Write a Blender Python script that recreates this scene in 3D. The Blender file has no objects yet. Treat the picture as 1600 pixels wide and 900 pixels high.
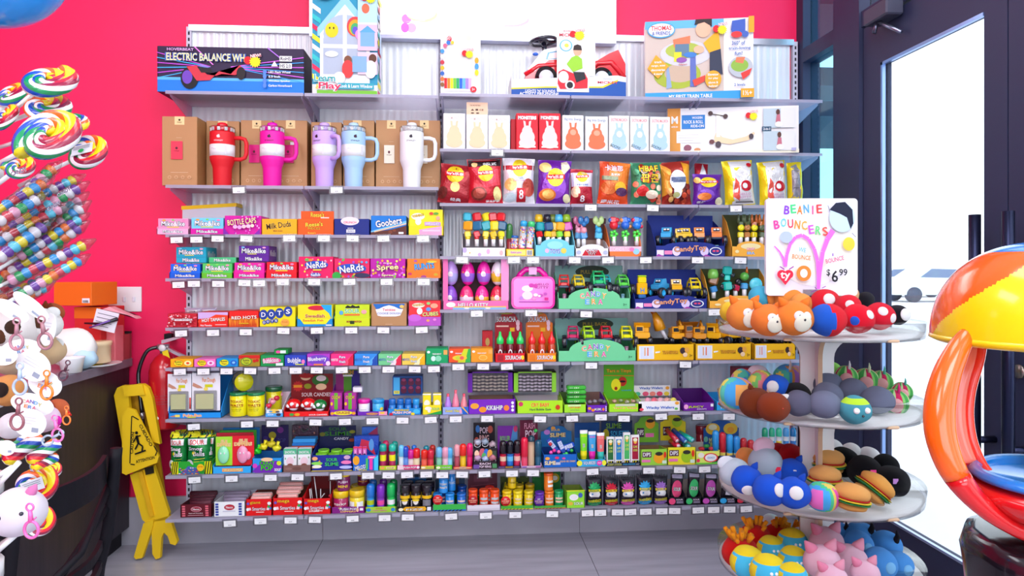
import bpy, math, random
from mathutils import Vector, Matrix
from math import sin, cos, pi, radians as RD, atan2, hypot, sqrt
sc = bpy.context.scene
V = Vector
# ---------- camera, world, lights, exposure ----------
F = 1087.0; TH = RD(4.2); CAM = V((0, -3.52, 1.342)); HY = 420
RT = V((cos(TH), -sin(TH), 0)); FW = V((sin(TH), cos(TH), 0)); UP = V((0, 0, 1))
cd = bpy.data.cameras.new('camera'); cam = bpy.data.objects.new('camera', cd); sc.collection.objects.link(cam)
cam.location = CAM; cam.rotation_euler = (pi/2, 0, -TH)
cd.sensor_width = 36; cd.lens = 36*F/1600; cd.shift_y = -(450-HY)/1600; cd.clip_start = .05; cd.clip_end = 200
sc.camera = cam
sc.view_settings.view_transform = 'Standard'; sc.view_settings.look = 'None'
sc.view_settings.gamma = 1; sc.view_settings.use_curve_mapping = False
sc.view_settings.exposure = -.08
w = bpy.data.worlds.new('world'); sc.world = w; w.use_nodes = True
wn = w.node_tree; bg = wn.nodes['Background']
sky_tex = wn.nodes.new('ShaderNodeTexSky'); sky_tex.sky_type = 'HOSEK_WILKIE'; sky_tex.turbidity = 3; sky_tex.sun_direction = (.6, .3, .7)
mixn = wn.nodes.new('ShaderNodeMix'); mixn.data_type = 'RGBA'; mixn.inputs[0].default_value = .25
mixn.inputs[6].default_value = (.82, .92, 1, 1)
wn.links.new(sky_tex.outputs[0], mixn.inputs[7]); wn.links.new(mixn.outputs[2], bg.inputs[0]); bg.inputs[1].default_value = 5.0
def area(name, loc, rot, sx, sy, power, col):
    l = bpy.data.lights.new(name, 'AREA'); l.shape = 'RECTANGLE'; l.size = sx; l.size_y = sy; l.energy = power; l.color = col
    o = bpy.data.objects.new(name, l); sc.collection.objects.link(o); o.location = loc; o.rotation_euler = rot
LW = (.92, .94, 1)
for lx in (-1.6, 0.2, 1.2):      # ceiling panels over the aisle, in front of the rack
    area('ceiling_panel_light', (lx, -2.3, 3.45), (RD(18), 0, 0), .7, 1.3, 20, LW)
for lx in (-2.0, 0.6):           # second row of ceiling panels further into the shop
    area('ceiling_panel_light', (lx, -4.6, 3.4), (RD(38), 0, 0), 1.6, 1.4, 72, LW)
area('front_fill_light', (-.6, -7.35, 1.9), (RD(90), 0, 0), 5.0, 2.4, 170, (.86, .92, 1))   # unseen fill added behind the camera to brighten the rack
area('screen_light', (.05, -.16, 2.78), (RD(-60), 0, 0), 1.5, .3, 4, (.95, .97, 1))

# ---------- helpers ----------
def P(px, py, y):
    d = RT*((px-800)/F)+FW+UP*((HY-py)/F); return CAM+d*((y-CAM.y)/d.y)
def PX(px, py, x):
    d = RT*((px-800)/F)+FW+UP*((HY-py)/F); return CAM+d*((x-CAM.x)/d.x)
def PD(px, py, dep): return CAM+(RT*((px-800)/F)+FW+UP*((HY-py)/F))*dep
def PZ(px, py, z):
    d = RT*((px-800)/F)+FW+UP*((HY-py)/F); return CAM+d*((z-CAM.z)/d.z)
def SC(p): return (V(p)-CAM).dot(FW)/F      # metres per pixel there
PAL = dict(w='f2f2f4', k='101014', r='e01020', y='ffd400', o='ff7a10', g='18a040', b='1668d8', n='14206e', p='ff7ab8', m='e00a90',
           v='6a28b0', c='38c0f0', t='18a0a8', l='a0e020', d='8a0c18', s='b8b8c4', f='f0b890', u='8a5430', e='f4e4c0', a='505060',
           i='ffc0dc', q='c8a0f0', x='e04058', z='203090', h='ffa820', j='0c5a34')
MATS = {}
def lin(c): return c/12.92 if c <= .04045 else ((c+.055)/1.055)**2.4
def M(col, fin='p'):
    col = PAL.get(col, col); key = (col, fin)
    if key in MATS: return MATS[key]
    rgb = [min(.8, lin(int(col[i:i+2], 16)/255)) for i in (0, 2, 4)]
    m = bpy.data.materials.new({'p': 'printed_card', 'g': 'glossy_plastic', 'm': 'matt_paint', 'f': 'plush_fabric', 'e': 'metal', 'c': 'clear_plastic', 'x': 'glowing_screen', 'a': 'frosted_acrylic', 'k': 'foil', 't':'tinted_glass','s':'sugar_candy'}[fin]+'_'+col)
    m.use_nodes = True; nt = m.node_tree; N = nt.nodes; L = nt.links; b = N['Principled BSDF']; out = N['Material Output']
    b.inputs['Base Color'].default_value = (*rgb, 1)
    b.inputs['Roughness'].default_value = {'p': .45, 'g': .16, 'm': .6, 'f': 1, 'e': .28, 'k': .24, 's': .2}.get(fin, .3)
    if fin == 'p': b.inputs['Specular IOR Level'].default_value = .25
    if fin in 'pk':
        nz = N.new('ShaderNodeTexNoise'); nz.inputs['Scale'].default_value = 40 if fin == 'p' else 18
        bp = N.new('ShaderNodeBump'); bp.inputs['Strength'].default_value = .05 if fin == 'p' else .5; bp.inputs['Distance'].default_value = .004
        L.new(nz.outputs[0], bp.inputs['Height']); L.new(bp.outputs[0], b.inputs['Normal'])
    if fin == 'f':
        b.inputs['Sheen Weight'].default_value = .06; b.inputs['Specular IOR Level'].default_value = .1
        nz = N.new('ShaderNodeTexNoise'); nz.inputs['Scale'].default_value = 220; nz.inputs['Detail'].default_value = 4
        bp = N.new('ShaderNodeBump'); bp.inputs['Strength'].default_value = .6; bp.inputs['Distance'].default_value = .004
        L.new(nz.outputs[0], bp.inputs['Height']); L.new(bp.outputs[0], b.inputs['Normal'])
    if fin == 'm' and sum(rgb) < .1: b.inputs['Specular IOR Level'].default_value = .2
    if fin == 'e': b.inputs['Metallic'].default_value = .85
    if fin == 'k': b.inputs['Metallic'].default_value = .25
    if fin in 'gs': b.inputs['Coat Weight'].default_value = .3
    if fin == 'x':
        b.inputs['Emission Color'].default_value = (*rgb, 1); b.inputs['Emission Strength'].default_value = 1.25
    if fin in 'ct':
        N.remove(b); tr = N.new('ShaderNodeBsdfTransparent'); gl = N.new('ShaderNodeBsdfGlossy'); gl.inputs['Roughness'].default_value = .06 if fin == 't' else .12
        tr.inputs[0].default_value = (*rgb, 1); mx = N.new('ShaderNodeMixShader'); lw_ = N.new('ShaderNodeLayerWeight'); pw = N.new('ShaderNodeMath'); pw.operation = 'POWER'; pw.inputs[1].default_value = 3; L.new(lw_.outputs[1], pw.inputs[0])
        fr = N.new('ShaderNodeMath'); fr.operation = 'MULTIPLY_ADD'; fr.inputs[1].default_value = .5; fr.inputs[2].default_value = .05 if fin == 'c' else .02; L.new(pw.outputs[0], fr.inputs[0])
        L.new(fr.outputs[0], mx.inputs[0]); L.new(tr.outputs[0], mx.inputs[1]); L.new(gl.outputs[0], mx.inputs[2]); L.new(mx.outputs[0], out.inputs[0])
    if fin == 'a':
        tl = N.new('ShaderNodeBsdfTranslucent'); tl.inputs[0].default_value = (*rgb, 1); mx = N.new('ShaderNodeMixShader'); mx.inputs[0].default_value = .5
        b.inputs['Roughness'].default_value = .2; tp = N.new('ShaderNodeBsdfTransparent'); tp.inputs[0].default_value = (.93, .93, .98, 1); m2 = N.new('ShaderNodeMixShader'); m2.inputs[0].default_value = .42
        L.new(b.outputs[0], mx.inputs[1]); L.new(tl.outputs[0], mx.inputs[2]); L.new(mx.outputs[0], m2.inputs[1]); L.new(tp.outputs[0], m2.inputs[2]); L.new(m2.outputs[0], out.inputs[0])
    MATS[key] = m; return m
_tc = {}
def glyph(s, off=0.0):
    k = (s, off)
    if k in _tc: return _tc[k]
    c = bpy.data.curves.new('t', 'FONT'); c.body = s; c.resolution_u = 2; c.offset = off; c.fill_mode = 'FRONT'
    o = bpy.data.objects.new('t', c); sc.collection.objects.link(o)
    dg = bpy.context.evaluated_depsgraph_get(); e = o.evaluated_get(dg); me = e.to_mesh()
    vs = [(v.co.x, v.co.y) for v in me.vertices]; fs = [tuple(p.vertices) for p in me.polygons]
    e.to_mesh_clear(); bpy.data.objects.remove(o); bpy.data.curves.remove(c)
    if vs:
        x0 = min(v[0] for v in vs); x1 = max(v[0] for v in vs); y0 = min(v[1] for v in vs); y1 = max(v[1] for v in vs)
        vs = [((x-(x0+x1)/2)/max(x1-x0, 1e-4), (y-(y0+y1)/2)/max(y1-y0, 1e-4)) for x, y in vs]
    _tc[k] = (vs, fs); return _tc[k]
class MB:
    def __init__(s): s.v = []; s.f = []; s.m = []; s.s = []; s.ml = []; s.curved = False
    def mi(s, mat):
        if isinstance(mat, str): mat = M(mat)
        if mat not in s.ml: s.ml.append(mat)
        return s.ml.index(mat)
    def add(s, vs, fs, mat, smooth=False, mx=None):
        n = len(s.v); k = s.mi(mat) if not isinstance(mat, list) else None
        s.v += [(mx @ V(v)) if mx is not None else V(v) for v in vs]
        for i, f in enumerate(fs):
            s.f.append(tuple(a+n for a in f)); s.m.append(k if k is not None else s.mi(mat[i % len(mat)])); s.s.append(smooth)
        return s
    def box(s, x0, x1, y0, y1, z0, z1, mat, mx=None):
        vs = [(x, y, z) for x in (x0, x1) for y in (y0, y1) for z in (z0, z1)]
        return s.add(vs, [(0, 1, 3, 2), (4, 6, 7, 5), (0, 4, 5, 1), (2, 3, 7, 6), (0, 2, 6, 4), (1, 5, 7, 3)], mat, mx=mx)
    def bbox(s, x0, x1, y0, y1, z0, z1, mat, b=.003, mx=None):   # box with chamfered vertical + horizontal front edges
        b = min(b, (x1-x0)/2.2, (y1-y0)/2.2, (z1-z0)/2.2)
        vs = []; fs = []
        for (z, i) in ((z0, b), (z0+b, 0), (z1-b, 0), (z1, b)):
            X0, X1, Y0, Y1 = x0+i, x1-i, y0+i, y1-i
            vs += [(X0+b, Y0, z), (X1-b, Y0, z), (X1, Y0+b, z), (X1, Y1-b, z), (X1-b, Y1, z), (X0+b, Y1, z), (X0, Y1-b, z), (X0, Y0+b, z)]
        for r in range(3):
            for k in range(8): fs.append((r*8+k, r*8+(k+1) % 8, r*8+8+(k+1) % 8, r*8+8+k))
        fs.append(tuple(range(7, -1, -1))); fs.append(tuple(range(24, 32)))
        return s.add(vs, fs, mat, mx=mx)
    def lathe(s, prof, mat, seg=16, mx=None, smooth=True, arc=None):
        vs = []; fs = []; ml = []
        n = len(prof)
        for r, z in [(p[0], p[1]) for p in prof]:
            for k in range(seg): a = 2*pi*k/seg; vs.append((r*cos(a), r*sin(a), z))
        for i in range(n-1):
            for k in range(seg):
                fs.append((i*seg+k, i*seg+(k+1) % seg, (i+1)*seg+(k+1) % seg, (i+1)*seg+k))
                ml.append(prof[i][2] if len(prof[i]) > 2 else mat)
        if prof[0][0] > 1e-5: fs.append(tuple(range(seg-1, -1, -1))); ml.append(prof[0][2] if len(prof[0]) > 2 else mat)
        if prof[-1][0] > 1e-5: fs.append(tuple((n-1)*seg+k for k in range(seg))); ml.append(prof[-2][2] if len(prof[-2]) > 2 else mat)
        return s.add(vs, fs, ml, smooth, mx)
    def ell(s, c, r, mat, seg=16, rings=10, mx=None, cf=None, noise=0):
        if isinstance(r, (int, float)): r = (r, r, r)
        vs = []; fs = []; ml = []
        for i in range(rings+1):
            t = pi*i/rings
            for k in range(seg):
                a = 2*pi*k/seg; x, y, z = sin(t)*cos(a), sin(t)*sin(a), cos(t)
                q = 1+noise*(sin(5*x+3*z+c[0]*40)+sin(6*y-4*z+c[2]*30))*.5
                vs.append((c[0]+x*r[0]*q, c[1]+y*r[1]*q, c[2]+z*r[2]*q))
        for i in range(rings):
            for k in range(seg):
                fs.append((i*seg+k, (i+1)*seg+k, (i+1)*seg+(k+1) % seg, i*seg+(k+1) % seg))
                if cf:
                    t = pi*(i+.5)/rings; a = 2*pi*(k+.5)/seg; ml.append(cf(sin(t)*cos(a), sin(t)*sin(a), cos(t)))
        return s.add(vs, fs, ml if cf else mat, True, mx)
    def tube(s, pts, r, mat, seg=8, closed=False, stripes=None, twist=0, mx=None, smooth=True, cap=True):
        pts = [V(p) for p in pts]; n = len(pts); rs = r if isinstance(r, list) else [r]*n
        vs = []; fs = []; ml = []; up = None
        for i in range(n):
            a = pts[(i-1) % n] if (closed or i > 0) else pts[0]; b = pts[(i+1) % n] if (closed or i < n-1) else pts[-1]
            t = (b-a).normalized()
            if up is None:
                up = t.orthogonal().normalized()
            up = (up-t*up.dot(t)); up = up.normalized() if up.length > 1e-6 else t.orthogonal().normalized()
            q = t.cross(up)
            for k in range(seg):
                an = 2*pi*k/seg+twist*i; vs.append(pts[i]+(up*cos(an)+q*sin(an))*rs[i])
        for i in range(n if closed else n-1):
            j = (i+1) % n
            for k in range(seg):
                fs.append((i*seg+k, i*seg+(k+1) % seg, j*seg+(k+1) % seg, j*seg+k))
                ml.append(stripes[k*len(stripes)//seg] if stripes else mat)
        if not closed and cap:
            fs.append(tuple(range(seg-1, -1, -1))); ml.append(ml[0]); fs.append(tuple((n-1)*seg+k for k in range(seg))); ml.append(ml[0])
        return s.add(vs, fs, ml, smooth, mx)
    def prism(s, poly, O, U, W, T, mat, side=None):   # poly in (u,w); extruded along T
        O, U, W, T = V(O), V(U), V(W), V(T); n = len(poly)
        a = [O+U*x+W*y for x, y in poly]
        vs = a+[p+T for p in a]
        fs = [tuple(range(n-1, -1, -1)), tuple(range(n, 2*n))]+[(k, (k+1) % n, n+(k+1) % n, n+k) for k in range(n)]
        return s.add(vs, fs, [mat, mat]+[side or mat]*n)
    def art(s, dsl, fn, asp=1.0, fin='p'):
        """dsl items: r|x0|y0|x1|y1|col  c|x|y|rx|ry|col  s|x|y|r|n|col  p|x,y,x,y..|col  t|text|x|y|w|h|col|outline|rot   l|x0|y0|x1|y1|w|col"""
        ly = 1
        for it in dsl.split(';'):
            a = it.strip().split('|')
            if len(a) < 3: continue
            k = a[0]; g = [float(q) if q.replace('.', '', 1).replace('-', '', 1).isdigit() else q for q in a]
            def pt(x, y, L): return fn(x, y, L)
            if k == 'r':
                x0, y0, x1, y1 = g[1:5]; nx = 10 if s.curved else 1; vs = [pt(x0+(x1-x0)*i/nx, y0+(y1-y0)*j/nx, ly) for j in range(nx+1) for i in range(nx+1)]
                s.add(vs, [(j*(nx+1)+i, j*(nx+1)+i+1, (j+1)*(nx+1)+i+1, (j+1)*(nx+1)+i) for j in range(nx) for i in range(nx)], M(a[5], fin))
            elif k in 'cs':
                x, y, rx = g[1:4]
                if k == 'c': ry, col, n = g[4], a[5], 20
                else: n = int(g[4])*2; col = a[5]; ry = rx*asp
                rr = lambda i: 1 if k == 'c' or i % 2 else .72
                vs = [pt(x, y, ly)]+[pt(x+rx*q*rr(i)*cos(2*pi*i/n), y+ry*q*rr(i)*sin(2*pi*i/n), ly) for q in (.5, 1) for i in range(n)]
                fs = [(0, 1+i, 1+(i+1) % n) for i in range(n)]+[(1+i, 1+n+i, 1+n+(i+1) % n, 1+(i+1) % n) for i in range(n)]
                s.add(vs, fs, M(col, fin))
            elif k == 'p':
                q = [float(z) for z in a[1].split(',')]
                if s.curved:
                    n = len(q)//2; K = 6; bp = []; cx_ = sum(q[0::2])/n; cy_ = sum(q[1::2])/n
                    for i in range(n):
                        for t in range(K): bp.append((q[2*i]+(q[(2*i+2) % (2*n)]-q[2*i])*t/K, q[2*i+1]+(q[(2*i+3) % (2*n)]-q[2*i+1])*t/K))
                    m_ = len(bp); vs = [pt(cx_, cy_, ly)]+[pt(cx_+(x-cx_)*f, cy_+(y-cy_)*f, ly) for f in (.25, .5, .75, 1) for x, y in bp]
                    s.add(vs, [(0, 1+i, 1+(i+1) % m_) for i in range(m_)]+[(1+r*m_+i, 1+r*m_+m_+i, 1+r*m_+m_+(i+1) % m_, 1+r*m_+(i+1) % m_) for r in range(3) for i in range(m_)], M(a[2], fin)); ly += 1; continue
                vs = [pt(q[i], q[i+1], ly) for i in range(0, len(q), 2)]
                s.add(vs, [tuple(range(len(vs)))], M(a[2], fin))
            elif k == 'l':
                x0, y0, x1, y1, wd = g[1:6]; dx, dy = x1-x0, (y1-y0)*1.0; L = hypot(dx, dy) or 1; ex, ey = -dy/L*wd/2, dx/L*wd/2*asp
                vs = []
                for i in range(5):
                    t = i/4; vs += [pt(x0+dx*t+ex, y0+dy*t+ey, ly), pt(x0+dx*t-ex, y0+dy*t-ey, ly)]
                s.add(vs, [(2*i, 2*i+1, 2*i+3, 2*i+2) for i in range(4)], M(a[6], fin))
            elif k == 't':
                x, y, wd, h = g[2:6]; rot = RD(g[8]) if len(g) > 8 else 0
                lay = []
                if len(a) > 7 and a[7]: lay.append((.07, a[7], 1.1))
                lay.append((.018, a[6], 1))
                for off, col, gr in lay:
                    vs, fs = glyph(a[1], off); q = []
                    for vx, vy in vs:
                        X, Y = vx*wd*(1+(gr-1)*.35), vy*h*gr/ (asp or 1)
                        X, Y = X*cos(rot)-Y*sin(rot), X*sin(rot)+Y*cos(rot)
                        q.append(pt(x+X, y+Y*(asp or 1), ly))
                    s.add(q, fs, M(col, fin)); ly += 1
                ly -= 1
            ly += 1
        return s
    def done(s, name, parent=None, org=None):
        me = bpy.data.meshes.new(name)
        if org is None:
            xs = [v.x for v in s.v]; ys = [v.y for v in s.v]; zs = [v.z for v in s.v]
            org = V(((min(xs)+max(xs))/2, (min(ys)+max(ys))/2, min(zs)))
        if parent is not None: org = V(parent.location)
        me.from_pydata([tuple(v-org) for v in s.v], [], s.f)
        for m in s.ml: me.materials.append(m)
        me.polygons.foreach_set('material_index', s.m); me.polygons.foreach_set('use_smooth', s.s); me.update()
        o = bpy.data.objects.new(name, me); sc.collection.objects.link(o)
        if parent is None: o.location = org
        else: o.parent = parent
        return o
USED = {}
def tag(o, label, cat, group=None):
    if label in USED and not group: print('DUP LABEL', label)
    USED[label] = 1
    nw = len(label.split())
    if nw > 16 or nw < 4: print('LABEL LEN', nw, label)
    o['label'] = label; o['category'] = cat
    if group: o['group'] = group
    return o
def empty(name, loc, label, cat, group=None):
    o = bpy.data.objects.new(name, None); sc.collection.objects.link(o); o.location = loc; o.empty_display_size = .02
    return tag(o, label, cat, group)
def plane(O, U, W, N=None):
    O, U, W = V(O), V(U), V(W); N = N or U.cross(W).normalized()
    return lambda x, y, L: O+U*x+W*y+N*(L*.0004)
def front(x0, x1, y, z0, z1): return plane((x0, y, z0), (x1-x0, 0, 0), (0, 0, z1-z0), V((0, -1, 0)))
def struct(o): o['kind'] = 'structure'; return o
ORD = ['first', 'second', 'third', 'fourth', 'fifth', 'sixth', 'seventh', 'eighth', 'ninth', 'tenth', 'eleventh', 'twelfth']
# ---------- room ----------
XR = 1.75; XL = -4.2; YB = -7.5; CH = 3.6
def noisemat(name, c1, c2, scale, rough=.4, stretch=(1, 1, 1), bump=0):
    m = bpy.data.materials.new(name); m.use_nodes = True; nt = m.node_tree; N = nt.nodes; L = nt.links; b = N['Principled BSDF']
    tc = N.new('ShaderNodeTexCoord'); mp = N.new('ShaderNodeMapping'); mp.inputs['Scale'].default_value = stretch
    nz = N.new('ShaderNodeTexNoise'); nz.inputs['Scale'].default_value = scale; nz.inputs['Detail'].default_value = 6
    cr = N.new('ShaderNodeValToRGB'); cr.color_ramp.elements[0].position = .3; cr.color_ramp.elements[1].position = .7
    for e, c in zip(cr.color_ramp.elements, (c1, c2)): e.color = (*[lin(int(c[i:i+2], 16)/255) for i in (0, 2, 4)], 1)
    L.new(tc.outputs['Object'], mp.inputs[0]); L.new(mp.outputs[0], nz.inputs[0]); L.new(nz.outputs[0], cr.inputs[0]); L.new(cr.outputs[0], b.inputs['Base Color'])
    b.inputs['Roughness'].default_value = rough; return m
PINK = noisemat('hot_pink_wall_paint', 'e80650', 'ec0856', 3, .55)
FLR = noisemat('grey_stone_look_tile', '9c9aa4', 'b4b2bc', 3, .28, (.6, 6, 1))
WOOD = noisemat('dark_wood_laminate', '1e1824', '30262f', 6, .45, (8, 8, .6))
FRM = M('222848', 'm')
b = MB(); b.box(XL, XR, 0, .12, 0, CH, PINK); struct(b.done('wall_back'))
b = MB(); b.box(XL-.1, XL, YB, .12, 0, CH, PINK); struct(b.done('wall_left'))
b = MB(); b.box(XL, XR, YB-.1, YB, 0, CH, M('d8d4dc', 'm')); struct(b.done('wall_front'))
b = MB(); b.box(XL, XR+.1, YB, .12, CH, CH+.1, M('e6e4ec', 'm')); struct(b.done('ceiling'))
b = MB()  # floor: tiles with thin grout gaps over a dark bed
b.box(XL, XR, YB, 0, -.06, -.0015, M('56545c', 'm'))
for i in range(-4, 3):
    for j in range(14):
        x0 = -.683+1.285*i; y1 = -.0-.6*j
        if x0+1.285 < XL or x0 > XR: continue
        b.box(max(XL, x0+.0015), min(XR, x0+1.2835), y1-.5975, y1-.001, -.01, 0, FLR)
struct(b.done('floor', org=V((0, 0, 0))))
b = MB()
for i in range(-2, 3):
    x0 = -.683+1.285*i; b.box(max(-1.59, x0+.001), min(XR, x0+1.284), -.014, 0, 0, .23, FLR)
struct(b.done('baseboard_back'))
# right wall: storefront frames.  y' measured from camera
def yy(yp): return CAM.y+yp
T0, T1 = 2.40, 2.47          # transom bar
b = MB()
b.box(XR, XR+.09, -.07, 0, 0, CH, FRM)                       # corner jamb
b.box(XR-.01, XR+.1, yy(2.93), yy(3.142), 0, CH, FRM)      # mullion
b.box(XR, XR+.09, yy(3.142), -.07, T0, T1, FRM)
b.box(XR, XR+.09, yy(3.142), -.07, 0, .32, FRM)
b.box(XR, XR+.09, yy(1.2), yy(2.93), T0, T1, FRM)
b.box(XR, XR+.09, YB, yy(1.2), 0, .3, FRM); b.box(XR, XR+.09, YB, yy(1.2), T0, T1, FRM)
for q in (1.2, .1, -1.2, -2.5, -3.8): b.box(XR-.01, XR+.1, yy(q)-.08, yy(q), 0, CH, FRM)
b.box(XR, XR+.09, YB, 0, CH-.15, CH, FRM)
struct(b.done('wall_right'))
b = MB(); b.box(XR+.04, XR+.048, yy(3.142), -.07, .32, T0, M('b4dcf0', 't')); struct(b.done('window_1'))
b = MB(); b.box(XR+.04, XR+.048, yy(3.142), -.07, T1, CH-.15, M('b4dcf0', 't')); struct(b.done('window_2'))
b = MB(); b.box(XR+.04, XR+.048, yy(1.2), yy(2.93), T1, CH-.15, M('f0f6ff', 't')); struct(b.done('window_3'))
b = MB(); b.box(XR+.04, XR+.048, YB, yy(1.2)-.08, .3, T0, M('f0f6ff', 't')); struct(b.done('window_4'))
def leaf(n, ya, yb, st_far):   # ya = far hinge side, yb = near side
    e = bpy.data.objects.new('door_%d' % n, None); sc.collection.objects.link(e); e.location = (XR+.03, (ya+yb)/2, 0); struct(e)
    b = MB(); x0, x1 = XR+.005, XR+.05
    b.box(x0, x1, ya-st_far, ya, .01, T0-.01, FRM); b.box(x0, x1, yb, yb+.1, .01, T0-.01, FRM)
    b.box(x0, x1, yb+.1, ya-st_far, .01, .305, FRM); b.box(x0, x1, yb+.1, ya-st_far, 2.205, T0-.01, FRM)
    for q in ((ya-st_far-.012, ya-st_far),): b.box(x0-.004, x0+.01, q[0], q[1], .305, 2.205, M('8aa8d8', 'e'))
    b.box(x0-.004, x0+.01, yb+.1, ya-st_far, 2.193, 2.205, M('8aa8d8', 'e')); b.box(x0-.004, x0+.01, yb+.1, ya-st_far, .305, .315, M('aab8d8', 'e'))
    b.done('door_frame', e)
    g = MB(); g.box(XR+.025, XR+.031, yb+.1, ya-st_far, .305, 2.205, M('f4f8ff', 't')); g.done('door_glass', e)
    return e
d1 = leaf(1, yy(2.92), yy(2.118), .13); d2 = leaf(2, yy(2.112), yy(1.3), .1)
for d, yc in ((d1, yy(2.17)), (d2, yy(2.03))):
    b = MB(); b.tube([(XR-.065, yc, .62), (XR-.065, yc, 1.52)], .018, M('262a44', 'e'), 14)
    for z in (.78, 1.37): b.tube([(XR-.065, yc, z), (XR+.01, yc, z)], .012, M('262a44', 'e'), 8)
    b.done('door_handle', d)
b = MB(); b.tube([(XR+.0, yy(2.06), 1.02), (XR-.008, yy(2.06), 1.02)], .022, M('8a8078', 'e'), 16); b.done('lock', d2)
# door closer on the transom
p = PX(1378, 22, XR-.03)
c = empty('door_closer', (XR-.04, p.y, p.z-.04), 'black overhead door closer with folded arm above the glass door', 'door closer')
b = MB(); b.bbox(XR-.075, XR-.001, p.y-.10, p.y+.06, p.z-.035, p.z+.03, M('3a3c50', 'm'), .006); b.done('housing', c)
q = PX(1366, 52, XR-.06); q2 = PX(1408, 50, XR-.02)
b = MB(); b.tube([(XR-.05, p.y, p.z-.03), (q.x, q.y, q.z)], .009, M('5a5c70', 'e'), 6); b.tube([(XR-.05, p.y, p.z-.03), q2], .008, M('8a90a8', 'e'), 6); b.done('arm', c)
# ---------- outside ----------
b = MB(); b.box(XR+.1, 60, -50, 40, -.12, -.02, noisemat('pale_concrete', 'd8dce4', 'eceef4', 1.2, .8)); struct(b.done('pavement'))
b = MB(); DK = M('2a2636', 'm')   # slatted canopy along the storefront
for q0, q1 in ((.3, 1.1), (2.0, 2.5), (3.1, 4.9)):
    x0, x1 = (q0+3.52)*.555, (q1+3.52)*.555; b.prism([(XR+.12, q0), (x0, q0), (x1, q1), (XR+.12, q1)], (0, 0, 2.85), (1, 0, 0), (0, 1, 0), (0, 0, .15), DK)
b.box(XR+.12, XR+.24, .3, 4.9, 2.7, 2.85, DK)
struct(b.done('canopy'))
def car(px, dep, col, label, flip=1):
    o = PD(px, 480, dep); o.z = -.02
    e = empty('car', o, label, 'car')
    prof = [(-2.1, .3), (-2.1, .75), (-1.7, .88), (-1.1, .95), (-.55, 1.38), (.7, 1.42), (1.3, 1.02), (2.0, .9), (2.15, .6), (2.1, .3)]
    D = FW.cross(UP)*flip; T = FW
    b = MB(); b.prism([(x, z) for x, z in prof], o-T*.8, D, UP, T*1.6, M(col, 'g')); b.done('car_body', e)
    b = MB(); b.prism([(-.98, .98), (-.5, 1.33), (.65, 1.36), (1.1, 1.02)], o-T*.81, D, UP, T*1.62, M('7080a0', 'g')); b.done('car_window', e)
    for q in (-1.35, 1.35):
        for tt in (-.82, .62):
            b = MB(); c0 = o+D*q+UP*.31+T*tt; b.tube([c0, c0+T*.2], .31, M('50566a', 'm'), 16); b.done('wheel', e)
car(1398, 34, 'e4e8f0', 'pale saloon car parked outside, at the left of the door glass')
car(1462, 29, 'dde2ee', 'white car parked outside nearest to the door handle', -1)
car(1345, 42, 'd0d8e8', 'small far car parked outside beyond the paler cars')
# ---------- shelving rack ----------
POST = [-1.32, -.71, -.10, .51, 1.12, 1.73]
ZT = 2.53
RIB = MB(); n = int((1.71+1.31)/.0085); vs = []
for i in range(n+1):
    x = -1.31+.0085*i; y = -.012-.0045*abs(sin(pi*x/.034))**.8-.0012*sin(x*61)
    vs += [(x, y, .16), (x, y, ZT-.03)]
PAN = M('dee2fc', 'g')
RIB.add(vs, [(2*i, 2*i+2, 2*i+3, 2*i+1) for i in range(n)], PAN, True)
rack = empty('shelving_rack', (.2, -.01, .16), 'wide white wall rack of ribbed back panels and slotted uprights', 'shelf rack')
RIB.done('ribbed_panel', rack)
b = MB(); b.box(-1.32, 1.72, -.035, -.001, ZT-.03, ZT, M('c8c8d4', 'e')); b.done('top_rail', rack)
for x in POST:
    b = MB(); b.box(x-.012, x+.012, -.03, -.001, .15, ZT-.01, M('c4c4d4' if x in (POST[0], POST[-1]) else '8a8898', 'm'))
    z = .17
    while z < ZT-.03:
        b.box(x-.004, x+.004, -.0312, -.03, z, z+.016, M('2a2834', 'm')); z += .03
    b.done('upright', rack)
SD = .30    # shelf depth
rowL = [146, 291, 367, 435, 511, 573, 652, 739, 806]
rowR = [151, 236, 319.5, 401, 483, 565, 645, 730, 794]
zL = [P(470, y, -SD).z for y in rowL]; zR = [P(960, y, -SD).z for y in rowR]
ACR = M('dcdaf0', 'a')
bays = ['leftmost', 'second', 'middle', 'fourth', 'rightmost']
for s in range(5):
    for r in range(9):
        z = (zL if s < 2 else zR)[r]; x0, x1 = POST[s]+.003, POST[s+1]-.003
        e = empty('shelf', ((x0+x1)/2, -.15, z-.012), 'frosted clear shelf, %s from the top in the %s bay of the rack' % (ORD[r], bays[s]), 'shelf')
        b = MB(); b.box(x0, x1, -SD-.004, -.032, z-.008, z-.0005, ACR); b.box(x0, x1, -SD-.007, -SD-.004, z-.013, z+.001, ACR); b.done('shelf_board', e)
        for xb in (x0+.012, x1-.012):
            b = MB(); b.prism([(0, 0), (-.25, 0), (-.25, -.012), (-.02, -.075), (0, -.085)], (xb-.0015, -.033, z-.0085), (0, 1, 0), (0, 0, 1), (.003, 0, 0), M('c8c8dc', 'a')); b.done('bracket', e)
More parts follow.
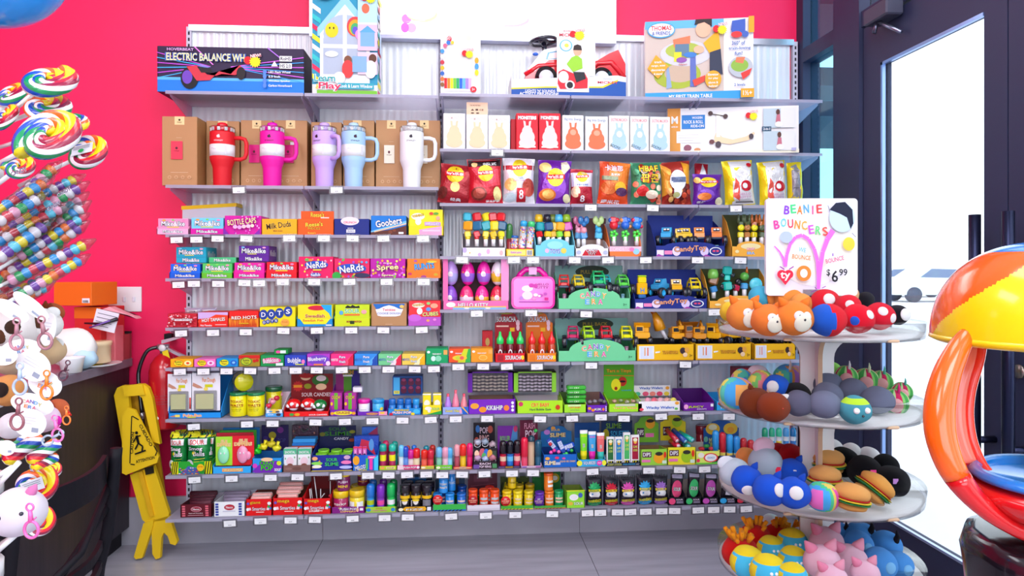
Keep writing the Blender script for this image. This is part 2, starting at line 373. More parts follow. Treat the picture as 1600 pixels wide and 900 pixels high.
# ---------- wall screen ----------
p0 = P(483, 48, -.09); p1 = P(963, 48, -.09)
tv = empty('wall_screen', ((p0.x+p1.x)/2, -.05, p0.z-.0), 'bright white wall screen with pink ball graphics above the rack', 'screen')
b = MB(); b.box(p0.x, p1.x, -.088, -.03, p0.z-.025, p0.z+.8, M('b0b0c8', 'e')); b.done('casing', tv)
b = MB(); b.box(p0.x+.012, p1.x-.012, -.090, -.0885, p0.z-.008, p0.z+.79, M('fbfbff', 'x'))
fn = front(p0.x, p1.x, -.0902, p0.z-.01, p0.z+.79)
b.art('c|.31|.1|.016|.03|f060b0;c|.326|.045|.016|.03|ff80a0;c|.305|.045|.013|.03|ff4aa0;c|.47|.05|.013|.024|f0d890;c|.47|.11|.013|.024|c8d8f8;c|.36|.13|.05|.05|f8a080;c|.355|.145|.05|.05|fbfbff;c|.65|.11|.06|.045|d088e8;c|.64|.125|.065|.05|fbfbff;l|.4|.02|.43|.1|.002|d070e0;l|.31|.08|.37|.09|.002|d0a0f0;c|.8|.1|.01|.02|e8e0f8', fn, fin='x')
b.done('display', tv)
# ---------- goods: builders ----------
YF = -.285
ITEMS = []; SHORT = set()
def zs(r, px): return (zL if px < 690 else zR)[r]
def reg(r, x0, x1, lab):
    if lab in SHORT: print('DUP SHORT', lab)
    SHORT.add(lab); ITEMS.append((r, x0, x1, lab))
def yproj(px, py, y): return P(px, py, y)
def box3(px0, px1, yt, r, col, art='', lab='', cat='candy box', name='candy_box', depth=.14, y=YF, yb=None, side=None, top=None, sart=None, z0=None, fin='p'):
    """closed carton whose front face spans px0..px1 and reaches pixel row yt"""
    m = (px0+px1)/2; x0, x1 = P(px0, yt, y).x, P(px1, yt, y).x
    z0 = (zs(r, m)+.001 if yb is None else P(m, yb, y).z) if z0 is None else z0
    z1 = P(m, yt, y).z; b = MB()
    b.bbox(x0+.0006, x1-.0006, y, y+depth, z0, z1, M(col, fin), .0015)
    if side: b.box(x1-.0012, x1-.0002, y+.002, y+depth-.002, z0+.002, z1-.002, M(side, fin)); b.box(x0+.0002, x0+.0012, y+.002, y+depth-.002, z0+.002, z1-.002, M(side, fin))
    asp = (x1-x0)/(z1-z0)
    if art: b.art(art, front(x0, x1, y-.0003, z0, z1), asp)
    if sart:
        b.art(sart[1], plane((x1, y, z0), (0, depth, 0), (0, 0, z1-z0), V((1, 0, 0))) if sart[0] == 'R' else plane((x0, y+depth, z0), (0, -depth, 0), (0, 0, z1-z0), V((-1, 0, 0))), depth/(z1-z0))
    o = b.done(name); tag(o, lab, cat); reg(r, x0, x1, lab); return o
def tray(px0, px1, yl, r, col, art='', lab='', depth=.17, yb=None, head=None, inner='9a8074', y=YF, cut=None, cat='display tray', lipcut=None, rise=None, arch=None):
    """open counter display tray: yl = pixel top of the printed front lip, yb = pixel top of its back, head = (pixel top, colour, art, x inset)"""
    m = (px0+px1)/2; x0, x1 = P(px0, yl, y).x, P(px1, yl, y).x; z0 = zs(r, m)+.001; zl = P(m, yl, y).z
    zb = P(m, yb, y+depth).z if yb else zl+.012
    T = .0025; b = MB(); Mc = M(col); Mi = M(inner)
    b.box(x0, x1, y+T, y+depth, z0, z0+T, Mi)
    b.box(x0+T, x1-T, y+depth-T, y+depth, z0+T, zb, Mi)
    if arch:
        c = .5; n = 12; zc = P(m, arch, y).z
        pl = [(0, 0), (1, 0), (1, 1)]+[(.5+.36*cos(pi*k/n), 1+(zc-zl)/(zl-z0)*sin(pi*k/n)) for k in range(n+1)]+[(0, 1)]
        b.prism(pl, (x0, y, z0), (x1-x0, 0, 0), (0, 0, zl-z0), (0, T, 0), Mc)
    else: b.box(x0, x1, y, y+T, z0, zl, Mc)
    pf = [(0, 0), (depth, 0), (depth, zb-z0), (depth*.55, zb-z0-.25*(zb-zl)), (.006, zl-z0+(zb-zl)*.15), (0, zl-z0)]
    for xs_ in (x0, x1-T): b.prism(pf, (xs_, y, z0), (0, 1, 0), (0, 0, 1), (T, 0, 0), Mc)
    if art: b.art(art, front(x0, x1, y-.0003, z0, zl), (x1-x0)/(zl-z0))
    if head:
        e = empty('display_tray', ((x0+x1)/2, y+depth/2, z0), lab, cat); b.done('tray_body', e)
        yh = y+depth-.004; ht, hc, ha = head[:3]; ins = head[3] if len(head) > 3 else 0
        hb = MB(); a0, a1 = x0+T+.002+ins*(x1-x0), x1-T-.002-ins*(x1-x0); zt = P(m, ht, yh).z; zz = max(z0+.02, zl)
        if len(head) > 4: hb.prism([(0, 0), (1, 0), (1, .72), (.86, .78), (.75, .95), (.6, 1), (.4, 1), (.25, .95), (.14, .78), (0, .72)], (a0, yh-.002, zz), (a1-a0, 0, 0), (0, 0, zt-zz), (0, .002, 0), M(hc))
        else: hb.box(a0, a1, yh-.002, yh, zz, zt, M(hc))
        hb.art(ha, front(a0, a1, yh-.0022, zz, zt), (a1-a0)/(zt-zz)); hb.done('header_card', e)
    else: tag(b.done('display_tray'), lab, cat)
    reg(r, x0, x1, lab)
    return (x0, x1, z0, zl)
def case2(px0, px1, yt, r, tc, bc, ta, ba, lt, lb, lip=.36, side=None):
    """open case with one theatre box showing behind its printed lip"""
    m = (px0+px1)/2; y = YF; zt = P(m, yt, y).z; z0 = zs(r, m); yl = None
    hb = SC((0, y, 0)); H = (zt-z0)
    zl = z0+H*lip; pyl = HY-(zl-CAM.z)/SC(P(m, 420, y))
    t = tray(px0, px1, pyl, r, tc, ta, lt, depth=.15, yb=yt+1)
    x0, x1 = t[0]+.004, t[1]-.004; b = MB(); yb = y+.004
    b.bbox(x0, x1, yb, yb+.10, z0+.004, zt-.001, M(bc), .001)
    b.art(ba, front(x0, x1, yb-.0003, z0+.004, zt-.001), (x1-x0)/(zt-z0)); tag(b.done('candy_box'), lb, 'candy box')
def lat(prof, px, y, z, lab, name, cat, rp=None, art=None, tilt=None, seg=18, band=None, grp=None, parts=None, fin=None):
    """lathed thing standing at pixel column px; prof = [(radius, height, material)]"""
    c = P(px, 420, y); mx = Matrix.Translation((c.x, y, z))
    if tilt: mx = mx @ Matrix.Rotation(RD(tilt), 4, 'Y')
    b = MB(); b.lathe(prof, M('w'), seg, mx)
    if art:   # wrap on cylinder: band=(radius,z0,z1)
        R0, za, zb = band; b.curved = True; b.art(art, lambda u, v, L: mx @ V(((R0+.0006+.0005*L)*sin((u-.5)*2.4), -(R0+.0006+.0005*L)*cos((u-.5)*2.4), za+(zb-za)*v)), 2.4*R0/(zb-za))
    o = b.done(name, org=V((c.x, y, z))); tag(o, lab, cat, grp); return o
def can(px, yt, r, rp, cap, body, lab, y=-.25, z=None, art=None, capf=.28, name='candy_tub', cat='candy tub', fin='g', band=None, tilt=None):
    s = SC(P(px, 420, y)); R0 = rp*s; z0 = (zs(r, px)+.004) if z is None else z; H = P(px, yt, y).z-z0; Mc, Mb = M(cap, 'g'), M(body, fin)
    hc = H*(1-capf)
    pr = [(R0*.9, 0, Mb), (R0*.94, .003, Mb)]
    if band: pr += [(R0*.94, hc*.2, M(band)), (R0*.945, hc*.8, Mb)]
    pr += [(R0*.94, hc, Mb), (R0*.9, hc+.001, Mc), (R0, hc+.002, Mc), (R0, H-.004, Mc), (R0*.92, H, Mc), (R0*.8, H-.001, Mc), (0, H-.001, Mc)]
    return lat(pr, px, y, z0, lab, name, cat, art=art, band=(R0*.95, hc*.12, hc*.9), tilt=tilt)
def popt(px, yt, r, rp, cap, body, lab, y=-.24, z=None, tip=None, tilt=None, art=None, name='push_pop', cat='lollipop tube', capf=.5):
    """tall tube with domed translucent cap"""
    s = SC(P(px, 420, y)); R0 = rp*s; z0 = (zs(r, px)+.004) if z is None else z; H = P(px, yt, y).z-z0; Mc, Mb = M(cap, 'g'), M(body, 'g'); h1 = H*(1-capf)
    pr = [(R0*.85, 0, Mb), (R0*.9, .004, Mb), (R0*.9, h1*.45, M(tip) if tip else Mb), (R0*.9, h1*.8, Mb), (R0*.9, h1, Mb), (R0, h1+.001, Mc), (R0, H*.86, Mc), (R0*.93, H*.93, Mc), (R0*.6, H*.985, Mc), (0, H, Mc)]
    return lat(pr, px, y, z0, lab, name, cat, art=art, band=(R0*.93, h1*.1, h1*.95), tilt=tilt)
def pouch(px0, px1, yt, r, col, art, lab, y=-.24, bulge=.03, lean=0, yb=None, name='snack_bag', cat='bag of snacks', crimp='', z=None, seed=1, flare=.05, top=None, spiky=0, fin='k', yaw=0):
    """pillow bag with crimped top and bottom; uv surface used for its print too"""
    m = (px0+px1)/2; sc_ = SC(P(m, 420, y)); W = (px1-px0)*sc_; z0 = zs(r, m)+.003 if z is None else z
    if yb is not None: z0 = P(m, yb, y).z
    H = P(m, yt, y).z-z0; cx = P(m, 420, y).x; rr = random.Random(seed); ph = [rr.uniform(0, 6) for _ in range(5)]
    mx = Matrix.Translation((cx, y, z0)) @ Matrix.Rotation(RD(lean), 4, 'Y') @ Matrix.Rotation(RD(yaw), 4, 'Z')
    def pos(u, v, sgn=-1, L=0):
        a = max(0, 1-(2*u-1)**4); vv = min(1, max(0, (v-.05)/.9)); c = max(0, 1-(2*vv-1)**4)
        d = bulge*(a*c)**.75*(1+.10*sin(9*u+ph[0])*sin(11*v+ph[1])+.08*sin(17*v+ph[2]+5*u))
        e = 1+flare*(abs(2*v-1)**3)-.05*(1-abs(2*v-1))
        X = (u-.5)*W*e; Z = v*H+ .012*H*sin(3*u+ph[3])*(v > .9)
        if spiky and v > .93: Z += H*.05*(1 if int(u*18) % 2 else -1)
        return mx @ V((X, sgn*d-L*.0009*(1 if L else 0)-(.0008 if L else 0), Z))
    nu, nv = 18, 18; b = MB(); Mt = M(col, fin)
    for sgn in (-1, 1):
        vs = [pos(i/nu, j/nv, sgn) for j in range(nv+1) for i in range(nu+1)]
        fs = [(j*(nu+1)+i, j*(nu+1)+i+1, (j+1)*(nu+1)+i+1, (j+1)*(nu+1)+i) for j in range(nv) for i in range(nu)]
        if sgn > 0: fs = [f[::-1] for f in fs]
        ml = [M(top[1], fin) if top and (f//nu)/nv >= 1-top[0] else Mt for f in range(len(fs))]
        b.add(vs, fs, ml, True)
    b.curved = True; b.art(art, lambda u, v, L: pos(u, v, -1, L), W/H, fin)
    o = b.done(name, org=V((cx, y, z0))); tag(o, lab, cat); reg(r, cx-W/2, cx+W/2, lab); return o
def dots(cols, n, seed, rr=.03, x0=0, x1=1, y0=0, y1=1, a=1):
    q = random.Random(seed); return ';'.join('c|%.3f|%.3f|%.3f|%.3f|%s' % (q.uniform(x0+rr, x1-rr), q.uniform(y0+rr*a, y1-rr*a), rr, rr*a, q.choice(cols)) for _ in range(n))
def NEW(x, y, s, a): return 'c|%f|%f|%f|%f|d01020;s|%f|%f|%f|14|ffe010;t|NEW!|%f|%f|%f|%f|w|d01020|8' % (x-s*1.1, y, s*.6, s*.6*a, x, y-s*.2*a, s*.95, x+s*.1, y+s*.75*a, s*1.6, s*.5*a)
# ---------- top shelf (row 0) ----------
a = 'r|0|0|1|.28|1c78d8;r|0|.26|1|.32|58b0f0'
for k in range(6): a += ';l|.0|%f|.36|.56|.006|%s;l|1|%f|.5|.56|.006|%s' % (.3+.11*k, 'c04ad0' if k % 2 else '40b0e8', .25+.11*k, 'd060e0' if k % 2 else '3898e0')
a += ';l|.25|1|.38|.6|.008|f080e0;l|.75|1|.85|.75|.008|b070f0;c|.22|.3|.06|.24|101014;c|.205|.32|.035|.15|6a40b0;p|.2,.55,.27,.58,.34,.38,.4,.36,.44,.4,.53,.38,.6,.5,.56,.6,.5,.4,.42,.46,.36,.26,.27,.24|c83040;c|.57|.42|.03|.14|1a1014;p|.27,.56,.36,.52,.38,.42,.3,.42|20181c'
a += ';t|ELECTRIC BALANCE WH|.33|.76|.53|.17|f0e0a0|3a60b0;t|HOVERBEAT|.16|.92|.18|.06|d0a8d8;r|.835|.7|.92|.82|e8e8f0;t|RoHS|.877|.76|.07|.08|201a30;r|.835|.54|.92|.66|e8e8f0;t|HS 2.0|.877|.6|.07|.08|201a30;t|LED Flash Wheel|.835|.46|.15|.05|e8e8f8;t|6.5 Inch|.8|.36|.08|.05|e8e8f8;t|Wireless Speaker|.835|.26|.15|.05|e8e8f8;t|Carbon Hoverboard|.84|.16|.16|.05|e8e8f8;c|.735|.46|.013|.055|5080d0;c|.735|.36|.013|.055|5080d0;c|.735|.26|.013|.055|5080d0;c|.735|.16|.013|.055|5080d0;p|.78,.58,.825,.58,.802,.7|f0f0f4;'+NEW(.67, .7, .045, 3.2)
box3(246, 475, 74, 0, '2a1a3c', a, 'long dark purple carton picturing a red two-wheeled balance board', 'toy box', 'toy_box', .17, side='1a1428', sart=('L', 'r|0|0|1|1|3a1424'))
a = 'r|0|.06|1|1|2a90b0;r|.0|.0|1|.1|f6f6fa'
for k in range(8): a += ';p|0,%f,.13,%f,.13,%f,0,%f|%s' % (.16+.1*k, .1+.1*k, .15+.1*k, .21+.1*k, ['ffe020', 'd02050', '30b8b8', 'f8f8fa'][k % 4])
a += ';p|.08,.66,.5,1,.92,.66,.92,.58,.08,.58|90c8f0;p|.12,.6,.5,.9,.88,.6,.88,.1,.12,.1|f4f4fa;c|.5|.6|.33|.2|a8b8c8;r|.17|.2|.83|.56|a8b4c4;r|.47|.16|.53|.8|f8f8fc;r|.14|.46|.86|.5|f8f8fc;c|.3|.64|.1|.075|ffc810;c|.27|.66|.012|.012|302010;c|.33|.66|.012|.012|302010;c|.66|.68|.13|.1|e04040;c|.66|.67|.1|.08|ffa020;c|.66|.655|.07|.06|40a860;c|.66|.64|.045|.04|6050c0;c|.3|.4|.1|.03|f6f6fc;c|.72|.6|.06|.05|f08ac8;r|.7|.6|1|1|e0e4f0;r|.7|.72|1|.96|b0d4e8;c|.82|.86|.06|.05|d06848;r|.7|.44|1|.7|f0b8d0;r|.74|.48|.96|.62|78a8d0;p|.72,.62,.85,.69,.98,.62|58a0c8;r|.7|.2|1|.42|f0c0d0;c|.55|.34|.06|.045|7a4a30;c|.55|.25|.09|.09|d83838;c|.93|.36|.06|.045|5a3424;c|.9|.25|.09|.09|f4f4f8;r|.62|.22|.84|.38|80a8c8;c|.42|.16|.09|.06|f0f0f4;r|.08|0|1|.035|70b830;r|.4|.05|.95|.11|30a0b0;t|Look & Learn Window|.68|.08|.5|.035|w;t|Learn|.2|.155|.32|.07|20a0a0|w;t|&|.1|.07|.08|.05|f0c000|w;t|Play|.28|.07|.34|.085|e02050|w;c|.2|.965|.12|.03|d01830;c|.2|.965|.105|.022|w;t|little bikes|.2|.965|.17|.022|e04050;'+NEW(.9, .97, .09, .75)
sa = ';'.join('p|0,%f,1,%f,1,%f,0,%f|%s' % (k*.085, k*.085+.02, k*.085+.075, k*.085+.055, ['d02050', 'ffd820', '30b8b8', 'f8f8fa', '80c0e8'][k % 5]) for k in range(12))+';r|.3|.2|.8|.4|d8c8e0;r|.3|.45|.8|.65|c0d0e8;r|.3|.7|.8|.9|e8c8d0'
box3(488, 590, -8, 0, 'f4f4f8', a, 'tall toy carton picturing a white play house window with a smiling sun', 'toy box', 'toy_box', .12, sart=('R', sa))
a = 'r|.04|.86|.96|.99|f8e8ec;c|.22|.9|.06|.05|c81828;t|GO|.2|.915|.1|.05|w;c|.5|.92|.07|.045|f8d0d8;c|.7|.92|.07|.045|f8d0c0;r|.06|.2|.94|.82|f6f2f4;r|.1|.24|.82|.76|d8d0d0;r|.1|.05|.9|.24|f8f4f4'
for k, c in enumerate(['e01020', 'f88010', 'ffe010', '70c030', '18a060', '2060d0', '60b0e8', 'a080d8', 'f0a8d0']): a += ';r|%f|.09|%f|.26|%s' % (.1+.075*k, .1+.075*k+.068, c)
a += ';c|.82|.08|.08|.05|d02030;t|3+|.82|.08|.07|.04|w;'+';'.join('c|.05|%f|.05|.035|%s' % (.15+.09*k, ['8a5a30', 'f07030', '3060b0', 'f0b020', 'c03040', 'e8e0e8', '4090d0'][k]) for k in range(7))+';c|.9|.55|.05|.05|f0a020;c|.9|.45|.05|.05|4090e0;c|.9|.35|.05|.05|f0d020;c|.12|.78|.05|.035|e06080;c|.2|.83|.05|.035|3070c8;c|.3|.83|.04|.03|f0c030;'+NEW(.72, .66, .11, .75)
box3(688, 751, 52, 0, 'f4e8ee', a, 'white drawing easel carton with a rainbow bar, under the screen', 'toy box', 'toy_box', .09, sart=('R', 'r|.1|.1|.9|.9|f0e0e6;c|.5|.6|.3|.08|c82838;c|.5|.3|.3|.1|d04058;r|.3|.04|.7|.12|c81828'))
# ride-on car in its open tray
x0, x1 = P(799, 100, YF).x, P(978, 100, YF).x; z0 = zR[0]+.001; zf = P(890, 119, YF).z; zl = P(805, 122, YF).z; s = SC(P(890, 100, YF))
e = empty('display_tray', ((x0+x1)/2, -.2, z0), 'white and blue open tray with a tall picture card, holding the ride-on car', 'display tray')
b = MB(); b.box(x0, x1, YF+.003, -.05, z0, z0+.003, M('w')); b.box(x0, x1, -.053, -.05, z0, zl, M('w'))
b.prism([(0, 0), (1, 0), (1, 1), (.93, 1.08), (0, .78)], (x0, YF, z0), (x1-x0, 0, 0), (0, 0, zf-z0), (0, .003, 0), M('f4f4f8'))
for xx in (x0, x1-.003): b.box(xx, xx+.003, YF+.003, -.053, z0, zf, M('f4f4f8'))
b.art('p|0,0,1,0,1,.75,.93,.8,.8,.45,.3,.4,0,.3|1c50a0;p|.0,.3,.3,.4,.8,.45,.93,.8,.93,.88,.79,.52,.3,.47,0,.37|ffd020;t|LIGHTS \'N\' SOUNDS|.25|.24|.26|.14|w;t|ACTIVITY FIRE-ENGINE|.24|.1|.34|.14|w;t|MICKEY|.84|.72|.18|.12|d03040;t|Junior|.84|.9|.08|.07|8090c0', front(x0, x1, YF-.0004, z0, zf), (x1-x0)/(zf-z0)); b.done('tray_body', e)
hx0, hx1 = P(870, 60, YF).x, P(920, 60, YF).x; hz = P(895, 41, YF).z; b = MB(); b.box(hx0, hx1, YF-.004, YF-.0015, z0+.02, hz, M('f6f6fa')); b.box(hx1, hx1+.03, YF-.004, YF+.04, zf, hz, M('f6f6fa'))
b.art('t|MICKEY|.35|.86|.55|.05|d02030;t|Junior|.35|.92|.3|.03|d02030;c|.28|.7|.2|.09|60b0e0;c|.28|.7|.16|.075|e8f0f0;c|.3|.7|.07|.03|e8e050;p|.3,.42,.45,.52,.62,.56,.78,.5,.8,.36,.5,.3|90c830;c|.64|.62|.13|.075|e0a888;p|.5,.63,.78,.63,.75,.7,.64,.72,.53,.7|2a1c18;p|.02,.12,.05,.3,.2,.34,.5,.28,.85,.3,.96,.2,.95,.06,.1,.04|e02030;c|.4|.1|.15|.07|f0f0f4;c|.4|.1|.1|.05|181820;c|.2|.22|.16|.09|f0f0f4;p|.5,.3,.85,.3,.9,.2,.6,.14|202028;'+NEW(.7, .87, .18, .45), front(hx0, hx1, YF-.0044, z0+.02, hz), (hx1-hx0)/(hz-z0-.02)); b.done('header_card', e); reg(0, x0, x1, 'tray with the ride-on car')
cx = (x0+x1)/2; cb = P(815, 112, -.17).x; ce = P(972, 112, -.17).x; Lc = ce-cb
e = empty('ride_on_car', ((cb+ce)/2, -.17, z0+.004), 'red and white foot-to-floor ride-on car with a dark steering wheel', 'ride-on toy')
zz = lambda py: P(890, py, -.24).z
b = MB(); pf = [(0, zz(140)), (.03, zz(118)), (.1, zz(100)), (.2, zz(80)), (.36, zz(74)), (.46, zz(92)), (.56, zz(102)), (.7, zz(96)), (.84, zz(82)), (.93, zz(76)), (1, zz(98)), (1, zz(140))]
b.prism([(x, z) for x, z in pf], (cb, -.24, 0), (Lc, 0, 0), (0, 0, 1), (0, .15, 0), M('d81424', 'g'))
b.prism([(.03, zz(116)), (.1, zz(99)), (.2, zz(79)), (.36, zz(73)), (.45, zz(92)), (.25, zz(95)), (.12, zz(112))], (cb, -.243, 0), (Lc, 0, 0), (0, 0, 1), (0, .156, 0), M('f0f0f4', 'g'))
b.prism([(.22, zz(94)), (.24, zz(83)), (.34, zz(80)), (.41, zz(92))], (cb, -.2445, 0), (Lc, 0, 0), (0, 0, 1), (0, .001, 0), M('60a0c0', 'g'))
b.prism([(.24, zz(93)), (.255, zz(85)), (.34, zz(82)), (.39, zz(91))], (cb, -.2455, 0), (Lc, 0, 0), (0, 0, 1), (0, .001, 0), M('f0d0d0', 'g'))
b.tube([(cb+Lc*.02, -.235, zz(118)), (cb+Lc*.15, -.238, zz(104)), (cb+Lc*.34, -.238, zz(101)), (cb+Lc*.48, -.235, zz(122))], .012, M('d81424', 'g'))
b.tube([(cb+Lc*.62, -.235, zz(115)), (cb+Lc*.72, -.24, zz(98)), (cb+Lc*.86, -.24, zz(96)), (cb+Lc*.99, -.235, zz(120))], .014, M('d81424', 'g')); b.done('car_body', e)
for fx in (.22, .76):
    for yq in (-.262, -.10):
        c0 = V((cb+Lc*fx, yq, zz(123))); b = MB(); b.tube([c0, c0+V((0, .03, 0))], .052, M('k', 'g'), 20); b.tube([c0-V((0, .002, 0)), c0], .034, M('e0e0e8', 'g'), 20); b.done('wheel', e)
b = MB(); c0 = V((cb+Lc*.215, -.17, zz(58))); b.tube([(c0.x+.012, -.17, zz(85)), c0], .012, M('1a1a2c', 'g'))
b.tube([c0+V((.062*cos(t*pi/12), .062*sin(t*pi/12), .008*cos(t*pi/12))) for t in range(24)], .009, M('1a1a2c', 'g'), 8, True); b.ell(c0, (.03, .03, .012), M('1a1a2c', 'g')); b.tube([c0-V((.06, 0, 0)), c0+V((.06, 0, 0))], .008, M('1a1a2c', 'g')); b.done('steering_wheel', e)
b = MB(); b.ell((cb+Lc*.13, -.2, zz(82)), (.014, .014, .008), M('2060d0', 'g')); b.done('button', e)
# train table carton, turned with its right end nearer
pA, pB = P(1008, 153, -.22), P(1177, 153, -.32); U = V((pB.x-pA.x, pB.y-pA.y, 0)); nn = V((U.y, -U.x, 0)).normalized(); zt = P(1100, 31, -.27).z; z0 = zR[0]+.001
b = MB(); W_ = V((0, 0, zt-z0)); O = V((pA.x, pA.y, z0)); b.prism([(0, 0), (1, 0), (1, 1), (0, 1)], O, U, W_, -nn*.09, M('f0f0f4'))
a = 'r|.0|.07|.73|.9|c8b8ac;r|0|.0|1|.1|3098d8;r|0|.9|.73|1|60b0e8;r|.73|.1|1|1|f4f4f8;c|.3|.32|.22|.18|a0b030;c|.33|.34|.15|.12|c0a890;c|.38|.58|.24|.16|c8c8d0;c|.36|.62|.17|.1|a8b848;p|.2,.4,.22,.42,.25,.16,.2,.14|88a0c0;p|.42,.56,.47,.56,.48,.16,.42,.16|5a6ab0;p|.26,.76,.42,.8,.42,.7,.27,.66|f07850;r|.28|.55|.41|.7|5a7890;r|.27|.48|.34|.6|d8d020;c|.34|.5|.05|.035|8a50a0;c|.42|.56|.06|.035|3878c0;c|.54|.87|.07|.1|e8b090;p|.46,.93,.47,1,.62,1,.62,.9,.55,.96|2a1c1c;p|.54,.7,.68,.86,.7,.6,.6,.56|e8a818;p|.6,.58,.7,.62,.72,.3,.6,.34|2a3048;c|.5|.62|.05|.05|e8b090;p|.44,.24,.56,.3,.55,.22,.46,.16|e04030;t|Adapters|.35|.44|.08|.03|c06050'
a += ';c|.15|.88|.13|.1|40a0e0;c|.15|.88|.12|.085|f8f8fc;t|THOMAS|.15|.905|.19|.06|d02830;t|& FRIENDS|.15|.84|.17|.045|3050a0;p|.02,.4,.12,.27,.22,.42,.1,.57|f0a020;t|track|.12|.48|.07|.03|w;t|cargo, mini|.12|.43|.13|.03|w;t|discoveries|.12|.38|.13|.03|w;t|& more!|.12|.33|.08|.03|w;c|.63|.24|.075|.11|f0a020;t|Elevator|.63|.3|.1|.03|w;t|for play|.63|.25|.09|.03|w;t|above &|.63|.2|.09|.03|w;t|below!|.63|.155|.08|.03|w;t|360° of|.86|.68|.12|.05|3060a8;t|train-loving|.87|.61|.2|.045|3060a8;t|fun!|.86|.55|.07|.045|3060a8;c|.88|.38|.11|.13|b0b8c0;c|.87|.4|.08|.08|88b040;p|.84,.5,.92,.5,.9,.42,.83,.44|f07850;p|.88,.3,.98,.36,.96,.28,.9,.22|e03830;t|2 levels|.87|.16|.1|.035|3060a8;t|MY FIRST TRAIN TABLE|.42|.035|.4|.045|w;r|.88|0|1|.11|f0a020;t|1½+|.94|.055|.08|.06|w;r|.95|.8|1|1|f0a020;p|.79,.84,.8,.95,.92,.97,.92,.8,.82,.76|3858b0;c|.84|.78|.05|.04|e03030;c|.92|.78|.03|.04|4060b0;'+NEW(.71, .86, .05, 1.5)
b.art(a, plane(O+nn*.0004, U, W_, nn), U.length/W_.z); tag(b.done('toy_box'), 'large toy train table carton with a child in a yellow jumper', 'toy box'); reg(0, pA.x, pB.x, 'large train table carton')
# ---------- second shelf, left: brown cartons and insulated cups ----------
BR = 'b48458'; ic = 'l|.25|.19|.75|.19|.008|e0c8a8;'+';'.join('c|%f|.12|.05|.025|d0a880;c|%f|.12|.035|.017|b48458' % (.22+.19*k, .22+.19*k) for k in range(4))
def brown(px0, px1, yt, y, spot, lab, tagx=.5, extra=''):
    a = 'r|%f|.88|%f|1|ecc890;t|STANLEY|%f|.915|.14|.018|6a4a20;c|%f|.95|.03|.015|3a2a18;' % (tagx-.14, tagx+.14, tagx, tagx)+ic
    if spot: a += ';r|%f|.38|%f|.64|%s;t|STANLEY|%f|.5|.16|.016|5a2030;c|%f|.54|.035|.02|5a2030;l|.42|.69|.58|.69|.006|d8c0a0' % (.27, .6, spot, .43, .43)
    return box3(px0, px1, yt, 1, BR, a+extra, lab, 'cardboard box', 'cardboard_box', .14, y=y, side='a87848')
brown(253, 308, 182, -.275, 'e83850', 'brown drinkware carton with a red square, at the left end')
brown(322, 374, 189, -.17, None, 'brown drinkware carton standing behind the red cup')
brown(376, 426, 188, -.17, 'd8107a', 'brown drinkware carton left of the magenta cup', extra=';r|.7|.68|.84|.72|e8e8f0')
brown(428, 480, 188, -.17, 'd8107a', 'brown drinkware carton right of the magenta cup', extra=';r|.5|.64|.64|.68|e8e8f0')
brown(486, 534, 191, -.17, None, 'brown drinkware carton behind the lilac cup')
brown(536, 585, 188, -.17, None, 'brown drinkware carton behind the pale blue cup', tagx=.45)
brown(587, 636, 188, -.17, 'ecdcc8', 'brown drinkware carton with a cream square, left of the white cup')
brown(638, 688, 188, -.17, 'ecdcc8', 'brown drinkware carton behind the white cup')
